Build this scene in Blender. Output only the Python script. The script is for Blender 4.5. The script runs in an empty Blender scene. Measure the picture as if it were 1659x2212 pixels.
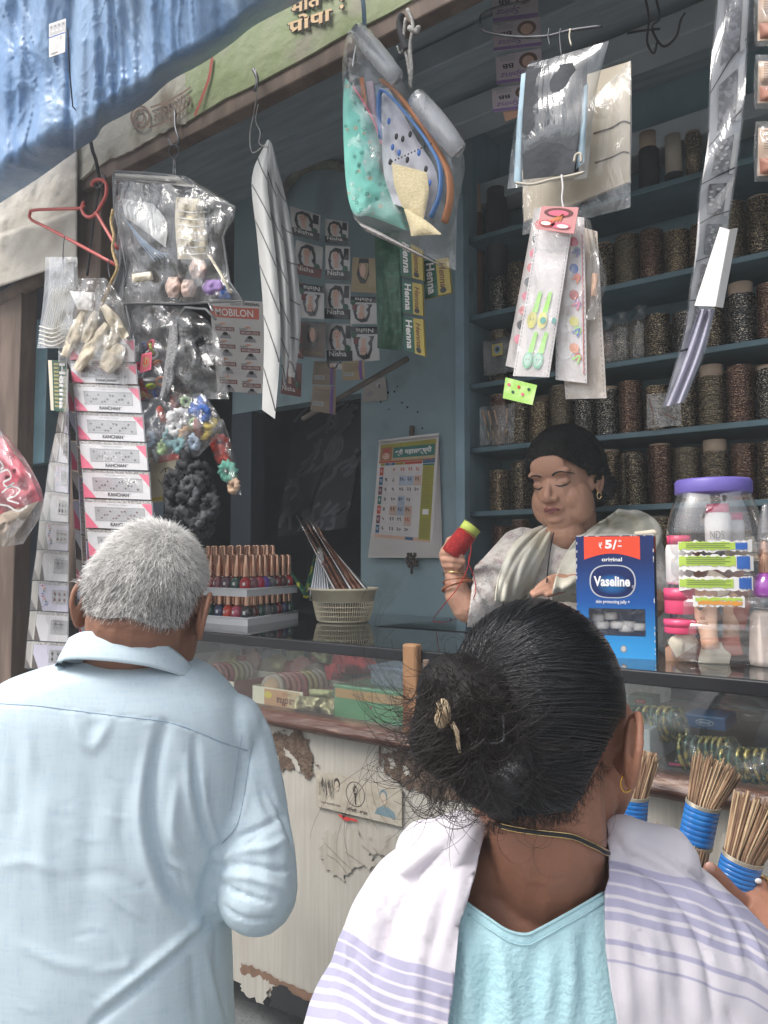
import bpy,math,random
import numpy as np
from mathutils import Vector,Matrix,noise as mnoise
from mathutils.bvhtree import BVHTree
random.seed(7);rng=np.random.RandomState(5)
SC=bpy.context.scene;COL=SC.collection
# ---------------------------------------------------------------- camera (reference grid 1659 x 2212, focal 1659)
CX,CY,FL=829.5,1106.0,1659.0
pitch=math.atan((1205-CY)/FL)
CAM=np.array([0,0,1.55])
cR=np.array([.798,.603,0]);cR/=np.linalg.norm(cR)
fh=np.array([-cR[1],cR[0],0])
cF=fh*math.cos(pitch)+np.array([0,0,math.sin(pitch)])
cU=np.cross(cR,cF)
cam=bpy.data.cameras.new('camera');camo=bpy.data.objects.new('camera',cam);COL.objects.link(camo)
cam.sensor_fit='HORIZONTAL';cam.sensor_width=36;cam.lens=36;cam.clip_start=.02;cam.clip_end=400
M4=Matrix.Identity(4)
for i in range(3):
 M4[i][0],M4[i][1],M4[i][2],M4[i][3]=cR[i],cU[i],-cF[i],CAM[i]
camo.matrix_world=M4
SC.camera=camo
# ---------------------------------------------------------------- sky and sun
SUN_EL,SUN_AZ=math.radians(56),math.radians(206)  # azimuth clockwise from +Y
w=bpy.data.worlds.new('World');SC.world=w;w.use_nodes=True
nt=w.node_tree;nt.nodes.clear()
sky=nt.nodes.new('ShaderNodeTexSky');sky.sky_type='NISHITA';sky.sun_disc=False
sky.sun_elevation=SUN_EL;sky.sun_rotation=SUN_AZ;sky.dust_density=4;sky.air_density=1.0;sky.altitude=0
hs=nt.nodes.new('ShaderNodeHueSaturation');hs.inputs['Saturation'].default_value=.38
bg=nt.nodes.new('ShaderNodeBackground');bg.inputs[1].default_value=.15
wo=nt.nodes.new('ShaderNodeOutputWorld')
nt.links.new(sky.outputs[0],hs.inputs['Color']);nt.links.new(hs.outputs[0],bg.inputs[0]);nt.links.new(bg.outputs[0],wo.inputs[0])
sl=bpy.data.lights.new('sun','SUN');sl.energy=1.5;sl.angle=math.radians(25);sl.color=(1,.97,.93)
so=bpy.data.objects.new('sun',sl);COL.objects.link(so)
sd=Vector((math.sin(SUN_AZ)*math.cos(SUN_EL),math.cos(SUN_AZ)*math.cos(SUN_EL),math.sin(SUN_EL)))
so.rotation_euler=sd.to_track_quat('Z','Y').to_euler();so.location=(0,-3,6)
SC.view_settings.view_transform='Standard';SC.view_settings.look='None'
SC.view_settings.exposure=.75;SC.view_settings.gamma=1
SC.cycles.max_bounces=8;SC.cycles.transparent_max_bounces=24;SC.cycles.transmission_bounces=6
SC.cycles.sample_clamp_indirect=6

# ---------------------------------------------------------------- pixel helpers
def V(a):return np.array(a,dtype=float)
def ray(x,y):return cF+cR*((x-CX)/FL)-cU*((y-CY)/FL)
def PD(x,y,d):return CAM+ray(x,y)*d
def PY(x,y,Y):
 r=ray(x,y);return CAM+r*(Y/r[1])
def PX(x,y,X):
 r=ray(x,y);return CAM+r*(X/r[0])
def PZ(x,y,z):
 r=ray(x,y);return CAM+r*((z-CAM[2])/r[2])
def proj(P):
 P=np.atleast_2d(P)-CAM;d=P@cF
 return CX+FL*(P@cR)/d,CY-FL*(P@cU)/d,d
def nz(p,s=1.0,seed=0.):return mnoise.noise(Vector((p[0]*s+seed,p[1]*s+seed*1.7,p[2]*s-seed)))
def catmull(pts,n=8):
 P=[V(p)for p in pts]
 if len(P)<3:return[P[0]+(P[-1]-P[0])*t/n for t in range(n+1)]
 P=[2*P[0]-P[1]]+P+[2*P[-1]-P[-2]];out=[]
 for i in range(1,len(P)-2):
  for k in range(n):
   t=k/n;a,b,c,d=P[i-1],P[i],P[i+1],P[i+2]
   out.append(.5*(2*b+(c-a)*t+(2*a-5*b+4*c-d)*t*t+(3*b-a-3*c+d)*t**3))
 out.append(P[-2]);return out
def lerp_poly(pts,t):
 """point at fraction t of parameter range of a polyline"""
 n=len(pts)-1;s=min(max(t,0),1)*n;i=min(int(s),n-1);f=s-i
 return V(pts[i])*(1-f)+V(pts[i+1])*f

 # ---------------------------------------------------------------- materials
MATS={}
def lin(c):
 return tuple(((x/255+.055)/1.055)**2.4 if x>10.3 else x/255/12.92 for x in c)
def mat(name,rgb,rough=.6,metal=0.,var=.12,vs=12.,bump=0.,bs=60.,rgb2=None,mix=(.45,.6),stretch=None,spec=.5,sub=0.,coat=0.,trans=0.,emit=None,sheen=0.,det=5.,dirt=None):
 """rgb is linear albedo; rgb2 an optional second colour mixed by noise"""
 if name in MATS:return MATS[name]
 m=bpy.data.materials.new(name);m.use_nodes=True;t=m.node_tree;n=t.nodes;L=t.links
 b=n['Principled BSDF'];b.inputs['Roughness'].default_value=rough;b.inputs['Metallic'].default_value=metal
 b.inputs['Specular IOR Level'].default_value=spec;b.inputs['Coat Weight'].default_value=coat
 b.inputs['Sheen Weight'].default_value=sheen
 if sub:b.inputs['Subsurface Weight'].default_value=sub;b.inputs['Subsurface Radius'].default_value=(.012,.005,.003);b.inputs['Subsurface Scale'].default_value=1
 tc=n.new('ShaderNodeTexCoord');mp=n.new('ShaderNodeMapping');L.new(tc.outputs['Object'],mp.inputs[0])
 if stretch:mp.inputs['Scale'].default_value=stretch
 nx=n.new('ShaderNodeTexNoise');nx.inputs['Scale'].default_value=vs;nx.inputs['Detail'].default_value=det;L.new(mp.outputs[0],nx.inputs['Vector'])
 cr=n.new('ShaderNodeValToRGB');L.new(nx.outputs['Fac'],cr.inputs[0])
 c2=rgb2 if rgb2 else tuple(min(1,x*(1+var))for x in rgb);c1=rgb if rgb2 else tuple(x*(1-var)for x in rgb)
 if rgb2:cr.color_ramp.elements[0].position,cr.color_ramp.elements[1].position=mix
 else:cr.color_ramp.elements[0].position,cr.color_ramp.elements[1].position=.3,.7
 cr.color_ramp.elements[0].color=(*c1,1);cr.color_ramp.elements[1].color=(*c2,1)
 if dirt:
  nd=n.new('ShaderNodeTexNoise');nd.inputs['Scale'].default_value=dirt[1];nd.inputs['Detail'].default_value=8;L.new(tc.outputs['Object'],nd.inputs['Vector']);md=n.new('ShaderNodeMapRange');md.inputs[1].default_value=dirt[2];md.inputs[2].default_value=dirt[3];L.new(nd.outputs['Fac'],md.inputs[0])
  mc=n.new('ShaderNodeMix');mc.data_type='RGBA';L.new(md.outputs[0],mc.inputs[0]);L.new(cr.outputs[0],mc.inputs[6]);mc.inputs[7].default_value=(*dirt[0],1);L.new(mc.outputs[2],b.inputs['Base Color'])
 else:L.new(cr.outputs[0],b.inputs['Base Color'])
 if bump:
  nb=n.new('ShaderNodeTexNoise');nb.inputs['Scale'].default_value=bs;nb.inputs['Detail'].default_value=6;L.new(mp.outputs[0],nb.inputs['Vector'])
  bp=n.new('ShaderNodeBump');bp.inputs['Strength'].default_value=bump;bp.inputs['Distance'].default_value=.01
  L.new(nb.outputs['Fac'],bp.inputs['Height']);L.new(bp.outputs[0],b.inputs['Normal'])
 if emit:b.inputs['Emission Color'].default_value=(*emit,1);b.inputs['Emission Strength'].default_value=1
 MATS[name]=m;return m
def film(name,haze=.12,tint=(1,1,1),hz=(.8,.8,.8),gl=.9,bump=.6,bs=14.,rough=.08,ior=1.5):
 """thin crumpled clear plastic"""
 if name in MATS:return MATS[name]
 m=bpy.data.materials.new(name);m.use_nodes=True;t=m.node_tree;n=t.nodes;L=t.links
 n.clear();out=n.new('ShaderNodeOutputMaterial');tr=n.new('ShaderNodeBsdfTransparent');tr.inputs[0].default_value=(*tint,1)
 df=n.new('ShaderNodeBsdfDiffuse');df.inputs[0].default_value=(*hz,1)
 tl=n.new('ShaderNodeBsdfTranslucent');tl.inputs[0].default_value=(*hz,1)
 md=n.new('ShaderNodeMixShader');md.inputs[0].default_value=.4;L.new(df.outputs[0],md.inputs[1]);L.new(tl.outputs[0],md.inputs[2])
 gs=n.new('ShaderNodeBsdfGlossy');gs.inputs['Roughness'].default_value=rough;gs.inputs['Color'].default_value=(gl,gl,gl,1)
 tc=n.new('ShaderNodeTexCoord');mp=n.new('ShaderNodeMapping');mp.inputs['Scale'].default_value=(1,1,.45);L.new(tc.outputs['Object'],mp.inputs[0])
 nb=n.new('ShaderNodeTexNoise');nb.inputs['Scale'].default_value=bs;nb.inputs['Detail'].default_value=5;nb.inputs['Distortion'].default_value=1.2;L.new(mp.outputs[0],nb.inputs['Vector'])
 bp=n.new('ShaderNodeBump');bp.inputs['Strength'].default_value=bump;bp.inputs['Distance'].default_value=.02;L.new(nb.outputs['Fac'],bp.inputs['Height'])
 lw=n.new('ShaderNodeLayerWeight');lw.inputs[0].default_value=.5;L.new(bp.outputs[0],lw.inputs['Normal']);L.new(bp.outputs[0],gs.inputs['Normal'])
 pw=n.new('ShaderNodeMath');pw.operation='POWER';pw.inputs[1].default_value=4.5;L.new(lw.outputs['Facing'],pw.inputs[0]);fr=n.new('ShaderNodeMath');fr.operation='MULTIPLY_ADD';f0=((ior-1)/(ior+1))**2*2;fr.inputs[1].default_value=.9;fr.inputs[2].default_value=f0;fr.use_clamp=True;L.new(pw.outputs[0],fr.inputs[0])
 m1=n.new('ShaderNodeMixShader');L.new(tr.outputs[0],m1.inputs[1]);L.new(md.outputs[0],m1.inputs[2])
 cr=n.new('ShaderNodeMapRange');cr.inputs[1].default_value=.35;cr.inputs[2].default_value=.75;cr.inputs[3].default_value=haze*.5;cr.inputs[4].default_value=haze*1.8
 L.new(nb.outputs['Fac'],cr.inputs[0]);L.new(cr.outputs[0],m1.inputs[0])
 m2=n.new('ShaderNodeMixShader');L.new(fr.outputs[0],m2.inputs[0]);L.new(m1.outputs[0],m2.inputs[1]);L.new(gs.outputs[0],m2.inputs[2])
 L.new(m2.outputs[0],out.inputs[0]);MATS[name]=m;return m

 # ---------------------------------------------------------------- mesh builder
class MB:
 def __init__(s):s.v=[];s.f=[];s.m=[];s.mats=[];s.n=0;s.sm=[]
 def mi(s,m):
  if m not in s.mats:s.mats.append(m)
  return s.mats.index(m)
 def add(s,vs,fs,m,smooth=False):
  k=s.mi(m);o=s.n
  vs=np.asarray(vs,float).reshape(-1,3);s.v.append(vs);s.n+=len(vs)
  for f in fs:s.f.append(tuple(int(i)+o for i in f));s.m.append(k);s.sm.append(smooth)
  return s
 def box(s,c,sz,m,R=None,bev=0.):
  c=V(c);h=V(sz)/2
  if bev:
   b=min(bev,min(h)*.9);vs=[];hh=h-b
   import itertools
   bm=_bmbox(h,b);vs=bm[0];fs=bm[1]
   if R is not None:vs=vs@np.asarray(R).T
   return s.add(vs+c,fs,m)
  vs=V([[x,y,z]for x in(-h[0],h[0])for y in(-h[1],h[1])for z in(-h[2],h[2])])
  if R is not None:vs=vs@np.asarray(R).T
  return s.add(vs+c,[(0,1,3,2),(4,6,7,5),(0,4,5,1),(2,3,7,6),(0,2,6,4),(1,5,7,3)],m)
 def hexa(s,P,m):
  """8 points: 4 front (TL,TR,BR,BL), 4 back"""
  return s.add(P,[(0,3,2,1),(4,5,6,7),(0,1,5,4),(1,2,6,5),(2,3,7,6),(3,0,4,7)],m)
 def grid(s,G,m,smooth=True,cu=False,cv=False):
  G=np.asarray(G,float);a,b=G.shape[:2];fs=[]
  for i in range(a if cu else a-1):
   for j in range(b if cv else b-1):
    i2,j2=(i+1)%a,(j+1)%b
    fs.append((i*b+j,i2*b+j,i2*b+j2,i*b+j2))
  return s.add(G.reshape(-1,3),fs,m,smooth)
 def tube(s,path,r,m,n=8,cap=True,flat=1.):
  P=[V(p)for p in path];k=len(P)
  rr=[r(i/(k-1))if callable(r)else(r[i]if hasattr(r,'__len__')else r)for i in range(k)]
  T=[P[min(i+1,k-1)]-P[max(i-1,0)]for i in range(k)]
  T=[t/(np.linalg.norm(t)+1e-12)for t in T]
  up=V([0,0,1])if abs(T[0][2])<.9 else V([1,0,0]);u=np.cross(T[0],up);u/=np.linalg.norm(u)
  vs=[]
  for i in range(k):
   u=u-T[i]*np.dot(u,T[i]);u/=(np.linalg.norm(u)+1e-12);w_=np.cross(T[i],u)
   for j in range(n):
    a=2*math.pi*j/n;vs.append(P[i]+rr[i]*(math.cos(a)*u+math.sin(a)*w_*flat))
  fs=[(i*n+j,i*n+(j+1)%n,(i+1)*n+(j+1)%n,(i+1)*n+j)for i in range(k-1)for j in range(n)]
  if cap:fs+=[tuple(range(n))[::-1],tuple((k-1)*n+j for j in range(n))]
  return s.add(vs,fs,m,True)
 def lathe(s,prof,m,c=(0,0,0),n=20,R=None,sx=1.,sy=1.,sup=0.):
  vs=[]
  for r,z in prof:
   for j in range(n):
    a=2*math.pi*j/n;ca,sa=math.cos(a),math.sin(a)
    if sup:q=1/(abs(ca)**sup+abs(sa)**sup)**(1/sup);ca*=q;sa*=q
    vs.append((r*ca*sx,r*sa*sy,z))
  vs=V(vs)
  if R is not None:vs=vs@np.asarray(R).T
  k=len(prof)
  fs=[(i*n+j,i*n+(j+1)%n,(i+1)*n+(j+1)%n,(i+1)*n+j)for i in range(k-1)for j in range(n)]
  if prof[0][0]>1e-6:fs.append(tuple(range(n))[::-1])
  if prof[-1][0]>1e-6:fs.append(tuple((k-1)*n+j for j in range(n)))
  return s.add(vs+V(c),fs,m,True)
 def ell(s,c,r,m,R=None,n=14,k=9):
  prof=[(math.sin(math.pi*i/k),-math.cos(math.pi*i/k))for i in range(k+1)]
  vs=V([(p*math.cos(2*math.pi*j/n),p*math.sin(2*math.pi*j/n),z)for p,z in prof for j in range(n)])*V(r)
  if R is not None:vs=vs@np.asarray(R).T
  fs=[(i*n+j,i*n+(j+1)%n,(i+1)*n+(j+1)%n,(i+1)*n+j)for i in range(k)for j in range(n)]
  return s.add(vs+V(c),fs,m,True)
 def build(s,name,parent=None,label=None,cat=None,group=None,kind=None,loc=None,weld=False):
  vs=np.concatenate(s.v)if s.v else np.zeros((0,3))
  if parent is None:
   o0=V(loc)if loc is not None else V([vs[:,0].mean(),vs[:,1].mean(),vs[:,2].min()])
  else:o0=ORG[parent.name]
  me=bpy.data.meshes.new(name);me.from_pydata((vs-o0).tolist(),[],s.f)
  for m in s.mats:me.materials.append(m)
  me.polygons.foreach_set('material_index',s.m);me.polygons.foreach_set('use_smooth',s.sm)
  me.update();me.validate()
  o=bpy.data.objects.new(name,me);COL.objects.link(o)
  if parent is None:o.location=o0
  else:o.parent=parent
  ORG[o.name]=o0;tag(o,label,cat,group,kind);return o
ORG={}
_bc={}
def _bmbox(h,b):
 import bmesh
 key=tuple(np.round([*h,b],5))
 if key in _bc:return _bc[key]
 bm=bmesh.new();bmesh.ops.create_cube(bm,size=2)
 for v in bm.verts:v.co=Vector((v.co.x*h[0],v.co.y*h[1],v.co.z*h[2]))
 bmesh.ops.bevel(bm,geom=bm.edges[:],offset=b,segments=2,affect='EDGES',profile=.5)
 bm.verts.index_update();r=(V([v.co[:]for v in bm.verts]),[[v.index for v in f.verts]for f in bm.faces]);bm.free();_bc[key]=r;return r
def tag(o,label=None,cat=None,group=None,kind=None):
 if label:o['label']=label
 if cat:o['category']=cat
 if group:o['group']=group
 if kind:o['kind']=kind
 return o
def thing(name,label,cat,loc,group=None):
 o=bpy.data.objects.new(name,None);COL.objects.link(o);o.location=tuple(loc);o.empty_display_size=.02
 ORG[o.name]=V(loc);return tag(o,label,cat,group)
def copy_tree(o,parent=None,loc=None):
 c=o.copy();COL.objects.link(c);c.parent=parent
 if loc is not None:c.location=tuple(loc)
 ORG[c.name]=V(c.location)if parent is None else ORG[parent.name]
 for ch in list(o.children):copy_tree(ch,c)
 return c
def rotz(a):return V([[math.cos(a),-math.sin(a),0],[math.sin(a),math.cos(a),0],[0,0,1]])
def frame(z,xh=(1,0,0)):
 z=V(z)/np.linalg.norm(z);x=V(xh)-z*np.dot(V(xh),z);x/=np.linalg.norm(x);return np.stack([x,np.cross(z,x),z],1)
 # ---------------------------------------------------------------- text as mesh
_tc={}
def textmesh(s,bold=0.,shear=0.):
 k=(s,bold,shear)
 if k in _tc:return _tc[k]
 c=bpy.data.curves.new('t','FONT');c.body=s;c.offset=bold;c.resolution_u=3;c.shear=shear;c.fill_mode='FRONT'
 o=bpy.data.objects.new('t',c);COL.objects.link(o)
 dg=bpy.context.evaluated_depsgraph_get();me=bpy.data.meshes.new_from_object(o.evaluated_get(dg))
 v=V([x.co[:]for x in me.vertices])if len(me.vertices)else np.zeros((0,3));f=[tuple(p.vertices)for p in me.polygons]
 bpy.data.objects.remove(o);bpy.data.curves.remove(c);bpy.data.meshes.remove(me)
 if len(v):
  mn,mx=v.min(0),v.max(0);v=(v-mn)/np.maximum(mx-mn,1e-6)
 _tc[k]=(v,f);return _tc[k]
class Q:
 """printed face: maps (u right, v down) to 3-D; art is laid in thin layers in front of it"""
 def __init__(s,TL,TR,BR,BL,mb,fn=None):
  s.P=[V(TL),V(TR),V(BR),V(BL)]if TL is not None else None;s.mb=mb;s.fn=fn
  if s.P:
   n=np.cross(s.P[1]-s.P[0],s.P[3]-s.P[0]);n/=np.linalg.norm(n)
   if np.dot(n,CAM-s.P[0])<0:n=-n
   s.n=n;s.asp=np.linalg.norm(s.P[1]-s.P[0])/np.linalg.norm(s.P[3]-s.P[0])
  else:s.asp=1.
  s.lay=.0004
 def pt(s,u,v,off=0.):
  if s.fn:return s.fn(u,v,off)
  a,b,c,d=s.P
  return(a*(1-u)+b*u)*(1-v)+(d*(1-u)+c*u)*v+s.n*off
 def base(s,m,th=.0008,nu=1,nv=1):
  if s.fn:
   s.mb.grid([[s.pt(i/nu,j/nv)for j in range(nv+1)]for i in range(nu+1)],m)
  else:s.mb.hexa([s.pt(0,0),s.pt(1,0),s.pt(1,1),s.pt(0,1)]+[s.pt(u,v,-th)for u,v in((0,0),(1,0),(1,1),(0,1))],m)
  return s
 def poly(s,uv,m,L=1):
  s.mb.add([s.pt(u,v,s.lay*L)for u,v in uv],[tuple(range(len(uv)))],m);return s
 def rect(s,u0,v0,u1,v1,m,L=1):
  if s.fn:
   nu=max(1,int(abs(u1-u0)*12));nv=max(1,int(abs(v1-v0)*12))
   s.mb.grid([[s.pt(u0+(u1-u0)*i/nu,v0+(v1-v0)*j/nv,s.lay*L)for j in range(nv+1)]for i in range(nu+1)],m);return s
  return s.poly([(u0,v0),(u1,v0),(u1,v1),(u0,v1)],m,L)
 def ell(s,cu,cv,ru,rv,m,L=1,n=16):
  return s.poly([(cu+ru*math.cos(2*math.pi*i/n),cv+rv*math.sin(2*math.pi*i/n))for i in range(n)],m,L)
 def stroke(s,uv,wd,m,L=1,smooth=0):
  if smooth:uv=[tuple(p[:2])for p in catmull([(a,b,0)for a,b in uv],smooth)]
  A=s.asp;pts=[V([u*A,v])for u,v in uv];k=len(pts);out=[]
  for i in range(k):
   t=pts[min(i+1,k-1)]-pts[max(i-1,0)];t/=(np.linalg.norm(t)+1e-9);nn=V([-t[1],t[0]])*wd/2
   out.append((pts[i]+nn,pts[i]-nn))
  vs=[]
  for a,b in out:vs+=[s.pt(a[0]/A,a[1],s.lay*L),s.pt(b[0]/A,b[1],s.lay*L)]
  s.mb.add(vs,[(2*i,2*i+1,2*i+3,2*i+2)for i in range(k-1)],m);return s
 def text(s,txt,u0,v0,u1,v1,m,L=1,bold=0.,flip=False,shear=0.,curve=0.):
  v,f=textmesh(txt,bold,shear)
  if not len(v):return s
  P=[]
  for x,y,_ in v:
   if flip:x,y=1-x,1-y
   u=u0+(u1-u0)*x;w_=v1+(v0-v1)*y+curve*(x-.5)**2
   P.append(s.pt(u,w_,s.lay*L))
  s.mb.add(P,f,m);return s
def quadpx(px,mb,Y=None,D=None):
 """px: 4 pixel corners TL,TR,BR,BL on plane Y (or depth D, scalar or 4-list)"""
 if Y is not None:
  Ys=Y if hasattr(Y,'__len__')else[Y]*4;P=[PY(x,y,q)for(x,y),q in zip(px,Ys)]
 else:
  Ds=D if hasattr(D,'__len__')else[D]*4;P=[PD(x,y,q)for(x,y),q in zip(px,Ds)]
 return Q(*P,mb)
 # ---------------------------------------------------------------- soft shapes
def pillow(mb,Lp,Rp,Y,th,m,nu=16,nv=24,wr=.15,ws=18.,dep=None,prof=.5,seed=None,dz=0.,skew=0.):
 """closed cushion-like bag: left and right pixel polylines (top to bottom) on plane y=Y, thickness th each way"""
 sd_=random.random()*50 if seed is None else seed
 Lc=catmull([(*p,0)for p in Lp],6)if len(Lp)>2 else[(*p,0)for p in Lp]
 Rc=catmull([(*p,0)for p in Rp],6)if len(Rp)>2 else[(*p,0)for p in Rp]
 G1,G2=[],[]
 for j in range(nv+1):
  t=j/nv;a=lerp_poly(Lc,t);b=lerp_poly(Rc,t);r1,r2=[],[]
  for i in range(nu+1):
   u=i/nu;p=a*(1-u)+b*u
   k=(max(0,math.sin(math.pi*u))**prof)*(max(0,math.sin(math.pi*(t*.94+.03)))**prof)
   Yc=Y(p[0],p[1])if callable(Y)else Y
   base=PY(p[0],p[1],Yc)
   wv=wr*th*(nz(base,ws,sd_)+.5*nz(base,ws*2.3,sd_+9))
   e=skew*(u-.5)
   r1.append(PY(p[0],p[1],Yc+e-th*k+wv*1.4*(k>.02)))
   r2.append(PY(p[0],p[1],Yc+e+th*k+wv*.8*(k>.02)))
  G1.append(r1);G2.append(r2)
 mb.grid(G1,m);mb.grid(G2,m);return G1,G2
def sheet(mb,px_rows,Yfn,m,nu=20,nv=30,smooth=True):
 """open sheet: px_rows = (left polyline, right polyline) ; Yfn(u,v,x,y) gives plane y"""
 Lp,Rp=px_rows;Lc=catmull([(*p,0)for p in Lp],6)if len(Lp)>2 else[(*p,0)for p in Lp]
 Rc=catmull([(*p,0)for p in Rp],6)if len(Rp)>2 else[(*p,0)for p in Rp];G=[]
 for j in range(nv+1):
  t=j/nv;a=lerp_poly(Lc,t);b=lerp_poly(Rc,t);row=[]
  for i in range(nu+1):
   u=i/nu;p=a*(1-u)+b*u;row.append(PY(p[0],p[1],Yfn(u,t,p[0],p[1])))
  G.append(row)
 mb.grid(G,m);return G
def solidify(o,t,off=1.):
 md=o.modifiers.new('thickness','SOLIDIFY');md.thickness=t;md.offset=off;return o
def remesh(mb,voxel=.004,smooth=3):
 """one continuous surface from overlapping solids"""
 me=bpy.data.meshes.new('tmp');me.from_pydata(np.concatenate(mb.v).tolist(),[],mb.f)
 o=bpy.data.objects.new('tmp',me);COL.objects.link(o)
 r=o.modifiers.new('r','REMESH');r.mode='VOXEL';r.voxel_size=voxel
 if smooth:q=o.modifiers.new('s','SMOOTH');q.factor=.5;q.iterations=smooth
 dg=bpy.context.evaluated_depsgraph_get();m2=bpy.data.meshes.new_from_object(o.evaluated_get(dg))
 nv=len(m2.vertices);v=np.empty(nv*3);m2.vertices.foreach_get('co',v);v=v.reshape(-1,3)
 nn=np.empty(nv*3);m2.vertices.foreach_get('normal',nn);nn=nn.reshape(-1,3)
 f=[tuple(p.vertices)for p in m2.polygons]
 bpy.data.objects.remove(o);bpy.data.meshes.remove(me);bpy.data.meshes.remove(m2)
 return v,f,nn
def clip(v,f,field):
 """keep the part of the mesh where field > 0, cut exactly along field = 0"""
 out=[tuple(p)for p in v];nf=[];cache={}
 def cut(a,b):
  k=(min(a,b),max(a,b))
  if k not in cache:
   t=field[a]/(field[a]-field[b]);cache[k]=len(out);out.append(tuple(v[a]*(1-t)+v[b]*t))
  return cache[k]
 for q in f:
  s_=[field[i]>0 for i in q]
  if all(s_):nf.append(q);continue
  if not any(s_):continue
  r=[]
  for i in range(len(q)):
   a,b=q[i],q[(i+1)%len(q)]
   if field[a]>0:r.append(a)
   if(field[a]>0)!=(field[b]>0):r.append(cut(a,b))
  if len(r)>=3:nf.append(tuple(r))
 out=V(out);used=sorted(set(i for q in nf for i in q));mp={a:i for i,a in enumerate(used)}
 return out[used],[tuple(mp[i]for i in q)for q in nf]
def cone(mb,p0,r0,p1,r1,m=None,n=16,k=5,fx=(1,1),xh=(1,0,0)):
 """tapered limb with rounded ends"""
 p0,p1=V(p0),V(p1);d=p1-p0;L=np.linalg.norm(d);R=frame(d,xh);prof=[]
 for i in range(k+1):a=math.pi/2*(1-i/k);prof.append((r0*math.cos(a),-r0*math.sin(a)))
 for i in range(k+1):a=math.pi/2*i/k;prof.append((r1*math.cos(a),L+r1*math.sin(a)))
 vs=V([(r*math.cos(2*math.pi*j/n)*fx[0],r*math.sin(2*math.pi*j/n)*fx[1],z)for r,z in prof for j in range(n)])@R.T+p0
 kk=len(prof);fs=[(i*n+j,i*n+(j+1)%n,(i+1)*n+(j+1)%n,(i+1)*n+j)for i in range(kk-1)for j in range(n)]
 return mb.add(vs,fs,m,True)
def segdist(x,y,poly):
 """distance in the reference grid from points to a polyline, and the parameter along it"""
 best=np.full(x.shape,1e9);par=np.zeros(x.shape);n=len(poly)-1
 for i in range(n):
  ax,ay=poly[i][:2];bx,by=poly[i+1][:2];dx,dy=bx-ax,by-ay
  t=np.clip(((x-ax)*dx+(y-ay)*dy)/(dx*dx+dy*dy+1e-9),0,1)
  d=np.hypot(x-ax-t*dx,y-ay-t*dy);k=d<best;best[k]=d[k];par[k]=(i+t[k])/n
 return best,par
def inpoly(x,y,poly):
 c=np.zeros(x.shape,bool);n=len(poly);j=n-1
 for i in range(n):
  xi,yi=poly[i];xj,yj=poly[j]
  c^=((yi>y)!=(yj>y))&(x<(xj-xi)*(y-yi)/(yj-yi+1e-12)+xi);j=i
 return c
def sdist(x,y,poly):
 d,_=segdist(x,y,list(poly)+[poly[0]]);return np.where(inpoly(x,y,poly),d,-d)
def folds(v,n,strokes,towards=True):
 """press creases and raise folds in cloth: strokes = (polyline, width, height)"""
 x,y,d=proj(v);view=(CAM-v);view/=np.linalg.norm(view,axis=1)[:,None]
 face=np.clip((n*view).sum(1)*3,0,1);disp=np.zeros(len(v))
 for st in strokes:
  poly,wd,h=st[:3];pl=[tuple(p[:2])for p in catmull([(*p,0)for p in poly],5)]if len(poly)>2 else poly
  dd,par=segdist(x,y,pl);tp=np.sin(np.pi*np.clip(par*.9+.05,0,1))**.6
  disp+=h*np.exp(-(dd/wd)**2)*tp
 return v+n*(disp*face)[:,None]
def strands(mb,roots,tips_fn,m,rad=.0003,seg=5,sides=3):
 """many hairs: tips_fn(i) returns the list of points of hair i"""
 vs=[];fs=[];o=0
 for i in range(len(roots)):
  P=tips_fn(i);k=len(P)
  if k<2:continue
  P=V(P);T=np.gradient(P,axis=0);T/=(np.linalg.norm(T,axis=1)[:,None]+1e-12)
  a=np.cross(T,V([.31,.57,.76]));a/=(np.linalg.norm(a,axis=1)[:,None]+1e-12);b=np.cross(T,a)
  rr=rad*np.linspace(1,.35,k)[:,None]
  for j in range(sides):
   an=2*math.pi*j/sides;vs.append(P+rr*(math.cos(an)*a+math.sin(an)*b))
  for q in range(k-1):
   for j in range(sides):
    j2=(j+1)%sides;fs.append((o+j*k+q,o+j2*k+q,o+j2*k+q+1,o+j*k+q+1))
  o+=sides*k
 mb.add(np.concatenate(vs),fs,m,True);return mb
def wire(name,pts,r,m,parent=None,**kw):
 b=MB();b.tube(catmull(pts,8)if len(pts)>2 else pts,r,m,6);return b.build(name,parent,**kw)
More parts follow.
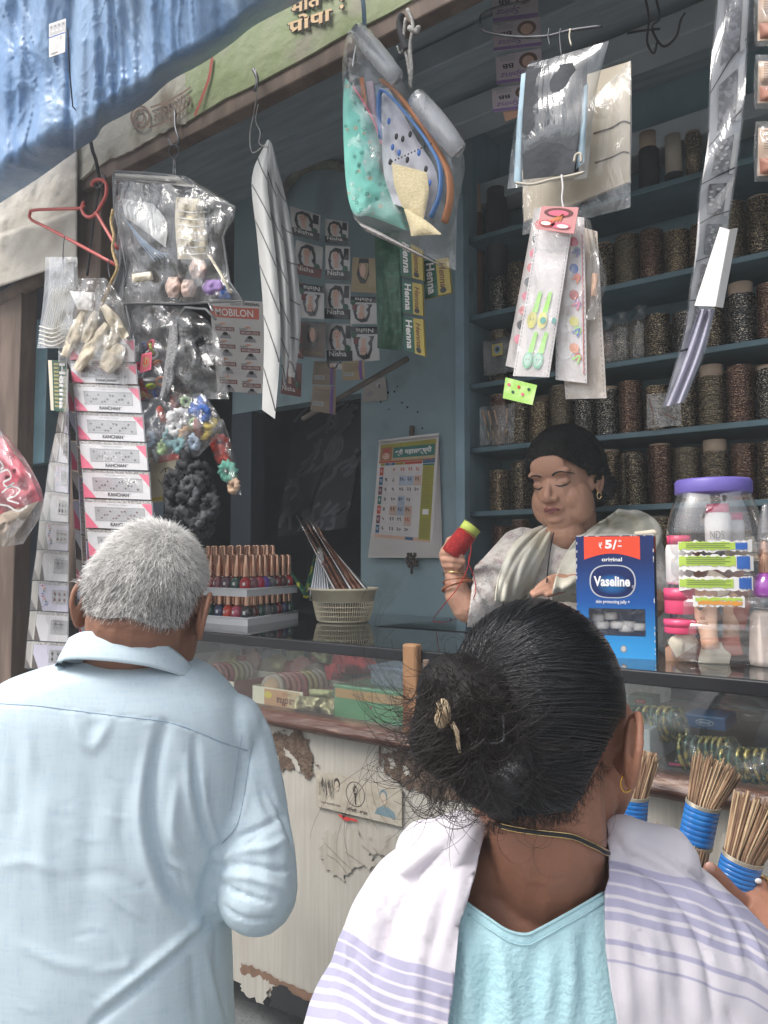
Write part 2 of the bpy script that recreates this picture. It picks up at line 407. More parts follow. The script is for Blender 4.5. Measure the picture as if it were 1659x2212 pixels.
 # ================================================================= palette
P_=mat
M=dict(
ground=P_('street_concrete',(.20,.19,.18),.9,var=.25,vs=3,bump=.4,bs=40),
plinth=P_('plinth_cement',(.16,.17,.17),.85,var=.3,vs=5,bump=.4,bs=50),
wall=P_('blue_paint_wall',(.22,.32,.355),.75,rgb2=(.265,.365,.395),vs=3.5,bump=.25,bs=18,mix=(.3,.7),dirt=((.12,.17,.19),5,.55,.8)),
wallpost=P_('blue_gloss_post',(.24,.36,.42),.5,var=.15,vs=10,bump=.1),
shelf=P_('teal_shelf_paint',(.095,.17,.20),.4,var=.2,vs=12,bump=.1),
shelfback=P_('teal_back_panel',(.20,.325,.37),.7,var=.15,vs=6),
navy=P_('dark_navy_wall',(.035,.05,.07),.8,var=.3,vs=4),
ceil=P_('grey_blue_plank',(.32,.385,.42),.8,var=.2,vs=6,stretch=(1,8,1)),
ceilb=P_('grey_blue_plank_light',(.40,.45,.48),.8,var=.15,vs=6),
fascia=P_('fascia_paint',(.38,.36,.29),.85,rgb2=(.43,.40,.33),vs=5,mix=(.35,.65),dirt=((.17,.14,.10),9,.50,.68),bump=.3,bs=40),
green=P_('fascia_green_paint',(.22,.27,.125),.8,rgb2=(.30,.325,.2),vs=9,mix=(.4,.65),dirt=((.30,.29,.21),11,.56,.66),bump=.3,bs=40),
brown=P_('weathered_brown_wood',(.10,.068,.05),.75,rgb2=(.17,.12,.09),vs=14,stretch=(1,1,.2),bump=.4,bs=40),
rail=P_('varnished_rail_wood',(.07,.028,.018),.35,rgb2=(.22,.13,.085),vs=30,mix=(.55,.7),stretch=(.25,1,1.5),bump=.4,bs=90),
raw=P_('raw_worn_wood',(.32,.17,.08),.7,rgb2=(.14,.06,.03),vs=40,stretch=(1,1,.15),bump=.5,bs=90),
lam=P_('white_laminate',(.40,.375,.33),.55,rgb2=(.475,.45,.40),vs=220,mix=(.3,.7),stretch=(1,1,.03),bump=.12,bs=160,dirt=((.27,.23,.18),3.2,.50,.80)),
peel=P_('bare_plywood',(.10,.065,.045),.9,rgb2=(.155,.11,.08),vs=60,bump=.5,bs=120),
black=P_('black_edge_trim',(.012,.013,.016),.3,var=.2),
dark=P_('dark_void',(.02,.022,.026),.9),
canvas=P_('beige_canvas',(.44,.40,.34),.85,rgb2=(.56,.53,.47),vs=7,bump=.5,bs=30,mix=(.3,.7)),
white=P_('white_paper',(.72,.70,.68),.6,var=.06),cream=P_('cream_card',(.70,.63,.50),.6,var=.07),
ink=P_('black_ink',(.015,.015,.018),.6,var=.1),grey=P_('grey_print',(.25,.25,.26),.6),lgrey=P_('light_grey_print',(.48,.48,.48),.6),
red=P_('red_print',(.55,.035,.03),.5),orange=P_('orange_print',(.70,.22,.06),.5),yellow=P_('yellow_print',(.62,.47,.06),.5),
pink=P_('pink_print',(.70,.12,.2),.5),blue=P_('blue_print',(.03,.12,.42),.5),teal=P_('teal_print',(.03,.17,.13),.5),
dkgreen=P_('dark_green_print',(.012,.075,.04),.45),lime=P_('lime_print',(.36,.55,.09),.5),purple=P_('purple_print',(.20,.10,.42),.5),
skinp=P_('printed_skin',(.55,.35,.27),.5),maroon=P_('maroon_print',(.12,.02,.02),.5),metal=P_('dull_iron',(.12,.12,.13),.45,metal=.8,var=.3,vs=40),
rope=P_('grey_rope',(.36,.35,.33),.9,var=.3,vs=80,bump=.6,bs=200),steel=P_('bright_wire',(.5,.5,.5),.3,metal=1),
)
# ================================================================= setting
g=MB();g.add([(-12,-12,0),(12,-12,0),(12,12,0),(-12,12,0)],[(0,1,2,3)],M['ground']);g.build('ground',kind='structure',loc=(0,0,0))
ZC=1.392;YF=1.10
ZR1=PY(548,1526,YF)[2];ZR0=PY(548,1557,YF)[2];ZB=PY(548,2140,YF)[2];ZP=ZB-.085
b=MB();b.box((-.6,2.08,ZP/2),(5.2,2.5,ZP),M['plinth'],bev=.01);b.build('plinth_step',kind='structure',loc=(-.6,2,0))
XW0=PY(500,900,1.76)[0];XW1=PY(1000,900,1.76)[0];XD0=PY(543,900,1.76)[0];XD1=PY(780,900,1.76)[0];ZD=PY(700,862,1.76)[2];ZCE=2.78
# partition wall with the calendar
b=MB();t_=.06
b.box(((XD1+XW1)/2,1.76+t_/2,(ZP+ZCE)/2),(XW1-XD1,t_,ZCE-ZP),M['wall'])
b.box(((XW0+XD1)/2,1.763+t_/2,(ZD+ZCE)/2),(XD1-XW0-.001,t_,ZCE-ZD),M['wall'])
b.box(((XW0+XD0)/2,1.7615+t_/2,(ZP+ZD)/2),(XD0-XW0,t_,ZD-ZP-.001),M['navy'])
b.build('partition_wall',label='blue painted partition wall carrying the calendar, with a dark doorway',cat='wall',loc=(XW1,1.76,ZP))
# room shell
def wallbox(name,c,s,m,label):b=MB();b.box(c,s,m);return b.build(name,label=label,cat='wall',loc=c)
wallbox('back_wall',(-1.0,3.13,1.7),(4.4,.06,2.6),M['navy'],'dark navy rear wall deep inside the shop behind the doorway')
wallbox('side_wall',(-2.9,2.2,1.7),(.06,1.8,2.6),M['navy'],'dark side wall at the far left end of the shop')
wallbox('side_wall',(1.3,2.1,1.7),(.06,2.0,2.6),M['shelfback'],'teal side wall closing the shop beyond the right picture edge')
XS0=XW1+.0;XS1=1.0
b=MB();b.box(((XS0+1.3)/2,1.99,(ZP+ZCE)/2),(1.3-XS0,.03,ZCE-ZP),M['shelfback']);b.build('back_panel',label='blue panel wall standing behind the bangle shelves',cat='wall')
b=MB();b.box((-.8,2.1,ZCE+.03),(4.3,2.0,.06),M['ceil'])
b.build('ceiling',kind='structure')
for i,(y_,z_,sz)in enumerate([(1.30,ZCE-.05,.07),(1.50,ZCE-.04,.06),(1.72,ZCE-.06,.08),(1.90,ZCE-.20,.09)]):
 b=MB();b.box((-.15,y_,z_),(1.85,sz,.06),M['ceilb']if i!=1 else M['ceil'],bev=.004)
 b.build('ceiling_beam',label=['grey ceiling beam nearest the shop front, upper right','thin grey ceiling beam, second from the shop front','wide grey ceiling beam above the bangle shelves','pale blue ledge beam against the wall over the top shelf'][i],cat='beam')
 # left doorway part
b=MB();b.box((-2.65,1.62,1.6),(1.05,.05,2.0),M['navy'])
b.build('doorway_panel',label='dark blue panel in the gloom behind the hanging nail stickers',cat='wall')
def postbox(name,x0,x1,y0,y1,Y,d,m,label,cat,pm=None):
 a=PY(x0,y0,Y);c=PY(x1,y1,Y);b=MB()
 b.box(((a[0]+c[0])/2,Y+d/2,(a[2]+c[2])/2),(abs(c[0]-a[0]),d,abs(a[2]-c[2])),m,bev=.003);return b.build(name,label=label,cat=cat)
postbox('door_post',168,191,330,1700,1.12,.05,M['brown'],'brown wooden post beside the red hanger under the tarp','post')
postbox('door_frame',-14,16,635,1700,1.13,.05,M['brown'],'brown door frame upright at the far left edge','door frame')
b=MB();b.tube([PY(-30,672,1.14),PY(108,585,1.14)],.024,M['brown'],8);b.build('door_lintel',label='short brown lintel under the beige canvas at far left',cat='beam')
b=MB()
for(x0,x1,y0,y1)in((48,92,700,1000),(20,60,760,900)):
 a=PY(x0,y0,1.5);c=PY(x1,y1,1.5);b.box(((a[0]+c[0])/2,1.53,(a[2]+c[2])/2),(c[0]-a[0],.05,a[2]-c[2]),M['shelf'],bev=.004)
b.build('wall_cupboard',label='dark blue cupboard doors in the gloomy left doorway',cat='cupboard')
b=MB();b.tube([PY(*p,1.30)for p in((58,800),(62,850),(58,900),(64,950),(66,1000))],.003,M['ink'],6)
b.build('doorway_rope',label='thin dark cord hanging in the left doorway',cat='cord')
# arch moulding, dowel and patterned curtain inside
b=MB();b.tube([PY(*p[:2],1.745)for p in catmull([(598,470,0),(606,425,0),(640,378,0),(690,356,0),(745,362,0),(800,400,0)],8)],.014,mat('dusty_garland',(.16,.17,.13),.9,var=.3,vs=50,bump=.6,bs=150),10)
b.build('wall_garland',label='dusty grey arched garland on the wall above the sachets',cat='garland')
b=MB();b.tube([PY(655,905,1.66),PY(880,775,1.60)],.008,mat('old_stick',(.17,.145,.12),.8,var=.3),8)
b.build('wooden_stick',label='long thin stick sloping across the wall below the sachets',cat='stick')
# patterned dark cloth hanging in the doorway
clothm=mat('charcoal_cloth',(.028,.033,.042),.85,var=.2)
leafm=mat('grey_leaf_print',(.12,.135,.15),.85,var=.2)
b=MB();q=quadpx([(640,868),(800,868),(745,1140),(600,1160)],b,Y=2.0);q.base(clothm,.004)
random.seed(3)
for k in range(34):
 cu,cv=random.random()*.9+.05,random.random()*.9+.05;a=random.uniform(-.4,1.2);l=random.uniform(.08,.16)
 pts=[(cu+l*math.cos(a)*s+.05*math.sin(s*3+k),cv-l*.9*math.sin(a+.7)*s)for s in(-1,-.4,.2,.8)]
 pts=[(min(max(u,.01),.99),min(max(v,.01),.99))for u,v in pts]
 q.stroke(pts,random.uniform(.018,.04),leafm,1,4)
for k in range(5):q.stroke([(.5+.08*k,.1),(.75-.05*k,.35),(.45+.02*k,.65),(.55-.06*k,.98)],.022,leafm,2,6)
b.build('patterned_cloth',label='dark hanging cloth with grey leaf scrollwork in the doorway',cat='cloth',loc=PY(690,868,2.0))
# ---------------------------------------------------------------- fascia board
fas=thing('shop_signboard','weathered green and beige painted signboard over the shop opening','sign',PY(548,185,YF))
Zf=PY(548,182,YF)[2];XL=PY(174,380,YF)[0];XG=PY(402,250,YF)[0];ZT=Zf+.52
b=MB()
def fboard(x0,x1,m,jag):
 n=60;G=[]
 for i in range(n+1):
  x=x0+(x1-x0)*i/n;zb=Zf+(jag*(nz((x,0,0),9)+.5*nz((x,3,0),40))if jag else 0)
  G.append([(x,YF,zb),(x,YF-.004-.003*nz((x,0,5),12),zb+.05),(x,YF-.004,Zf+.15),(x,YF,ZT)])
 b.grid(G,m,False)
fboard(XL-.01,XG,M['fascia'],.010);fboard(XG,1.3,M['green'],.006)
# ragged hanging strip at the left end
b.add([PY(*p,YF-.003)for p in((190,300),(176,330),(174,388),(196,368),(205,350),(204,320))],[(0,1,2,3,4,5)],M['fascia'])
face=b.build('sign_face',fas);solidify(face,.012,-1)
b=MB();b.box(((XL+1.3)/2,YF+.022,Zf-.012),(1.3-XL,.035,.05),M['brown'],bev=.003);b.build('sign_frame',fas)
def FP(x,y,e=.006):return PY(x,y,YF-e)
# painted ornament on the beige part and red line
b=MB();orn=mat('faded_brown_paint',(.17,.11,.085),.85,var=.3,vs=60)
def ring(cx,cy,rx,ry,w_,m,n=18,e=.0085):
 for i in range(n):
  a0,a1=2*math.pi*i/n,2*math.pi*(i+1)/n
  pts=[FP(cx+k*rx*math.cos(a),cy+k*ry*math.sin(a),e)for a in(a0,a1)for k in(1,1-w_)]
  b.add([pts[0],pts[2],pts[3],pts[1]],[(0,1,2,3)],m)
ring(301,252,12,17,.3,orn);ring(303,253,22,26,.2,orn)
def fs(pts,wd,m,e=.0088):
 q=Q(None,None,None,None,b,lambda u,v,o:FP(u,v,e));q.asp=1;q.stroke(pts,wd,m,1,4)
fs([(325,232),(360,220),(395,200),(412,188)],4,orn);fs([(322,276),(365,258),(405,228),(412,215)],4,orn)
for k in range(9):fs([(328+k*9,240-k*4.4),(338+k*9,246-k*4.6),(334+k*9,262-k*4.2)],3,orn)
redl=mat('faded_red_paint',(.33,.06,.045),.8,var=.2)
fs([(458,122),(452,165),(438,205),(421,250)],5.5,redl)
b.build('painted_ornament',fas)
# hand painted name lettering, two lines
b=MB();let=mat('letter_cream_paint',(.60,.42,.24),.8,var=.15);shd=mat('letter_black_shade',(.03,.025,.02),.8)
def hindi(x0,y0,x1,y1,h,body,m,e,dx=0,dy=0):
 """letters sheared along the board between two reference points on their head line"""
 def fn(u,v,o):return FP(x0+(x1-x0)*u+dx,y0+(y1-y0)*u+h*v+dy,e)
 q=Q(None,None,None,None,b,fn);q.text(body,0,0,1,1,m,1,bold=.03)
 return q
for m,e,dx,dy in((shd,.0086,4,4),(shd,.0088,-2,2),(let,.0098,0,0)):
 q=hindi(622,32,716,0,34,'पोपा',m,e,dx,dy+8)
 q=hindi(628,-4,722,-36,34,'मातेश',m,e,dx,dy+2)
 q=hindi(734,-6,742,-9,26,':',m,e,dx,dy)
for(ax,ay)in((640,61),(693,40)):
 fs([(ax,ay),(ax-9,ay+7)],4,let,.0104)
b.build('painted_lettering',fas)
# ---------------------------------------------------------------- display counter
cnt=thing('display_counter','glass topped display counter with peeling white laminate front','counter',(-.6,YF,ZB))
XC0,XC1=-1.95,1.1
XDp=PZ(1012,1330,ZC)[0]  # the deeper left part of the top ends here
YB1,YB2=1.74,1.40
b=MB();b.box(((XC0+XC1)/2,YF+.012,(ZB+ZR0)/2),(XC1-XC0,.02,ZR0-ZB),M['lam'])
lamb=b.build('front_panel',cnt)
b=MB();b.box(((XC0+XC1)/2,YF+.26,(ZB+ZR0)/2+.02),(XC1-XC0-.02,.45,ZR0-ZB-.06),M['brown']);b.build('cabinet_body',cnt)
# rail
b=MB();hr=ZR1-ZR0;prof=[(0.02,0),(-.018,.002),(-.026,hr*.35),(-.026,hr*.6),(-.014,hr*.75),(-.012,hr*.93),(-.004,hr),(.03,hr)]
G=[[(x,YF+py,ZR0+pz)for py,pz in prof]for x in np.linspace(XC0,XC1,80)];b.grid(G,M['rail']);b.build('wooden_rail',cnt)
# showcase floor and back
b=MB();b.box(((XC0+XC1)/2,YF+.30,ZR1-.008),(XC1-XC0,.58,.012),mat('showcase_floor',(.06,.055,.05),.6,var=.25));b.build('showcase_floor',cnt)
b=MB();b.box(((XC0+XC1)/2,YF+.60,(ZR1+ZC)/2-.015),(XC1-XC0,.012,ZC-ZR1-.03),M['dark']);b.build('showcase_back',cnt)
glass=film('showcase_glass',haze=.02,tint=(.93,.96,.95),bump=.0,gl=.95,rough=.02,ior=1.45)
topg=film('counter_top_glass',haze=.03,tint=(.45,.52,.54),hz=(.5,.55,.55),bump=.02,bs=3,gl=.9,rough=.03,ior=1.6)
b=MB();b.box(((XC0+XC1)/2,YF+.006,(ZR1+ZC-.022)/2),(XC1-XC0,.004,ZC-.022-ZR1),glass);b.build('front_glass',cnt)
b=MB();b.add([(XC0,YF-.004,ZC),(XC1,YF-.004,ZC),(XC1,YB2,ZC),(XDp,YB2,ZC),(XDp,YB1,ZC),(XC0,YB1,ZC)],[(0,1,2,3,4,5)],topg);b.build('glass_top',cnt)
b=MB();b.box(((XC0+XC1)/2,YF-.001,ZC-.011),(XC1-XC0,.012,.0205),M['black'],bev=.002)
b.box(((XC0+XDp)/2,YB1-.004,ZC-.006),(XDp-XC0,.01,.01),M['wallpost']);b.build('black_edging',cnt)
a=PY(884,1388,YF);c=PY(915,1560,YF);b=MB();b.box(((a[0]+c[0])/2,YF-.012,(a[2]+ZR1)/2),(c[0]-a[0],.02,a[2]-ZR1),M['raw'],bev=.004)
b.box((c[0]+.012,YF-.006,(a[2]+ZR1)/2-.01),(.012,.012,a[2]-ZR1-.03),M['brown'],bev=.002)
b.build('wooden_upright',cnt)
# worn patches where the laminate is gone
b=MB();YP=YF-.0004
def patch(outline,m,e=.0008,jag=5,n=7,holes=0):
 pts=[];k=len(outline)
 for i in range(k):
  a,c=V(outline[i]),V(outline[(i+1)%k])
  for j in range(n):
   p=a+(c-a)*j/n;nn=V([-(c-a)[1],(c-a)[0]]);nn=nn/(np.linalg.norm(nn)+1e-6)
   pts.append(p+nn*random.uniform(-jag,jag)*(1 if j else .3))
 b.add([PY(*p,YP-e)for p in pts],[tuple(range(len(pts)))],m)
random.seed(11)
patch([(583,1588),(596,1582),(612,1590),(640,1577),(655,1592),(668,1598),(674,1640),(676,1668),(670,1688),(655,1672),(648,1655),(630,1660),(600,1668),(588,1680),(580,1650),(574,1610)],M['peel'],jag=5)
patch([(612,1612),(622,1622),(640,1640),(650,1668),(642,1664),(630,1642),(616,1630)],M['lam'],.0018,2)
patch([(590,1640),(598,1625),(604,1640),(596,1655)],M['lam'],.0018,2)
patch([(825,1628),(860,1622),(905,1635),(935,1660),(1010,1690),(1010,1735),(950,1728),(900,1708),(872,1700),(845,1675),(828,1668)],M['peel'],jag=5)
patch([(838,1640),(850,1638),(856,1655),(844,1662)],M['lam'],.0018,3);patch([(870,1655),(880,1652),(888,1672),(876,1676)],M['lam'],.0018,3)
patch([(818,1600),(823,1600),(823,1655),(819,1655)],M['peel'],jag=1,n=3)
for(x_,y_)in((610,1575),(598,1578),(640,1574),(682,1650),(560,1600),(568,1640),(611,1725)):
 patch([(x_,y_),(x_+7,y_+2),(x_+6,y_+7),(x_+1,y_+5)],M['peel'],jag=2,n=3)
stain=mat('dirty_glue_stain',(.34,.31,.26),.7,rgb2=(.42,.39,.34),vs=60,mix=(.35,.6),stretch=(1,1,.1))
patch([(700,1800),(760,1792),(800,1815),(860,1808),(870,1830),(845,1850),(800,1842),(810,1870),(760,1880),(740,1905),(700,1880),(694,1840)],stain,.0006,8)
for l in([(720,1755),(770,1768),(820,1780)],[(700,1820),(735,1855),(760,1880)],[(705,1845),(730,1862),(752,1892)],[(780,1825),(815,1848),(842,1812)],[(805,1830),(825,1852)],[(745,1840),(790,1872)]):
 q=Q(None,None,None,None,b,lambda u,v,o:PY(u,v,YP-.0024));q.asp=1;q.stroke(l,1.0,mat('scratch_brown',(.25,.20,.15),.8),1,5)
patch([(730,1758),(768,1770),(778,1778),(740,1770)],M['red'],.002,2,4);patch([(735,1755),(748,1760),(742,1768)],M['ink'],.0022,1,3)
# rotten lower edge and the dark gap beneath
patch([(520,2078),(560,2094),(600,2115),(640,2132),(700,2158),(760,2192),(760,2225),(700,2195),(650,2172),(600,2150),(520,2112)],mat('bare_board_brown',(.20,.12,.08),.85,var=.2,vs=40),.001,4)
patch([(520,2104),(555,2108),(575,2120),(590,2128),(596,2140),(583,2135),(570,2170),(520,2140)],M['lam'],.0018,5)
patch([(588,2132),(612,2128),(640,2150),(700,2180),(700,2215),(640,2195),(600,2180),(582,2172)],M['dark'],.0022,3)  # shade of the gap under the counter, painted as a dark patch
b.build('worn_and_shade_patches',cnt)
# the pasted election sticker
st=thing('pasted_sticker','weathered grey paper sticker with a torch emblem pasted on the counter front','sticker',PY(775,1760,YF-.001))
b=MB();pp=mat('sticker_paper',(.34,.30,.235),.8,rgb2=(.43,.39,.32),vs=40,mix=(.35,.65),bump=.2);inkb=mat('sticker_ink',(.05,.04,.035),.8,var=.2)
q=quadpx([(682,1665),(868,1702),(868,1786),(684,1742)],b,Y=YF-.0035);q.base(pp,.0012)
A=q.asp
def circ(cu,cv,r,wd,m):q.stroke([(cu+r/A*math.cos(2*math.pi*i/28),cv+r*math.sin(2*math.pi*i/28))for i in range(29)],wd,m)
circ(.48,.42,.33,.02,inkb)
q.poly([(.47,.42),(.49,.42),(.488,.70),(.476,.70)],inkb,2);q.poly([(.458,.38),(.502,.38),(.49,.44),(.47,.44)],inkb,2)
for l in([(.462,.37),(.455,.27),(.475,.2),(.47,.14)],[(.48,.36),(.475,.25),(.49,.19)],[(.498,.37),(.505,.28),(.49,.22)],[(.47,.35),(.465,.3),(.48,.28)]):q.stroke(l,.02,inkb,2,4)
q.text('निशाणी - मशाल',.38,.80,.62,.92,inkb,1,bold=.02);q.text('(उद्धव बाळासाहेब ठाकरे)',.06,.80,.30,.88,inkb,1)
# faded portraits
bl=mat('faded_blue_grey',(.15,.22,.25),.8)
q.poly([(.70,.82),(.73,.66),(.78,.58),(.85,.58),(.92,.68),(.94,.84)],bl);q.ell(.80,.38,.035,.17,mat('faded_face',(.45,.38,.3),.8),2);q.ell(.80,.30,.042,.17,bl,1)
q.ell(.262,.24,.036,.16,inkb,1);q.ell(.262,.3,.026,.14,mat('faded_face',(.45,.38,.3),.8),2)
for k in range(30):u=random.uniform(.02,.22);q.stroke([(u,random.uniform(.05,.3)),(u+.01,random.uniform(.35,.7))],random.uniform(.01,.03),random.choice([pp,pp,stain,inkb,pp]),3)
b.build('sticker_sheet',st)
# ---------------------------------------------------------------- blue tarpaulin
tarpm=mat('blue_tarpaulin',(.13,.28,.54),.46,rgb2=(.26,.40,.60),vs=5,mix=(.35,.65),bump=.4,bs=60,stretch=(1,1,.5),spec=1.)
n_=tarpm.node_tree.nodes;L_=tarpm.node_tree.links  # greyed, worn areas
tp=thing('blue_tarpaulin','crumpled blue tarpaulin draped over the shop front','tarpaulin',PY(250,200,1.0))
low=catmull([(-60,475,0),(0,437,0),(83,383,0),(167,323,0),(205,298,0),(222,272,0),(267,247,0),(317,217,0),(367,173,0),(433,137,0),(500,92,0),(549,53,0),(640,5,0),(760,-60,0)],6)
nu_,nv_=320,200;G=[]
fold_x=[(-40,.012,26),(15,.02,14),(45,.014,10),(100,.012,12),(152,-.03,9),(178,.016,12),(205,.02,10),(236,.022,9),(262,.016,8),(290,.018,9),(330,.02,12),(372,.012,10),(430,.014,16),(478,-.012,10),(520,.012,14)]
for i in range(nu_+1):
 p=lerp_poly(low,i/nu_);row=[]
 for j in range(nv_+1):
  t=j/nv_;x=p[0]+t*(-10+60*(i/nu_));y=p[1]*(1-t)+(-170)*t
  band=p[1]-y  # reference distance above the hem
  hem=95 if x<160 else 60
  Yc=1.03-.10*math.sin(min(band/hem,1)*math.pi/2)-.10*t
  for fx,h,wd in fold_x:
   xx=x-fx-(y-150)*.03*(1 if fx>180 else-.5);Yc-=h*math.exp(-(xx/wd)**2)*min(1,band/(hem*.9))**2*.42
  P=PY(x,y,Yc)
  k3=nz(P,6,3);cr_=0;wx,wz=.09*nz(P,6,9),.09*nz(P,6,31)
  for an,fq,am,st_ in((.12,7,.0075,.22),(-.25,12,.0050,.3),(.5,15,.0030,.4),(1.3,10,.0030,.5),(-.9,19,.0022,.5),(.05,26,.0022,.3),(.9,34,.0013,.6)):
   X_=P[0]+wx;Z_=P[2]+wz;cr_+=am*max(0,1-abs(nz((X_*math.cos(an)+Z_*math.sin(an),0,(Z_*math.cos(an)-X_*math.sin(an))*st_),fq,fq))*5)**1.5
  row.append(PY(x,y,Yc-.022*k3-cr_*.5))
 G.append(row)
b=MB();b.grid(G,tarpm);tb=b.build('tarp_sheet',tp);solidify(tb,.002,1)
b=MB();q=quadpx([(106,52),(142,40),(140,112),(106,124)],b,Y=.80)
tl_=mat('tarp_label',(.42,.45,.50),.5,var=.15)
q.base(M['white'],.001);q.rect(.05,.06,.95,.36,M['lgrey']);q.rect(0,.40,1,.43,M['blue'])
for k in range(7):q.ell(.15+.12*k,.13+.14*(k%2),.07,.035,M['white']if k%2 else M['grey'],2)
q.text('12',.55,.47,.8,.56,M['grey']);
for k in range(6):q.stroke([(.1,.62+.05*k),(.9-.1*(k%3),.60+.05*k)],.008,M['lgrey'])
q.ell(.35,.93,.25,.025,M['grey'])
b.build('tarp_label',tp)
b=MB();b.tube([PY(*p,Y_)for p,Y_ in(((146,60),.84),((150,150),.87),((157,230),.90),((185,262),.95),((213,277),1.0))],.0016,M['ink'],6);b.build('tarp_seam',tp)
# ---------------------------------------------------------------- beige canvas flap
cv=MB()
def cy(u,v,x,y):P=PY(x,y,1.08);return 1.085-.009*nz((P[0],0,P[2]*.4),9,2)-.0045*nz(P,24,5)-.0015*nz(P,70,5)-.01*math.sin(v*3)*(v>.6)
sheet(cv,([(-60,380),(-60,500),(-60,640)],[(167,300),(167,430),(167,563)]),cy,M['canvas'],50,50)
o=cv.build('canvas_flap',label='beige canvas flap hanging below the blue tarp at the left',cat='canvas');solidify(o,.003)
# ================================================================= shelves and bangle stacks
def invbil(P,x,y):
 u,v=.5,.5;a,b,c,d=[V(p)for p in P]
 for _ in range(12):
  F=(a*(1-u)+b*u)*(1-v)+(d*(1-u)+c*u)*v-V([x,y])
  du=(b-a)*(1-v)+(c-d)*v;dv=(d-a)*(1-u)+(c-b)*u
  det=du[0]*dv[1]-du[1]*dv[0]
  u-=(F[0]*dv[1]-F[1]*dv[0])/det;v-=(du[0]*F[1]-du[1]*F[0])/det
 return u,v
b=MB();b.box((XW1-.014,1.90,(ZP+ZCE)/2),(.026,.17,ZCE-ZP-.01),M['shelfback']);b.box((XW1+.004,1.752,(ZP+PY(1000,425,1.75)[2])/2),(.028,.03,PY(1000,425,1.75)[2]-ZP),M['wallpost'],bev=.002)
b.build('shelf_post',label='light blue upright at the left end of the bangle shelves',cat='post')
SH=[432,620,786,940,1093,1243]
SHZ=[PY(1300,y,1.79)[2]for y in SH]
names=['topmost','second','third','fourth','fifth','lowest']
def spec(name,c1,c2,rough=.3,sc=900,th=.5,metal=.6):
 m=mat(name,c1,rough,metal=metal,rgb2=c2,vs=sc,mix=(th,th+.05),det=2,spec=.6,stretch=(1,1,1.9));return m
BG=[spec('bangle_black_gold',(.05,.034,.024),(.66,.54,.34),.28,300,.555),spec('bangle_gold_band',(.085,.058,.036),(.56,.43,.25),.3,240,.53),
spec('bangle_antique',(.12,.095,.065),(.42,.34,.21),.4,240,.54),spec('bangle_maroon',(.08,.034,.024),(.56,.38,.25),.3,300,.55),
spec('bangle_silver_black',(.03,.03,.032),(.70,.62,.48),.25,300,.565)]
tube1=mat('cardboard_roll',(.40,.30,.22),.8,var=.12,vs=30);tube2=mat('pale_roll',(.56,.50,.42),.8,var=.1)
darkroll=mat('dark_ribbon_roll',(.03,.035,.045),.7,var=.3)
protos=[]
def make_stack(k,h,R,topp,tubem,bm_,wav):
 """a tube wrapped by a column of bangles"""
 root=bpy.data.objects.new('bangle_stack',None);COL.objects.link(root);root.empty_display_size=.02;ORG[root.name]=V([0,0,0])
 b=MB();z=0;prof=[];n=20;vs=[];fs=[];row=0
 while z<h:
  t=random.choice([.0026,.003,.0034])if wav!=1 else .0032;rr=R*(1+random.uniform(-.035,.035));ox,oy=random.uniform(-1,1)*.0012,random.uniform(-1,1)*.0012
  ph=random.random()*6
  for(dr,dz)in((-.0022,0),(0,t*.25),(0,t*.75),(-.0022,t)):
   for j in range(n):
    a=2*math.pi*j/n;w_=.0011*math.sin(a*5+ph)if wav else 0
    vs.append(((rr+dr)*math.cos(a)+ox,(rr+dr)*math.sin(a)+oy,z+dz+w_));
   row+=1
  z+=t
 for i in range(row-1):
  for j in range(n):fs.append((i*n+j,i*n+(j+1)%n,(i+1)*n+(j+1)%n,(i+1)*n+j))
 b.add(vs,fs,bm_,False);b.build('bangle_column',root)
 if topp:b=MB();r_=R*.84;b.lathe([(r_,h-.01),(r_,h+topp),(r_*.9,h+topp),(r_*.9,h)],tubem,n=20);b.build('tube_end',root)
 return root
random.seed(21);first_used={}
pools=[]
for k in range(16):
 h=[.134,.128,.115,.108,.138,.124,.112,.10][k%8];tp_=[.006,0,.030,0,.005,0,.008,.0][(k*3)%8]
 pools.append(dict(h=h,tp=tp_,tm=[tube1,tube2][k%2],bm=BG[(k*2)%5 if k<10 else k%5],wav=k%3!=1,R=random.uniform(.0275,.0310),root=None))
def place_stack(pool,x,y,z,label):
 if pool['root']is None:pool['root']=make_stack(0,pool['h'],pool['R'],pool['tp'],pool['tm'],pool['bm'],pool['wav']);o=pool['root'];o.location=(x,y,z)
 else:o=copy_tree(pool['root'],None,(x,y,z))
 o.rotation_euler=(0,0,0 if pool['root']is o else random.random()*6);tag(o,label,'bangle stack','stacks of bangles on the shelves')
ordn=['first','second','third','fourth','fifth','sixth','seventh','eighth','ninth','tenth','eleventh','twelfth','thirteenth','fourteenth']
for r,z in enumerate(SHZ):
 b=MB();b.box(((XS0+1.25)/2,1.88,z-.007),(1.25-XS0,.185,.014),M['shelf'],bev=.002)
 b.build('shelf_board',label='teal shelf board, %s of the six under the bangle stacks'%names[r],cat='shelf',loc=(XS0,1.88,z))
 if r==0:continue
 x=XS0+.045;k=0;last=None
 while x<-.20:
  pl=random.choice([p for p in pools if p is not last]);last=pl;R=pl['R']
  if not((r==2 and-.88<x+R<-.60)or(r==1 and x<-1.03)):
   kind={0:'black and gold',1:'gold banded',2:'antique brass',3:'maroon and gold',4:'silver and black'}[BG.index(pl['bm'])]
   place_stack(pl,x+R,1.832+random.uniform(-.008,.008),z,'%s bangle stack, %s from the left on the %s shelf'%(kind,ordn[k],names[r]))
   pb_=random.choice(pools[::3]);place_stack(pb_,x+R*2,1.918,z,'bangle stack in the back row of the %s shelf, behind the %s front one'%(names[r],ordn[k]))
  x+=2*R+random.uniform(.0,.004);k+=1
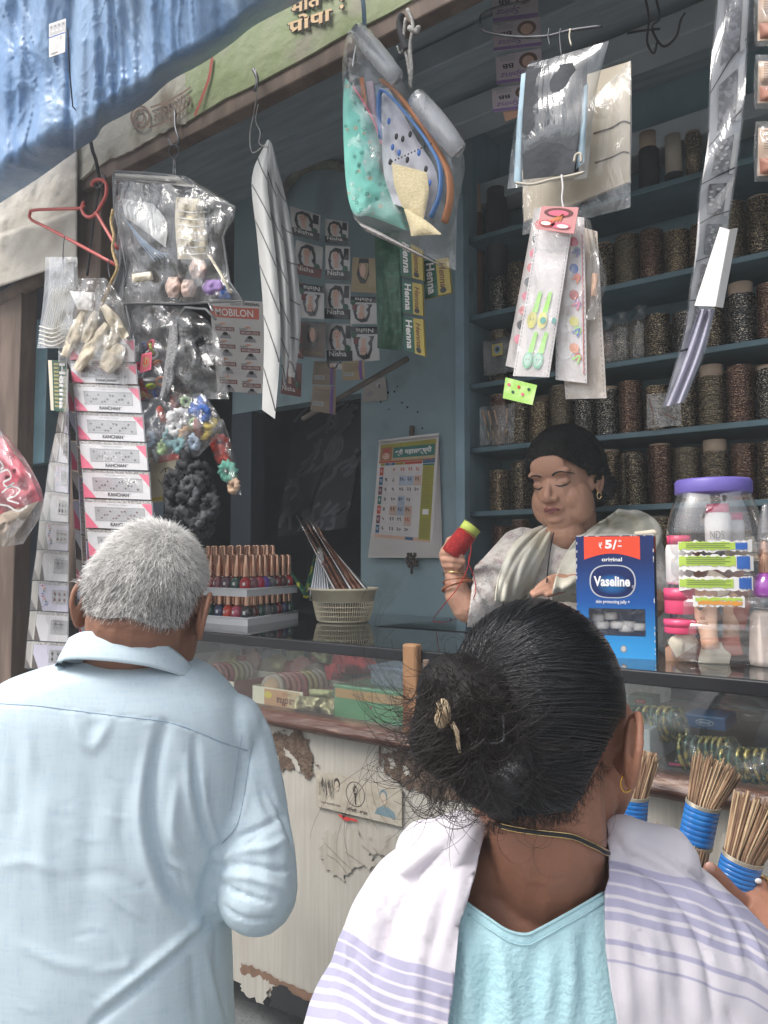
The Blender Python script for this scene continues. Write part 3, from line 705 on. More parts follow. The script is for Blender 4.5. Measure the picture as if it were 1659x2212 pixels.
  # big rolls on the top shelf
for i,(x0,x1,y0,y1,ym,wt,dk)in enumerate([(1383,1425,295,470,330,tube1,darkroll),(1438,1478,300,458,383,tube2,darkroll),(1484,1518,292,445,296,tube1,BG[2]),(1010,1045,408,540,470,tube1,mat('brown_roll',(.12,.07,.05),.8)),(1052,1095,415,535,416,tube1,darkroll),(1255,1290,405,480,440,tube1,darkroll)]):
 z0=SHZ[0]if i not in(3,4)else SHZ[1];c=PY((x0+x1)/2,y1,1.86);Zr=(x1-x0)/2*np.dot(c-CAM,cF)/FL
 zt,zm=PY(x0,y0,1.86)[2],PY(x0,ym,1.86)[2];root=thing('ribbon_roll',['dark roll with a brown tube end on the top shelf','dark roll with a pale tube end on the top shelf','tall sparkly roll beside the pale roll on the top shelf','brown roll at the left end of the second shelf','plain dark roll at the left of the second shelf','short dark roll behind the cream card on the top shelf'][i],'roll',(c[0],1.86,z0),'rolls on the upper shelves')
 b=MB();b.lathe([(Zr,z0),(Zr,zm-.003),(Zr*.93,zm)],dk,(c[0],1.86,0),24);b.build('wound_roll',root)
 if ym-y0>3:b=MB();b.lathe([(Zr*.88,zm-.005),(Zr*.88,zt),(Zr*.8,zt),(Zr*.8,zt-.02)],wt,(c[0],1.86,0),24);b.build('tube_end',root)
clearf=film('clear_film',haze=.06,bump=.5,bs=25,hz=(.75,.75,.75));clearm=film('milky_film',haze=.15,bump=.5,bs=18,hz=(.72,.72,.70))
greyf=film('smoky_film',haze=.09,tint=(.95,.95,.95),hz=(.5,.49,.47),bump=.8,bs=16,gl=.95,rough=.06,ior=1.55)
# wrapped bangle rolls in plastic on the third shelf
for i,cx in enumerate((1318,1345,1385)):
 c=PY(cx,770,1.85);z=SHZ[2];h=[.115,.125,.13][i]
 root=thing('wrapped_bangle_roll',['plastic wrapped bangle roll behind the hair clip cards','crumpled plastic wrapped bangle roll, middle of three on the third shelf','tall plastic wrapped bangle roll with a pointed top on the third shelf'][i],'bangle roll',(c[0],1.85,z),'plastic wrapped bangle rolls')
 b=MB();b.lathe([(.026,z),(.027,z+h*.8),(.02,z+h*.82)],BG[(i*2+3)%5],(c[0],1.85,0),18);b.build('bangle_column',root)
 b=MB();b.lathe([(.029+.003*nz((k,i,0),.9),z+.002+h*k/9)for k in range(8)]+[(.016,z+h*.93),(.006,z+h),(.018,z+h*1.08)],clearm,(c[0],1.85,0),14);b.build('plastic_wrap',root)
 # packets leaning on the shelves
def shelfpack(name,px,Y,label,cat,art,m=None):
 root=thing(name,label,cat,PY(*px[3],Y));b=MB();q=quadpx(px,b,Y=Y);art(q,root);
 if b.n:b.build('card',root)
 b=MB();pillow(b,[px[0],px[3]],[px[1],px[2]],Y-.006,.006,m or clearf,8,8,wr=.4,ws=40);b.build('pouch',root)
 return root
brush_h=mat('tan_brush_handle',(.55,.33,.2),.5);gold=mat('gold_ferrule',(.75,.55,.25),.25,metal=1)
def art_brush(q,root):
 for k,(u,a)in enumerate(((.12,.22),(.28,.2),(.46,.18),(.82,-.02))):
  b=MB();b.tube([q.pt(u,.12,.006),q.pt(u+a*.5,.5,.006)],lambda t:.0035-.0012*t,brush_h,8);b.tube([q.pt(u+a*.5,.5,.006),q.pt(u+a,.9,.006)],.0014,gold,8);b.build('makeup_brush',root)
shelfpack('brush_pack',[(1036,880),(1112,872),(1110,956),(1036,964)],1.79,'clear pouch of tan makeup brushes leaning on the fourth shelf','brush pack',art_brush)
def art_gog(q,root):
 q.rect(0,0,1,1,M['ink'],0)
 for cu in(.38,.82):
  q.rect(cu-.14,.14,cu+.14,.48,M['yellow'],1)
  q.ell(cu,.3,.085,.12,mat('pale_blue_print',(.2,.4,.5),.5),2);q.ell(cu,.3,.05,.07,M['ink'],3)
shelfpack('black_card_pack',[(1042,738),(1128,722),(1126,800),(1046,812)],1.79,'black packets with yellow squares and blue rings on the third shelf','packet',art_gog)
def art_clip(q,root):
 for k,(u0,v0,u1,v1)in enumerate(((.12,.15,.2,.9),(.35,.55,.9,.85),(.5,.25,.7,.6))):
  b=MB();b.tube([q.pt(u0,v0,.004),q.pt((u0+u1)/2+.05,(v0+v1)/2,.007),q.pt(u1,v1,.004)],.003,mat('brown_clip',(.2,.08,.06),.3),8);b.build('hair_clip',root)
shelfpack('clip_pouch',[(1397,852),(1470,846),(1472,918),(1397,926)],1.775,'small clear pouch of brown hair clips on the fourth shelf','pouch',art_clip,clearm)
def art_card(q,root):
 q.ell(.3,.65,.12,.12,M['grey']);q.ell(.68,.3,.12,.1,M['lgrey']);q.ell(.7,.35,.05,.1,M['maroon']);q.stroke([(.15,.4),(.35,.5),(.5,.7)],.02,M['grey'])
b=MB();q=quadpx([(787,820),(833,815),(836,864),(783,869)],b,Y=1.755);art_card(q,None);q.base(mat('dim_card',(.38,.35,.31),.8),.001)
b.build('paper_card',label='small grey printed paper card hanging on the blue wall',cat='card')
# ================================================================= calendar
cal=thing('wall_calendar','Marathi wall calendar with a green title band on the blue wall','calendar',PY(885,1190,1.75))
pg=mat('calendar_paper',(.62,.58,.56),.7,var=.06)
for k in range(7):
 b=MB();e=k*.0022;o_=k*2.3
 P0=[(819+o_*.5,955),(948,940+o_*.3),(934+o_*1.6,1176+o_*2.1),(797-o_*.6+6,1163+o_*3)]
 G=[]
 for i in range(9):
  u=i/8;row=[]
  for j in range(17):
   v=j/16;x=(P0[0][0]*(1-u)+P0[1][0]*u)*(1-v)+(P0[3][0]*(1-u)+P0[2][0]*u)*v;y=(P0[0][1]*(1-u)+P0[1][1]*u)*(1-v)+(P0[3][1]*(1-u)+P0[2][1]*u)*v
   row.append(PY(x,y,1.757-.016+e-.02*v*v*(1-u*.3)-.006*math.sin(v*5)))
  G.append(row)
 b.grid(G,pg);b.build('calendar_leaf',cal)
 if k==0:G0=V(G)
def calfn(u,v,off):
 u=min(max(u,0),1);v=min(max(v,0),1);a=u*8;c=v*16;i=min(int(a),7);j=min(int(c),15);fu,fv=a-i,c-j
 return(G0[i,j]*(1-fu)+G0[i+1,j]*fu)*(1-fv)+(G0[i,j+1]*(1-fu)+G0[i+1,j+1]*fu)*fv+V([0,-1,0])*off
PC=[(800,715),(1180,668),(1139,1368),(748,1330)]
b=MB();q=Q(None,None,None,None,b,calfn);q.asp=.55;q.lay=.0006
def C(x,y):return invbil(PC,x,y)
def crect(x0,y0,x1,y1,m,L=1):(u0,v0),(u1,v1)=C(x0,y0),C(x1,y1);q.rect(u0,v0,u1,v1,m,L)
def ctext(s,x0,y0,x1,y1,m,L=2,**k):(u0,v0),(u1,v1)=C(x0,y0),C(x1,y1);q.text(s,u0,v0,u1,v1,m,L,**k)
ol=mat('calendar_olive',(.30,.28,.04),.7);cg=mat('calendar_green',(.03,.16,.13),.7);corg=mat('calendar_brown',(.34,.13,.05),.7);cred=mat('calendar_red',(.45,.06,.04),.7);cbl=mat('calendar_blue',(.04,.12,.22),.7);lb=mat('calendar_pale_blue',(.36,.42,.52),.7);pe=mat('calendar_peach',(.55,.36,.27),.7)
q.rect(.03,.03,.965,.075,ol);q.rect(.03,.075,.965,.205,mat('calendar_khaki',(.42,.34,.2),.7))
q.rect(.05,.065,.235,.20,corg,2);q.ell(.14,.12,.05,.04,cred,3);q.ell(.14,.155,.06,.035,pe,3);q.rect(.255,.075,.95,.178,cg,2)
q.text('श्री',.29,.095,.42,.165,M['white'],3,bold=.03);q.text('महालक्ष्मी',.45,.09,.90,.165,M['white'],3,bold=.03)
q.rect(.03,.205,.5,.222,cred,2);q.rect(.5,.205,.965,.222,corg,2)
q.rect(.06,.225,.13,.25,ol,2);q.rect(.14,.225,.3,.25,cbl,2);q.text('जून',.19,.228,.25,.247,M['white'],3);q.rect(.31,.225,.45,.25,ol,2);q.text('२०२५',.33,.228,.43,.247,cred,3);q.rect(.46,.225,.75,.25,cred,2);q.rect(.76,.21,.965,.25,cbl,2)
q.rect(.765,.255,.955,.965,ol,1);q.rect(.765,.255,.955,.27,cg,2);q.rect(.81,.68,.91,.73,M['white'],3)
for k in range(26):q.rect(.785,.29+.0145*k,.785+.13*(1 if k%4 else .6),.293+.0145*k,mat('calendar_dim_ink',(.18,.17,.06),.7),2)
for k in range(14):q.rect(.785,.77+.0125*k,.93,.773+.0125*k,mat('calendar_dim_ink',(.18,.17,.06),.7),2)
rows=[['','७','१४','२१','२८'],['१','८','१५','२२','२९'],['२','९','१६','२३','३०'],['३','१०','१७','२४',''],['४','११','१८','२५',''],['५','१२','१९','२६',''],['६','१३','२०','२७','']]
rc=[cred,cbl,mat('calendar_maroon',(.15,.05,.07),.7),cg,cred,mat('calendar_maroon',(.15,.05,.07),.7),cbl]
for r in range(7):
 v0=.262+r*.098;q.rect(.055,v0+.004,.115,v0+.088,rc[r],2);q.text('रसमबगशश'[r],.068,v0+.03,.102,v0+.06,M['white'],3)
 for c_ in range(5):
  u0=.13+c_*.125;bgm={(1,2):lb,(1,3):lb,(1,4):pe,(4,1):pe,(4,2):lb,(4,3):pe,(5,3):pe,(3,2):lb}.get((r,c_))
  if bgm:q.rect(u0+.003,v0+.002,u0+.12,v0+.094,bgm,1)
  s_=rows[r][c_]
  if s_:w_=.04 if len(s_)==1 else .07;q.text(s_,u0+.02,v0+.018,u0+.02+w_,v0+.055,cred if r==0 or(r,c_)in((5,3),)else M['ink'],3,bold=.02)
  if s_:
   for k in range(2):q.rect(u0+.015,v0+.068+k*.012,u0+.105,v0+.071+k*.012,M['lgrey'],2)
 q.rect(.05,v0+.096,.76,v0+.098,M['lgrey'],2)
for c_ in range(6):q.rect(.127+c_*.125,.26,.129+c_*.125,.945,M['lgrey'],2)
q.rect(.04,.95,.96,.985,pe,1);q.rect(.55,.952,.68,.98,cbl,2)
b.build('calendar_print',cal)
b=MB();b.tube([PY(819,953,1.733),PY(948,938,1.733)],.004,M['white'],8);b.tube([PY(886,944,1.735),PY(884,932,1.745),PY(889,926,1.75)],.0012,M['metal'],6);b.build('calendar_hanger',cal)
b=MB();b.tube([PY(890,920,1.752),PY(889,945,1.752)],.007,M['brown'],8);b.build('wall_peg',label='little brown peg the calendar hangs from',cat='peg')
random.seed(4);b=MB()
for k in range(26):
 p=PY(890+random.uniform(-11,11),1208+random.uniform(-14,16),1.745);b.ell(p,(.006,.006,.006),mat('dried_beads',(.07,.05,.045),.8,var=.3),n=8,k=5)
b.tube([PY(889,1215,1.747),PY(889,1240,1.747)],.003,mat('dried_beads',(.07,.05,.045),.8),6)
b.build('dried_bead_bunch',label='dried bunch of dark beads hanging below the calendar',cat='bead bunch')
b=MB()
for(x,y,r_)in((822,868,3),(838,848,4),(852,846,3),(868,870,3),(880,880,3),(902,890,3),(858,835,2),(840,884,2),(912,925,3)):b.ell(PY(x,y,1.759),(.0009*r_,.003,.0009*r_),M['ink'],n=8,k=5)
b.build('wall_nail',label='scattered nail holes and rusty nails on the blue wall',cat='nails')
# ================================================================= nail polish stand
A0=PZ(535,1353,ZC);B0=PZ(644,1336,ZC);C0=A0+V([-.30,.0,0])
ex=C0-A0;ex/=np.linalg.norm(ex);ey=B0-A0;Ly=np.linalg.norm(ey);ey/=Ly;Lx=.27
NY=8;NX=8;sx_=(Lx-.02)/NX;sy_=(Ly-.02)/NY
plast=mat('white_plastic',(.74,.74,.75),.35,var=.03)
stnd=thing('polish_stand','white stepped plastic stand full of nail polish bottles','display stand',A0)
H1=.0175;dz2=(1352-1289)*np.dot(A0-CAM,cF)/FL
def tier(z,insx,insy,ly0=0.,name='tier'):
 b=MB();o=A0+ex*insx+ey*(insy+ly0)+V([0,0,z]);lx=Lx-insx;ly=Ly-insy-ly0
 outer=[o,o+ex*lx,o+ex*lx+ey*ly,o+ey*ly]
 lo=[p+(o+ex*lx/2+ey*ly/2-p)*0 for p in outer]
 up=[p+V([0,0,H1])for p in outer];b.hexa(up+lo,plast);b.build(name,stnd)
 b=MB()
 for i in range(4):b.tube([up[i],up[(i+1)%4]],.0022,plast,8)
 b.build('tier_rim',stnd)
tier(0,0,0);tier(dz2,.004,.0,0);tier(dz2*1.36,.02,.01,Ly*.45)
b=MB()
b.box(A0+ex*.13+ey*Ly*.5+V([0,0,dz2*.7]),(.02,.16,dz2*1.3),plast);b.build('stand_column',stnd)
capm=mat('rose_gold_cap',(.78,.47,.33),.22,metal=1,var=.15,vs=20)
pcols=dict(red=(.42,.012,.02),crimson=(.5,.01,.06),mauve=(.24,.07,.09),plum=(.09,.03,.06),green=(.015,.07,.05),orange=(.6,.05,.02),navy=(.008,.02,.09),rose=(.45,.06,.12),black=(.012,.012,.015),brown=(.10,.02,.015),violet=(.12,.04,.4),grey=(.12,.12,.13),wine=(.18,.008,.02))
bottle_proto={}
def mk_bottle(cname):
 root=bpy.data.objects.new('polish_bottle',None);COL.objects.link(root);ORG[root.name]=V([0,0,0])
 m=mat('polish_'+cname,pcols[cname],.12,var=.05,coat=1.)
 b=MB();b.lathe([(.010,0),(.0128,.002),(.0132,.012),(.0122,.020),(.008,.0255),(.0055,.027),(.0055,.029)],m,n=16,sup=3.2);b.build('bottle_glass',root)
 b=MB();vs_=[]
 b.lathe([(.0085,.028),(.0088,.0295),(.0075,.06),(.0066,.079),(.0064,.0805),(.004,.0815)],capm,n=12);b.build('cap',root)
 b=MB();b.box((.0,-.0131,.012),(.006,.0006,.007),M['white']);b.build('logo_patch',root)
 return root
random.seed(8);seqs={0:['crimson','red','mauve','plum','green','red','rose','crimson'],1:['orange','green','navy','orange','rose','black','brown','wine']}
side={0:['red','mauve','crimson','violet','grey','wine','brown','red'],1:['black','brown','green','grey','black','wine','navy','green']}
tn={0:'upper tier',1:'lower tier',2:'top back tier'}
for tr_,(z,insx,y0)in{1:(H1,0,0),0:(dz2+H1,.004,0),2:(dz2*1.36+H1,.02,.45)}.items():
 for i in range(NX):
  for j in range(NY):
   if tr_!=2 and 2<=i and 2<=j:continue
   if tr_==0 and j>=4 and i>0:continue
   if tr_==2 and(j<4 or j>5):continue
   p=A0+ex*(insx+.014+(i+.0)*sx_*1.02)+ey*(.014+j*sy_*1.02)+V([0,0,z])+V([random.uniform(-.001,.001),random.uniform(-.001,.001),0])
   if proj(p)[0][0]<405:continue
   cn=(seqs[tr_%2][(NX-1-i+6)%8]if j==0 else side[tr_%2][j])if(i==0 or j==0)and tr_!=2 else random.choice(list(pcols))
   if cn not in bottle_proto:o=bottle_proto[cn]=mk_bottle(cn);o.location=tuple(p)
   else:o=copy_tree(bottle_proto[cn],None,p)
   o.rotation_euler=(0,0,random.uniform(-.3,.3)+(.5 if i==0 else 0))
   tag(o,'%s nail polish bottle, %s, %s row from the front, %s from the right'%(cn,tn[tr_],ordn[j],ordn[i]),'nail polish','nail polish bottles on the stand')
   # ================================================================= basket with henna cones
bc=PZ(713,1346,ZC);dB=np.dot(bc-CAM,cF);bc=bc+V([0,.05,0]);sB=(dB+.05)/FL
bk=thing('plastic_basket','cream slotted plastic basket holding henna cones','basket',bc)
bm_=mat('cream_plastic',(.78,.71,.53),.45,rgb2=(.64,.56,.38),vs=25,mix=(.5,.75));Rt,Rb=76*sB,54*sB;Hb=71*sB*1.0
b=MB();zr=ZC+Hb
def rad(t):return Rb+(Rt*.93-Rb)*(t**.75)
b.lathe([(rad(.62),ZC+Hb*.62),(rad(.98),ZC+Hb*.96),(Rt,ZC+Hb*.955),(Rt*1.015,ZC+Hb),(Rt,ZC+Hb*1.03),(Rt*.93,ZC+Hb*1.01),(rad(.6)-.002,ZC+Hb*.62)],bm_,(bc[0],bc[1],0),48);b.build('basket_rim',bk)
b=MB();n_s=78
for i in range(n_s):
 a=2*math.pi*i/n_s;ca,sa=math.cos(a),math.sin(a);path=[(bc[0]+rad(t)*ca,bc[1]+rad(t)*sa,ZC+Hb*t)for t in(.06,.2,.4,.64)]
 b.tube(path,.0012,bm_,4,False)
for t in(.2,.34,.48):b.lathe([(rad(t)-.0008,ZC+Hb*t-.001),(rad(t)+.0006,ZC+Hb*t),(rad(t)-.0008,ZC+Hb*t+.001)],bm_,(bc[0],bc[1],0),48)
b.lathe([(Rb*.2,ZC+.001),(Rb*.97,ZC+.001),(rad(.07),ZC+Hb*.07),(rad(.07)-.002,ZC+Hb*.08),(Rb*.9,ZC+.003)],bm_,(bc[0],bc[1],0),48);b.build('basket_slats',bk)
silv=mat('silver_foil',(.72,.72,.72),.18,metal=1,var=.05);brn=mat('brown_foil',(.22,.085,.05),.2,metal=.7,rgb2=(.38,.2,.13),vs=40);grn=mat('green_foil',(.01,.12,.06),.3,rgb2=(.6,.6,.03),vs=35,mix=(.52,.56),metal=.2)
def cone_pack(x0,y0,x1,y1,dy0,dy1,r,m,lab,grp):
 p0=PY(x0,y0,bc[1]+dy0);p1=PY(x1,y1,bc[1]+dy1);d=p1-p0;p0=p0-d*.25
 b=MB();b.tube([p0+(p1-p0)*k/5 for k in range(6)],[r*1.15,r*1.3,r*.75,r*.48,r*.24,.0007],m,9,flat=.55);b.build('henna_cone',label=lab,cat='henna cone',group=grp,loc=p0)
random.seed(9)
sx0=[674,680,686,692,698,704,711]
for k,x in enumerate(sx0):cone_pack(x,1274,688+k*1.2,1180+k,-.035+.004*k,-.01,.0048,silv,'silver foil henna cone, %s from the left in the silver bunch'%ordn[k],'silver henna cones in the basket')
bx=[722,730,738,746,754,761,768,774,781]
for k,x in enumerate(bx):cone_pack(x,1268-(k%3)*4,640+k*6.0,[1113,1120,1110,1125,1117,1124,1122,1136,1150][k],-.02+.006*k,.0+.004*(k%3),.0056,brn if k%4 else silv,'%s long henna cone, %s from the left in the leaning bunch'%('silver edged' if k%4==0 else 'brown',ordn[k]),'brown henna cones in the basket')
for k,(x0,x1,y1,lab)in enumerate(((664,682,1186,'green and yellow henna cone standing behind the silver ones, left'),(672,687,1184,'green and yellow henna cone tight against the silver bunch'),(651,601,1192,'green henna cone leaning out alone to the left of the basket'))):cone_pack(x0,1270,x1,y1,-.02,-.01,.0068,grn,lab,'green henna cones in the basket')
b=MB();c_=PY(707,1212,bc[1]-.02);dr=PY(690,1200,bc[1])-PY(720,1250,bc[1]);Rf=frame(dr);b.add(V([(.017*math.cos(2*math.pi*i/20)*k2,.017*math.sin(2*math.pi*i/20)*k2*.8,zz)for k2,zz in((1,-.001),(1.06,0),(1,.001))for i in range(20)])@Rf.T+c_,[(r*20+i,r*20+(i+1)%20,(r+1)*20+(i+1)%20,(r+1)*20+i)for r in range(2)for i in range(20)],mat('brown_rubber',(.2,.04,.02),.5),True)
b.build('rubber_band',label='reddish rubber band round the leaning brown cones',cat='rubber band')
# ================================================================= blue jelly box
BL,BR=PZ(1247,1417,ZC),PZ(1417,1425,ZC);dd=np.dot(BR-CAM,cF)
def up_to(p,y):  # vertical above p until picture row y
 z=p[2]
 for _ in range(30):z+=(proj(V([p[0],p[1],z]))[1][0]-y)*dd/FL
 return V([p[0],p[1],z])
TLb,TRb=up_to(BL,1157),up_to(BR,1157);TLb[2]=TRb[2]=(TLb[2]+TRb[2])/2
ez=(BR-BL)/np.linalg.norm(BR-BL);dep=V([-ez[1],ez[0],0])*.075
jb=thing('jelly_box','blue petroleum jelly carton with a red price banner on the counter','carton',(BL+BR)/2)
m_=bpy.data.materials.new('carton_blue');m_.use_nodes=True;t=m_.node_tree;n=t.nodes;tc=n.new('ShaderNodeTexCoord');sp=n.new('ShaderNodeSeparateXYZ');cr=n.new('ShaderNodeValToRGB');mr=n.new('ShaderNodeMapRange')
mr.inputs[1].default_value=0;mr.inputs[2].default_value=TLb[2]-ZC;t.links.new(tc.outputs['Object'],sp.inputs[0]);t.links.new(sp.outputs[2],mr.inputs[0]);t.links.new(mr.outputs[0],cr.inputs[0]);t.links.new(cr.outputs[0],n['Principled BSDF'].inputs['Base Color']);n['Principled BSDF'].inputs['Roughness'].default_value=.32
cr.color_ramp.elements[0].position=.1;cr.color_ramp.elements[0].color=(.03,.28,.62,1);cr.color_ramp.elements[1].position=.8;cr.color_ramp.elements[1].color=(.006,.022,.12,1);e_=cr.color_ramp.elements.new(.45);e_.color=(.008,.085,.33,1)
cblue=m_
b=MB();q=Q(TLb,TRb,BR,BL,b)
W0,W1,V0,V1=.16,.88,.60,.82
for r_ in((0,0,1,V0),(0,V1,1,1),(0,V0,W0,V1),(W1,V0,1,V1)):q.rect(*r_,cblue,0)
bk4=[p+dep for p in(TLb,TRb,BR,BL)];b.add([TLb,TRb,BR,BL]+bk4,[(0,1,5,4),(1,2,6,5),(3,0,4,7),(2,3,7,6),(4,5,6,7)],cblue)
b.build('carton_body',jb)
b=MB();q=Q(TLb,TRb,BR,BL,b);q.lay=.0003;A=q.asp
rd=mat('banner_red',(.80,.075,.03),.35,var=.03);wh=mat('print_white',(.85,.85,.85),.4,var=.02);ovn=mat('oval_navy',(.006,.02,.11),.3);ovb=mat('oval_blue',(.01,.11,.42),.3);slv=mat('oval_silver',(.62,.65,.68),.3,metal=.3);ovb2=mat('oval_mid_blue',(.012,.05,.24),.3);ovb3=mat('oval_bright_blue',(.02,.19,.55),.3)
arc=[(.83-.72*i/14,.198-.05*math.sin(math.pi*i/14))for i in range(15)]
q.poly([(.11,.006),(.83,.006)]+arc,rd)
q.text('₹',.305,.055,.35,.105,wh,2,bold=.02);q.text('5',.385,.035,.475,.108,wh,2,bold=.045);q.text('/',.48,.035,.54,.115,wh,2,bold=.03);q.text('-',.55,.082,.60,.092,wh,2,bold=.03);q.text('*',.555,.035,.60,.07,wh,2,bold=.03)
q.text('original',.34,.18,.60,.222,wh,2,bold=.02)
def oval(sc,m,L):q.poly([(.473+sc*.297*math.copysign(abs(math.cos(a))**.62,math.cos(a))*(1),.378+sc*.137*(math.copysign(abs(math.sin(a))**.9,math.sin(a))*(1.0)))for a in[2*math.pi*(i+.5)/40 for i in range(40)]],m,L)
oval(1,slv,1);oval(.94,ovn,2)
for k in range(8):
 s_=1-k/8;c_=[.006+(.02-.006)*k/7,.02+(.24-.02)*k/7,.11+(.60-.11)*k/7]
 q.ell(.473,.40,.24*s_,.095*s_,mat('oval_glow_%s'%'abcdefgh'[k],c_,.3,var=.01),3+k,24)
q.text('Vaseline',.235,.334,.70,.418,wh,14,bold=.035);q.ell(.737,.418,.018,.012,mat('print_silver',(.5,.5,.55),.4),12);q.text('skin protecting jelly +',.255,.53,.69,.565,wh,2,bold=.01)
q.text('®',.722,.41,.752,.427,ovn,13);q.ell(.60,.925,.04,.03,M['grey'],1);q.ell(.60,.925,.03,.022,M['lgrey'],2)
for k in range(50):  # printed dot pattern
 for j in range(2):pass
for k in range(26):u=random.choice([random.uniform(0,.012),random.uniform(.988,1)]);v=random.random();q.rect(min(u,.99),v,min(u,.99)+.01,min(v+random.uniform(.004,.03),1),M['white'],1)
for k in range(14):u=random.random()*.95;q.rect(u,.0,u+random.uniform(.01,.05),.006,M['white'],2)
b.build('carton_print',jb)
b=MB();q=Q(TRb,TRb+dep,BR+dep,BR,b);q.rect(0.05,.01,.9,.14,rd,1);q.text('₹5',.35,.04,.6,.1,wh,2);q.poly([(.25,.3),(.9,.28),(.9,.5),(.25,.47)],ovn,1);q.text('Vaseline',.3,.35,.85,.42,wh,2);q.rect(.45,.80,.9,.93,M['ink'],1);q.text('8716',.5,.83,.85,.9,wh,2);b.build('side_print',jb)
b=MB();q=Q(TLb,TRb,BR,BL,b)
for(u,v,s_)in((.30,.78,1),(.52,.775,1.1),(.66,.77,.9),(.80,.785,1),(.42,.70,.8),(.25,.72,.8),(.62,.80,1)):
 p=q.pt(u,v,-.03);b.lathe([(.011*s_,0),(.0125*s_,.002),(.0125*s_,.010),(.010*s_,.012),(0,.012)],random.choice([M['white'],mat('tub_grey',(.45,.47,.5),.4)]),p,16)
b.build('jelly_tubs',jb)
b=MB();q=Q(TLb,TRb,BR,BL,b);q.rect(W0+.002,V0+.002,W1-.002,V1-.002,clearf,-.2);b.build('window_film',jb)
b=MB();p=TLb;q=Q(TLb,TRb,BR,BL,b)
b.add([TLb+V([0,0,.001]),TRb+V([0,0,.001]),TRb+dep+V([0,0,.004]),TLb+dep+V([0,0,.004])],[(0,1,2,3)],M['white']);b.tube([TRb+dep*.5-ez*.03+V([0,0,.004]),TRb+dep*.4+V([0,0,.007]),TRb+dep*.4+ez*.004+V([0,0,.003])],.0035,M['cream'],6);b.build('top_flap',jb)
# ================================================================= big clear jar
jc=PZ(1531,1436,ZC)+V([0,.05,0]);dj=np.dot(jc-CAM,cF);sj=dj/FL;ang=math.atan2(jc[1]-CAM[1],jc[0]-CAM[0])-math.pi/2
jar=thing('plastic_jar','big clear ribbed plastic jar with purple lid full of toiletries','jar',jc);RJ=rotz(ang)
ptop=1434
def jz(y):return(ptop-y)*sj
prof=[(80,1434),(92,1428),(95,1415),(92,1385),(94,1375),(94,1355),(90,1348),(94,1340),(94,1305),(90,1298),(95,1290),(96,1262),(91,1254),(96,1247),(96,1215),(91,1208),(96,1200),(97,1170),(97,1150),(92,1125),(85,1100),(77,1080),(74,1070)]
PJ=[(r_*sj,jz(y))for r_,y in prof];jf=film('jar_plastic',haze=.07,bump=.05,bs=6,gl=1,rough=.04,ior=1.75)
b=MB();P2=[(V([a,0]),z)for a,z in PJ];pp=catmull([(a,z,0)for a,z in PJ],3);b.lathe([(p[0],p[1])for p in pp],jf,jc,40,RJ,1,.9,3.2);b.build('jar_wall',jar)
b=MB();lidm=mat('purple_lid',(.155,.12,.43),.4,var=.05);b.lathe([(78*sj,jz(1072)),(79*sj,jz(1070)),(79*sj,jz(1046)),(75*sj,jz(1041)),(0.0001,jz(1041))],lidm,jc,48,RJ,1,.98)
for i in range(0):pass
b.build('jar_lid',jar)
def JF(u,v,o):  # label mapping on the front of the jar: u -1..1 , v reference row
 a=-math.pi/2+u*.95;ca,sa=math.cos(a),math.sin(a);qq=1/(abs(ca)**3.2+abs(sa)**3.2)**(1/3.2);r_=98.5*sj+o
 return jc+RJ@V([r_*ca*qq,r_*sa*qq*.9,jz(v)])
b=MB();q=Q(None,None,None,None,b,JF);q.asp=1
def strip(u0,u1,v0,v1,m,L,jag=3):
 n=26;top=[(u0+(u1-u0)*i/n,v0+random.uniform(-jag,jag))for i in range(n+1)];bot=[(u0+(u1-u0)*i/n,v1+random.uniform(-jag,jag))for i in range(n+1)]
 b.add([q.pt(*p,q.lay*L)for p in top+bot],[(i,i+1,n+2+i,n+1+i)for i in range(n)],m)
random.seed(5);lg=mat('label_lime',(.40,.55,.08),.5)
for(u0,u1,v0,v1)in((-.72,.72,1176,1198),(-.72,.74,1206,1238),(-.72,.72,1250,1278),(-.45,.55,1290,1312)):strip(u0,u1,v0,v1,M['white'],1)
for(u0,u1,v0,v1,m)in((-.70,.4,1178,1194,lg),(.4,.62,1180,1194,M['blue']),(-.70,.4,1208,1228,lg),(.42,.66,1208,1234,M['blue']),(-.7,.35,1256,1273,lg),(.45,.68,1252,1275,M['blue']),(-.4,.5,1294,1300,lg),(-.35,.5,1300,1308,mat('label_orange',(.65,.28,.05),.5))):strip(u0,u1,v0,v1,m,3,2)
dg_=mat('label_text',(.12,.18,.06),.6)
for(v0,n)in((1181,3),(1210,4),(1258,3)):
 for k in range(n):strip(-.55,.30-.1*(k%2),v0+k*4,v0+1.2+k*4,dg_,5,0)
b.build('torn_label',jar)
# things inside the jar
def inside(name,label,cat,x,y,dy,build):
 p=PD(x,y,dj+dy);r=thing(name,label,cat,p);build(p,r)
def talc(cap,lbl=None,s=1.,tilt=0.):
 def f(p,r):
  R=frame((math.sin(tilt),0,math.cos(tilt)),(math.cos(tilt),0,-math.sin(tilt)))
  b=MB();b.lathe([(.014*s,0),(.0165*s,.004),(.0165*s,.045*s),(.015*s,.05*s),(.011*s,.052*s)],M['white'],p,20,R,1,.8);b.build('bottle_body',r)
  b=MB();b.lathe([(.0145*s,.0505*s),(.0145*s,.062*s),(.0001,.0625*s)],cap,p,20,R,1,.8);b.build('bottle_cap',r)
  if lbl:b=MB();q=Q(p+V([-.007,-.018,.03]),p+V([.012,-.014,.03]),p+V([.012,-.014,.018]),p+V([-.007,-.018,.018]),b);q.text(lbl,0,0,1,1,M['grey']);b.build('bottle_print',r)
 return f
pk=mat('hot_pink_plastic',(.72,.07,.17),.35)
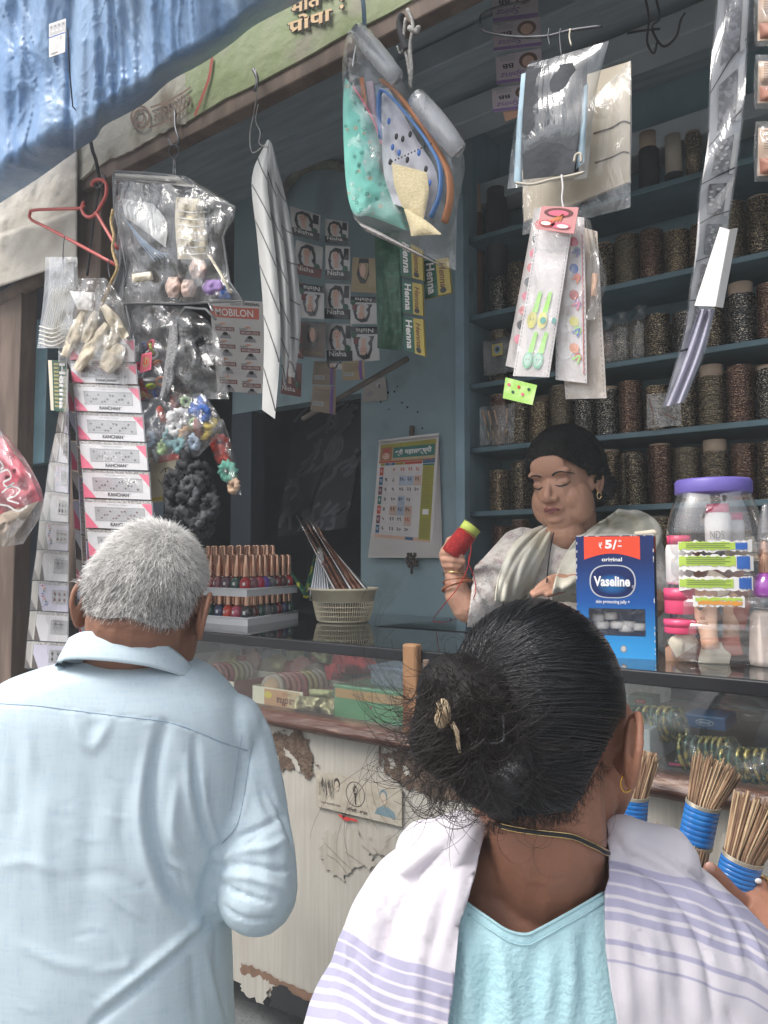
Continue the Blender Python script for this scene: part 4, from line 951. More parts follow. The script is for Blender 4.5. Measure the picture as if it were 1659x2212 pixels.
inside('talc_bottle','white bottle with pink cap standing high in the jar','bottle',1552,1190,-.01,talc(pk,'NDS',1.15))
inside('talc_bottle','second white bottle with pink cap at the back right of the jar','bottle',1586,1190,.015,talc(pk,None,.95))
inside('talc_bottle','white bottle with pink cap low at the left side of the jar','bottle',1468,1262,0,talc(pk,None,1.2))
def tub(m,h=.035,r_=.023):
 def f(p,r):b=MB();b.lathe([(r_*.95,0),(r_,.002),(r_,h),(r_*.94,h+.002),(.0001,h+.002)],m,p,24);b.build('tub_body',r);b=MB();b.lathe([(r_*1.03,h*.6),(r_*1.03,h+.003),(.0001,h+.004)],m,p,24);b.build('tub_lid',r)
 return f
inside('pink_tub','pink tub halfway up the left side of the jar','tub',1470,1325,-.005,tub(pk));inside('pink_tub','flat pink tub below the other pink tub in the jar','tub',1471,1368,-.01,tub(pk,.018,.024))
def tubeb(m,m2,L=.075,tilt=.3,cap=None,art=None):
 def f(p,r):
  R=frame((math.sin(tilt),.0,math.cos(tilt)),(math.cos(tilt),0,-math.sin(tilt)));k=9
  vs=[];n=18
  for i in range(k):
   t=i/(k-1)
   for j in range(n):a=2*math.pi*j/n;vs.append(((.012+.010*t)*math.cos(a),(.012*(1-t)+.001)*math.sin(a),L*t))
  b=MB();b.add(V(vs)@R.T+p,[(i*n+j,i*n+(j+1)%n,(i+1)*n+(j+1)%n,(i+1)*n+j)for i in range(k-1)for j in range(n)],m,True);b.build('tube_body',r)
  b=MB();b.lathe([(.0125,-.016),(.0125,0),(.005,.001)],m2,p,18,R);b.build('tube_cap',r)
  if art:b=MB();q=Q(*[p+R@V(v_)for v_ in((-.012,-.0125,.06),(.012,-.0125,.06),(.010,-.0135,.012),(-.010,-.0135,.012))],b);q.ell(.35,.25,.2,.13,M['grey']);q.ell(.3,.22,.14,.1,M['skinp'],2);q.text('Spinz',.1,.72,.75,.86,M['maroon'],flip=False,shear=.2);q.text('BB',.3,.58,.6,.68,M['maroon']);b.build('tube_print',r)
 return f
peach=mat('peach_tube',(.72,.47,.33),.4);peach2=mat('peach_cap',(.62,.34,.22),.4)
inside('cream_tube','peach cream tube with a printed face upside down low in the jar','tube',1532,1378,-.035,tubeb(peach,peach2,.075,-.12,art=True));inside('cream_tube','tan cream tube leaning at the right inside the jar','tube',1580,1370,-.005,tubeb(mat('tan_tube',(.55,.34,.22),.45),peach2,.08,.12))
inside('cream_tube','pale tube lying behind the printed one in the jar','tube',1508,1340,.02,tubeb(M['cream'],M['white'],.08,.5))
random.seed(12);sm=[mat('sachet_tan',(.42,.25,.17),.35,metal=.2,var=.2),mat('sachet_rust',(.38,.10,.06),.35,metal=.2),M['cream'],mat('sachet_brown',(.22,.10,.07),.35)]
hb=lambda i:['rust','tan','cream','brown','tan','rust','cream','brown','tan','cream','rust','tan']
spots_=[(1470,1415,0),(1505,1418,.01),(1545,1415,-.02),(1585,1412,.01),(1487,1400,.03),(1565,1398,-.02),(1475,1386,-.02),(1600,1385,.01),(1525,1330,.03),(1590,1325,-.01),(1530,1270,.02),(1580,1262,.0),(1500,1225,.02),(1560,1225,.02),(1600,1190,.02),(1480,1195,.025)]
for i,(x,y,dy)in enumerate(spots_):
 p=PD(x,y,dj+dy);a=random.uniform(-.6,.6);Rr=rotz(ang+random.uniform(-.6,.6))@V([[math.cos(a),0,math.sin(a)],[0,1,0],[-math.sin(a),0,math.cos(a)]]);W_,H_=random.uniform(.018,.024),random.uniform(.014,.024);b=MB();G=[]
 for s_ in(-1,1):
  b.grid([[p+Rr@V([W_*(u-.5)*2,s_*.006*math.sin(math.pi*u)*math.sin(math.pi*v),H_*(v-.5)*2])for v in np.linspace(0,1,7)]for u in np.linspace(0,1,7)],sm[i%4])
 b.build('cosmetic_sachet',label='%s sachet in the jar, %s %s, %s'%(['tan','rust','cream','brown'][i%4],'low' if y>1380 else 'halfway up' if y>1300 else 'in the upper half','on the left' if x<1510 else 'in the middle' if x<1565 else 'on the right',ordn[i%12]+' from the bottom'),cat='sachet',group='sachets inside the jar')
 # ================================================================= acrylic stand at the right edge
acr=film('acrylic',haze=.12,bump=.02,bs=5,gl=1,rough=.06,ior=1.7,hz=(.7,.7,.72));e0=PZ(1650,1445,ZC);de=np.dot(e0-CAM,cF);se=de/FL
est=thing('acrylic_stand','clear acrylic cosmetics stand cut off by the right edge','display stand',e0)
def epx(x,y,dy=.03):return PD(x,y,de+dy)
for nm,(x0,x1,y0,y1)in dict(upper_tray=(1628,1720,1168,1195),middle_tray=(1612,1720,1288,1312),base_box=(1634,1720,1318,1442)).items():
 a,c=epx(x0,y0),epx(x1,y1);b=MB();cc=(a+c)/2;R_=np.stack([cR,fh,V([0,0,1])],1);b.box(cc,(abs((c-a)@cR),.09,abs(a[2]-c[2])),acr,R_,.006);b.build(nm,est)
for k,(x,y0,y1,nm,m1,lab)in enumerate(((1655,1288,1200,'stand',mat('purple_polish',(.25,.05,.3),.1,coat=1.),'purple nail polish bottle in the acrylic stand'),)):
 p=epx(x,1288);h=.1;r=thing('polish_bottle',lab,'nail polish',p);b=MB();b.lathe([(.017,0),(.0205,.004),(.019,.02),(.012,.030),(.008,.034)],m1,p,20);b.build('bottle_glass',r);b=MB();b.lathe([(.0085,.034),(.009,.036),(.0065,.078),(.006,.08),(0.0001,.081)],capm,p,14);b.build('cap',r)
p=epx(1657,1440);r=thing('cream_bottle','pale beige bottle inside the base of the acrylic stand','bottle',p);b=MB();b.lathe([(.022,0.002),(.024,.01),(.021,.075),(.016,.082),(.0001,.083)],mat('beige_bottle',(.55,.47,.42),.5),p,20);b.build('bottle_body',r)
p=epx(1656,1168);r=thing('liner_bottle','black lettered clear bottle tip on top of the acrylic stand','bottle',p);b=MB();b.lathe([(.012,.0),(.012,.012),(.006,.05),(.003,.055)],acr,p,14);b.build('bottle_body',r)
# ================================================================= inside the showcase
random.seed(91);ZF=ZR1-.002;YI=YF+.02
def CZ(x,y,Y):p=PY(x,y,Y);return p
comp=[mat('compact_clear',(.36,.26,.18),.12,coat=.8),mat('compact_gold',(.40,.30,.13),.2,metal=.4),mat('compact_red',(.36,.05,.035),.25,coat=.5),mat('compact_pink',(.44,.16,.12),.3,coat=.4)]
face_=mat('powder_cake',(.55,.34,.2),.7)
def tray(px,Y,label,name='tray',n=9,dx=.017,R_=.030,x0=0.,word=True):
 A_=PY(*px[3],Y);B_=PY(*px[2],Y);z=ZF;h=A_[2]*0+.036;w_=B_[0]-A_[0]
 r=thing(name,label,'box',((A_[0]+B_[0])/2,Y,z));d=.15;b=MB()
 X0,X1=A_[0],B_[0];c_=M['cream'];b.box(((X0+X1)/2,Y,z+h/2),(X1-X0,.002,h),c_);b.box((X0,Y+d/2,z+h/2),(.002,d-.003,h),c_);b.box((X1,Y+d/2,z+h/2),(.002,d-.003,h),mat('box_rust',(.38,.10,.06),.5));b.box(((X0+X1)/2,Y+d,z+h/2),(X1-X0-.004,.002,h),c_);b.box(((X0+X1)/2,Y+d/2,z+.002),(X1-X0-.006,d-.006,.002),c_);b.build('tray_box',r)
 b=MB();q=Q((X0,Y-.0012,z+h),(X1,Y-.0012,z+h),(X1,Y-.0012,z),(X0,Y-.0012,z),b);q.rect(.25,.06,.95,.96,mat('box_peach',(.50,.26,.13),.5));q.rect(.72,.06,.95,.96,mat('box_sand',(.52,.38,.22),.5),2);q.ell(.33,.4,.08,.2,M['yellow'],2);
 if word:q.text('Radha',.50,.46,.92,.90,M['maroon'],3,bold=.01,shear=.15,flip=True);q.text('GOLD',.62,.18,.80,.30,M['maroon'],3,flip=True)
 b.build('tray_print',r)
 for k in range(n):
  c=V([X0+.030+(x0+k*dx*.25),Y+.030+k*dx*.72,z+.030]);tl_=random.uniform(-.1,.1)
  Rr=frame((.25+tl_,-1,.18),(1,0,0));m=comp[(k*7+k//2)%4];rt=thing('powder_compact','%s round powder compact, %s from the front of the %s'%(['clear','gold','red','pink'][(k*7+k//2)%4],ordn[k],'Radha box' if word else 'left hand box'),'compact',c,'round powder compacts in the boxes')
  b=MB();b.lathe([(R_*.9,-.005),(R_,-.003),(R_,.004),(R_*.95,.006),(R_*.8,.0065),(.0001,.0065)],m,c,28,Rr);b.build('case',rt)
  b=MB();b.lathe([(R_*.68,.0066),(R_*.66,.0075),(.0001,.0077)],face_,c,24,Rr);b.build('powder_face',rt)
tray([(545,1480),(656,1488),(654,1532),(546,1522)],YF+.035,'printed Radha tray of round powder compacts in the showcase')
tray([(395,1455),(505,1470),(505,1520),(395,1508)],YF+.04,'second compact tray partly behind the man',word=False)
for k in range(9):
 c=PY(470+k*26,1446+(k%3)*5,YF+.25);c[2]=ZF+.028+.012*(k%2);rt=thing('powder_compact','dim round compact at the back of the showcase, %s from the left'%ordn[k],'compact',c,'compacts at the back of the showcase');b=MB();Rr=frame((random.uniform(-.4,.4),-1,.3),(1,0,0));b.lathe([(.027,-.004),(.029,0),(.028,.006),(.0001,.007)],comp[k%4],c,24,Rr);b.build('case',rt)
 # green and orange box in plastic
a,c=PY(722,1470,YF+.03),PY(882,1560,YF+.03);ztop=PY(722,1478,YF+.03)[2]
r=thing('green_box','green box with an orange band wrapped in plastic, by the wooden upright','box',((a[0]+c[0])/2,YF+.06,ZF));b=MB();bx_=((a[0]+c[0])/2,YF+.08,(ZF+ztop)/2);b.box(bx_,(c[0]-a[0],.10,ztop-ZF),mat('box_green',(.03,.24,.07),.35),None,.002);b.build('box_body',r)
b=MB();q=Q((a[0],YF+.0295,ztop),(c[0],YF+.0295,ztop),(c[0],YF+.0295,ZF),(a[0],YF+.0295,ZF),b);q.rect(.02,.10,.98,.38,mat('box_orange',(.48,.24,.05),.5));q.text('श्री शुभ',.25,.16,.65,.34,mat('box_orange_dark',(.28,.13,.03),.5),2);q.text('लाभ',.7,.16,.9,.34,mat('box_orange_dark',(.28,.13,.03),.5),2);q.ell(.52,.55,.02,.05,M['maroon'],2);b.build('box_print',r)
b=MB();b.box(bx_,(c[0]-a[0]+.008,.108,ztop-ZF+.006),clearf,None,.004);b.build('plastic_wrap',r)
a,c=PY(810,1435,YF+.06),PY(890,1480,YF+.06);r=thing('plastic_case','clear bluish lidded plastic case standing on the green box','case',((a[0]+c[0])/2,YF+.08,ztop));b=MB();b.box(((a[0]+c[0])/2,YF+.09,ztop+.019),(c[0]-a[0],.09,.030),film('bluish_plastic',haze=.35,bump=0,hz=(.45,.55,.72)),None,.004);b.build('case_body',r);b=MB();b.box(((a[0]+c[0])/2,YF+.09,ztop+.038),(c[0]-a[0]+.008,.098,.006),film('bluish_plastic',haze=.35,bump=0,hz=(.45,.55,.72)),None,.002);b.build('case_lid',r)
def soft(name,label,cat,Lp,Rp,Y,th,m,**k):r=thing(name,label,cat,PY(*Lp[-1],Y));b=MB();kk=dict(nu=16,nv=12,wr=.8,ws=35);kk.update(k);pillow(b,Lp,Rp,Y,th,m,**kk);b.build('soft_body',r);return r
redc=mat('red_cloth',(.42,.02,.03),.8,var=.2);lemon=mat('lemon_cloth',(.40,.38,.20),.8,var=.15)
soft('red_cloth_bundle','red cloth bundle behind the glass above the green box','cloth',[(722,1402),(716,1440),(730,1458)],[(770,1400),(812,1430),(806,1456)],YF+.22,.03,redc);soft('red_cloth_bundle','smaller red cloth piece lying before the larger bundle','cloth',[(700,1440),(706,1470)],[(728,1430),(742,1466)],YF+.15,.02,redc);soft('lemon_cloth','pale yellow striped cloth bundle in the showcase left of the red cloth','cloth',[(668,1380),(672,1408),(690,1430)],[(722,1380),(724,1406),(716,1436)],YF+.24,.03,lemon)
soft('gold_foil_pack','crinkled golden foil packs lying flat before the green box','pack',[(640,1502),(632,1530)],[(722,1508),(722,1545)],YF+.03,.012,mat('pale_gold_foil',(.42,.36,.22),.3,metal=.5,bump=.8,bs=60),wr=1.4)
soft('foil_roll','long pale gold packet lying across behind the foil packs','packet',[(668,1488),(668,1504)],[(722,1490),(722,1508)],YF+.05,.012,lemon)
for k in range(6):soft('small_pack','dim packet in the shade of the showcase, %s from the left'%ordn[k],'packet',[(520+k*50,1402+k*2),(516+k*50,1432+k*2)],[(556+k*50,1400+k*2),(560+k*50,1434+k*2)],YF+.34,.02,[comp[3],M['lgrey'],lemon,comp[2],M['cream'],M['brown']][k])
# right-hand part of the showcase
a,c=PY(1338,1565,YF+.05),PY(1440,1640,YF+.05);b=MB();b.box(((a[0]+c[0])/2-.02,YF+.10,(ZF+a[2])/2),(c[0]-a[0],.12,a[2]-ZF),mat('white_carton',(.42,.43,.45),.6),None,.002);b.build('white_carton',label='plain white carton behind the glass under the bangle bag',cat='carton',loc=(a[0],YF+.1,ZF));zt=a[2]
blu=mat('dim_blue_box',(.03,.09,.2),.4);a,c=PY(1480,1540,YF+.14),PY(1570,1580,YF+.14);r=thing('blue_box','flat dark blue box on the bangle bags in the showcase','box',((a[0]+c[0])/2,YF+.15,c[2]));b=MB();b.box(((a[0]+c[0])/2,YF+.17,(a[2]+c[2])/2),(c[0]-a[0],.07,a[2]-c[2]),blu,None,.002);b.build('box_body',r);b=MB();q=Q((a[0],YF+.134,a[2]),(c[0],YF+.134,a[2]),(c[0],YF+.134,c[2]),(a[0],YF+.134,c[2]),b);q.ell(.5,.5,.22,.25,M['lgrey']);q.ell(.5,.5,.2,.2,blu,2);q.text('VINTAGE',.36,.42,.64,.58,M['white'],3);b.build('box_print',r)
a,c=PY(1356,1500,YF+.22),PY(1412,1560,YF+.22);r=thing('pale_green_pack','pale green printed pack standing at the back of the showcase','pack',((a[0]+c[0])/2,YF+.22,ZF));b=MB();b.box(((a[0]+c[0])/2,YF+.24,(ZF+a[2])/2),(c[0]-a[0],.04,a[2]-ZF),mat('sage_card',(.22,.26,.2),.6),None,.002);b.build('pack_body',r);b=MB();q=Q((a[0],YF+.219,a[2]),(c[0],YF+.219,a[2]),(c[0],YF+.219,c[2]),(a[0],YF+.219,c[2]),b);q.rect(.3,.15,.7,.3,M['red']);q.text('TIRUPATI',.34,.18,.66,.27,M['white'],2);[q.rect(.15,.42+.12*k,.85,.47+.12*k,M['teal'])for k in range(3)];b.build('pack_print',r)
gb_=mat('green_gold_bangles',(.05,.10,.08),.3,rgb2=(.45,.34,.12),vs=90,mix=(.5,.56),metal=.5)
for k,(x0,x1,y0,y1,Yb,lab)in enumerate([(1350,1480,1535,1572,YF+.09,'bag of green and gold bangles lying on the white carton'),(1470,1600,1600,1645,YF+.06,'bag of green and gold bangles in the middle of the case floor'),(1560,1720,1622,1675,YF+.04,'bag of gold edged bangles at the right end of the case')]):
 r=soft('bangle_bag',lab,'bag of bangles',[(x0,y0),(x0-12,y1)],[(x1,y0+6),(x1+14,y1+10)],Yb,.03,film('case_bag',haze=.10,bump=.8,bs=20,hz=(.6,.6,.6)),nu=20)
 for j in range(8):
  b=MB();c=PY(x0+14+j*(x1-x0-28)/7,(y0+y1)/2+6+j*.8,Yb);Rr=frame((.9+random.uniform(-.2,.2),-.5,.3),(0,0,1));b.tube([c+Rr@V([.024*math.cos(t_),.015*math.sin(t_),0])for t_ in np.linspace(0,2*math.pi,25)],.0032,gb_,6);b.build('bangle_set',r)
soft('clear_sheet','big folded clear plastic sheet leaning inside the right end of the case','plastic sheet',[(1480,1470),(1500,1500),(1600,1560)],[(1540,1462),(1640,1500),(1700,1560)],YF+.26,.02,film('case_sheet',haze=.12,bump=.3,bs=10,hz=(.6,.6,.6)),wr=.3)
rope_=MB();rope_.tube([PZ(1445,1650,ZF+.004),PZ(1510,1658,ZF+.004),PZ(1560,1668,ZF+.004)],.002,mat('magenta_stick',(.3,.03,.1),.4),6);rope_.build('magenta_stick',label='thin magenta stick lying along the case rail',cat='stick')
# ================================================================= things hanging in the opening
random.seed(77)
def art(name,px,Y,base,fn,label,cat,group=None,th=.001,D=None,part='card'):
 root=thing(name,label,cat,(quadpx(px,MB(),Y=Y,D=D)).pt(.5,1),group);b=MB();q=quadpx(px,b,Y=Y,D=D)
 if base:q.base(base,th)
 if fn:fn(q)
 b.build(part,root);return root
def bag(root,Lp,Rp,Y,th,m,name='bag_film',**k):b=MB();pillow(b,Lp,Rp,Y,th,m,**k);return b.build(name,root)
def pad(root,name,Lp,Rp,Y,th,m,**k):
 b=MB();kk=dict(nu=12,nv=14,wr=.5,ws=40,prof=.45);kk.update(k);pillow(b,Lp,Rp,Y,th,m,**kk);return b.build(name,root)
def rope(pts,Y,r,m,name,label,cat,n=6):
 P=catmull([PY(p[0],p[1],Y if len(p)<3 else p[2])for p in pts],n);b=MB();b.tube(P,r,m,7);return b.build(name,label=label,cat=cat)
ironm=M['metal'];blackcord=mat('black_cord',(.03,.03,.035),.85)
# --- red hanger
root=thing('clothes_hanger','red plastic clothes hanger on a hook at the left','hanger',PY(210,470,1.02));hm_=mat('red_hanger_plastic',(.50,.085,.07),.4)
c3=lambda L_:[PY(x*.3333,y*.3333,1.02)for x,y in L_]
b=MB();b.tube(catmull(c3([(597,1208),(603,1180),(635,1163),(672,1172),(690,1205),(685,1270),(655,1330),(622,1388)]),6),.0042,hm_,8);b.build('hook',root)
b=MB();b.tube(catmull(c3([(545,1306),(530,1345),(545,1390),(580,1408),(612,1395),(626,1384),(680,1475),(760,1610)]),5),.0042,hm_,8)
b.tube(catmull(c3([(548,1330),(520,1350),(400,1354),(220,1362),(194,1385),(205,1425),(330,1488),(760,1722)]),5),.0042,hm_,8);b.build('hanger_arms',root)
rope([(195,300),(200,325),(207,345),(212,372),(216,388)],1.035,.0045,blackcord,'twisted_rope','black twisted cord tying the hanger hook to the signboard','cord')
rope([(217,388),(210,430),(203,470),(196,530),(188,595)],1.045,.003,blackcord,'dangling_rope','thin black cord dangling down behind the red hanger','cord')
rope([(205,388),(208,405),(218,402),(226,392),(226,380),(219,372)],1.03,.0022,ironm,'wire_hook','bent iron hook under the signboard end above the hanger','hook')
# --- hook and ring of the big bag
root=thing('iron_hook','iron hook with a ring and wire above the big zip bag','hook',PY(378,300,1.07))
b=MB();b.tube(catmull([PY(378,240,1.09),PY(379,275,1.08),PY(386,300,1.07),PY(384,312,1.07),PY(372,315,1.07),PY(364,302,1.07)],6),.0030,ironm,8);b.build('hook',root)
b=MB();b.tube([PY(376+10*math.cos(a),328+15*math.sin(a),1.06)for a in np.linspace(0,2*math.pi,21)],.0022,ironm,8);b.tube([PY(375,342,1.06),PY(374,378,1.05)],.0012,M['steel'],6);b.tube([PY(378,342,1.06),PY(379,378,1.05)],.0012,M['steel'],6);b.build('ring',root)
# --- big zip bag
piping=mat('grey_piping',(.16,.165,.17),.5);zipm=mat('pale_zip_tape',(.38,.37,.34),.6)
root=thing('zip_bag','big clear zip bag with grey piping stuffed with cotton and pads','bag',PY(375,655,1.03))
LB_=[(244,372),(247,450),(262,520),(274,585),(263,655)];RB_=[(400,380),(505,448),(482,520),(494,600),(524,650)]
bag(root,LB_,RB_,1.03,.030,greyf,nu=26,nv=30,wr=.35,ws=22)
b=MB();out_=[(262,656),(274,585),(262,520),(247,450),(244,380),(250,370),(320,374),(378,380),(420,402),(508,448),(494,480),(482,512),(488,560),(496,610),(526,650),(470,652),(400,656),(330,655),(262,656)]
b.tube([PY(*p,1.03)for p in out_],.0028,piping,6);b.build('piping',root)
b=MB();sheet(b,([(248,374),(248,388)],[(380,382),(420,404)]),lambda u,v,x,y:1.015-.004*math.sin(v*6),zipm,20,4);b.build('zip_tape',root)
b=MB();b.tube([PY(245,385,1.012),PY(320,388,1.010),PY(378,394,1.012)],.0018,piping,6);b.build('zipper',root)
cot=mat('cream_cotton',(.66,.58,.42),.9,rgb2=(.75,.69,.56),vs=20,bump=.6,bs=60);bandg=mat('white_gauze',(.66,.67,.66),.8,var=.08,bump=.4,bs=50);pkp=mat('pink_beige_puff',(.56,.42,.36),.9,var=.1,bump=.3,bs=80);lav=mat('lavender_foam',(.26,.17,.38),.8);bel=mat('blue_elastic',(.14,.22,.33),.6);blk=mat('black_elastic',(.015,.017,.02),.7,bump=.4,bs=60)
def item(name,label,cat,Lp,Rp,Y,th,m,group=None,**k):
 r=thing(name,label,cat,PY(*Lp[-1],Y(*Lp[-1])if callable(Y)else Y),group);pad(r,'body',Lp,Rp,Y,th,m,**k);return r
r=item('cotton_roll','folded cream cotton roll standing in the zip bag','cotton roll',[(380,425),(378,480),(384,560)],[(436,430),(446,490),(452,560)],1.03,.022,cot)
b=MB()
for k in range(7):b.tube([PY(384+k*.4,455+k*15,1.012),PY(415,460+k*15,1.006),PY(447,458+k*15,1.012)],.0012,bandg,5)
b.build('fold_lines',r)
item('gauze_pack','crumpled white gauze behind the shine of the zip bag','gauze',[(262,428),(272,470),(300,490)],[(330,440),(360,480),(358,535)],1.032,.010,bandg)
item('elastic_pack','black elastic bundle with blue cords in the zip bag','elastic',[(272,470),(290,540),(330,612)],[(345,520),(378,560),(395,600)],1.036,.014,blk)
r=thing('blue_cord_bundle','pale blue cords crossing the black elastic in the zip bag','cords',PY(330,580,1.02));
for k in range(6):b=MB();b.tube(catmull([PY(272+k*5,475+k*6,1.020),PY(300+k*7,520+k*4,1.014),PY(335+k*6,565-k*3,1.018)],5),.0015,bel,6);b.build('cord',r)
item('cotton_pad','flat cream cotton pad low at the left in the zip bag','cotton pad',[(285,592),(285,612)],[(328,586),(332,604)],1.015,.012,cot)
for k,(x0,x1,y0,y1,m,lab)in enumerate([(356,392,598,642,pkp,'pink powder puff lowest at the left of the puffs'),(388,424,604,642,pkp,'pinkish puff in the middle of the zip bag bottom'),(408,448,560,602,pkp,'beige puff below the cotton roll'),(436,484,604,638,lav,'lavender foam puff at the right of the bag bottom')]):
 item('powder_puff',lab,'powder puff',[(x0+8,y0),(x0,(y0+y1)/2),(x0+8,y1)],[(x1-8,y0),(x1,(y0+y1)/2),(x1-6,y1)],1.022,.016,m,'puffs in the zip bag')
item('blue_puff','blue foam piece beside the lavender puff','foam',[(468,618),(472,645)],[(484,612),(500,645)],1.03,.010,M['blue'])
b=MB();b.tube([PY(452,552,1.012),PY(482,600,1.012),PY(498,632,1.012)],.005,M['cream'],8,flat=.4);b.build('pencil',label='long pale printed stick lying at the right in the zip bag',cat='stick')
# wavy golden trim hanging left of the bag
gtr=mat('gold_braid',(.50,.35,.16),.6,bump=.7,bs=200)
rope([(244,452),(240,480),(246,510),(243,535),(247,555),(253,580),(240,610),(222,655),(200,702)],1.00,.0035,gtr,'braid_trim','wavy gold braid trim hanging left of the zip bag','braid')
b=MB();sheet(b,([(246,455),(242,520),(252,580),(210,690)],[(262,460),(268,540),(268,600),(268,690)]),lambda u,v,x,y:1.02-.01*math.sin(u*6+v*9),clearf,10,20);b.build('plastic_cover',label='clear plastic cover edged with gold braid left of the zip bag',cat='plastic cover')
# --- second bag: grey cloth bag and hairbands
root=thing('zip_bag','lower zip bag split open with bright hairbands and grey cloth','bag',PY(375,870,1.03))
bag(root,[(272,658),(285,720),(272,790),(264,862)],[(400,662),(455,700),(485,780),(494,862)],1.04,.032,greyf,nu=24,nv=26,wr=.5,ws=25)
b=MB();b.tube([PY(*p,1.03)for p in[(272,660),(285,720),(276,790),(266,862),(300,868),(340,862),(372,830),(385,760),(382,690),(400,664),(445,668),(466,690)]],.0028,piping,6);b.build('piping',root)
b=MB();b.tube([PY(452,655,1.01),PY(460,672,1.005)],.0035,M['steel'],6,flat=.5);b.build('zip_puller',root)
item('grey_cloth_bag','grey crosshatched fabric strip between the hairbands and black bands','fabric',[(366,700),(360,760),(350,830),(345,856)],[(382,700),(386,760),(374,830),(356,862)],1.005,.010,mat('grey_weave',(.14,.14,.145),.8,rgb2=(.28,.28,.28),vs=260,mix=(.45,.55),bump=.4,bs=200))
hbm=[mat('neon_pink',(.75,.08,.16),.5),mat('neon_lime',(.50,.62,.05),.5),mat('band_red',(.55,.03,.04),.6),mat('band_navy',(.03,.06,.2),.6),mat('band_white',(.7,.7,.7),.7),mat('band_orange',(.65,.2,.06),.6)]
hn=['neon pink','neon lime','red','navy','white','orange']
for k in range(16):
 x,y=random.uniform(302,350),random.uniform(742,852);m=k%6 if k<12 else 0;R_=frame(rng.normal(size=3),(1,0,.3));c=PY(x,y,1.03+random.uniform(-.012,.012));b=MB();rr=random.uniform(.009,.014)
 b.tube([c+R_@V([rr*math.cos(a),rr*.75*math.sin(a),0])for a in np.linspace(0,2*math.pi,21)],.0030,hbm[m],7);b.build('hair_band',label='%s hairband in the lower zip bag, %s at the %s'%(hn[m],['topmost','upper','middle','lower','lowest'][min(4,int((y-742)/22))]+('' if k<9 else ' back'),'left' if x<325 else 'right'),cat='hairband',group='bright hairbands in the lower zip bag')
def pinkcard(q):q.rect(.1,.08,.9,.92,mat('card_rose',(.45,.09,.10),.5),1);q.ell(.5,.5,.28,.25,gold,2);q.ell(.5,.5,.16,.15,M['red'],3);q.ell(.5,.5,.08,.09,gold,4)
art('ornament_card',[(306,765),(328,760),(326,798),(302,806)],1.0,M['pink'],pinkcard,'small rose card with a gold ornament among the hairbands','card')
item('red_net_pack','reddish patterned packet at the bottom left of the lower zip bag','packet',[(268,812),(264,858)],[(300,835),(330,858)],1.02,.008,mat('red_pattern',(.30,.06,.05),.6,rgb2=(.45,.3,.16),vs=70,mix=(.5,.56)))
for k,(x0,x1,y0,y1)in enumerate([(395,440,700,762),(405,455,758,815),(388,425,805,848)]):item('black_band_bundle','bundle of black hairbands, %s in the lower zip bag'%['uppermost','middle','lowest'][k],'hairbands',[(x0+6,y0),(x0,(y0+y1)/2),(x0+5,y1)],[(x1-5,y0),(x1,(y0+y1)/2),(x1-6,y1)],1.04,.018,blk,'black hairbands',wr=1.2,ws=60)
item('white_band','single white hairband roll among the black ones','hairband',[(434,768),(446,792)],[(446,762),(462,788)],1.01,.008,M['white'])
# --- scrunchie bag
root=thing('clear_bag','clear bag of mixed coloured scrunchies','bag',PY(370,1008,1.02))
bag(root,[(300,862),(284,900),(276,960),(270,1008)],[(440,848),(474,900),(478,930),(430,985)],1.02,.034,clearf,nu=24,nv=24,wr=.5,ws=25)
def scrunchie(x,y,Y,R0,m,label,group='scrunchies in the clear bag'):
 R_=frame(rng.normal(size=3)*V([.5,1,.5])+V([0,-1.2,0]),(1,0,.3));c=PY(x,y,Y);b=MB();G=[];ph=random.random()*6
 for i in range(30):
  a=2*math.pi*i/30;row=[]
  for j in range(10):
   t_=2*math.pi*j/10;r_=R0*.52*(1+.34*math.sin(a*9+ph+t_*2)+.2*math.sin(a*17+ph*3-t_*3));row.append(c+R_@V([(R0+r_*math.cos(t_))*math.cos(a),(R0+r_*math.cos(t_))*math.sin(a),r_*math.sin(t_)]))
  G.append(row)
 b.grid(G,m,True,True,True);return b.build('scrunchie',label=label,cat='scrunchie',group=group)
scm=dict(white=mat('s_white',(.68,.68,.68),.8),blue=mat('s_blue',(.04,.12,.40),.8),red=mat('s_red',(.5,.05,.03),.8),teal=mat('s_teal',(.20,.36,.38),.8),yellow=mat('s_yellow',(.6,.45,.08),.8),peach=mat('s_peach',(.62,.42,.28),.8),grey=mat('s_grey',(.25,.26,.28),.8),brown=mat('s_brown',(.22,.06,.04),.8),green=mat('s_green',(.35,.48,.25),.8),palebl=mat('s_pale_blue',(.38,.48,.6),.8),mint=mat('s_mint',(.2,.55,.42),.8),black=mat('s_black',(.014,.015,.018),.75,var=.4,bump=.3,bs=80))
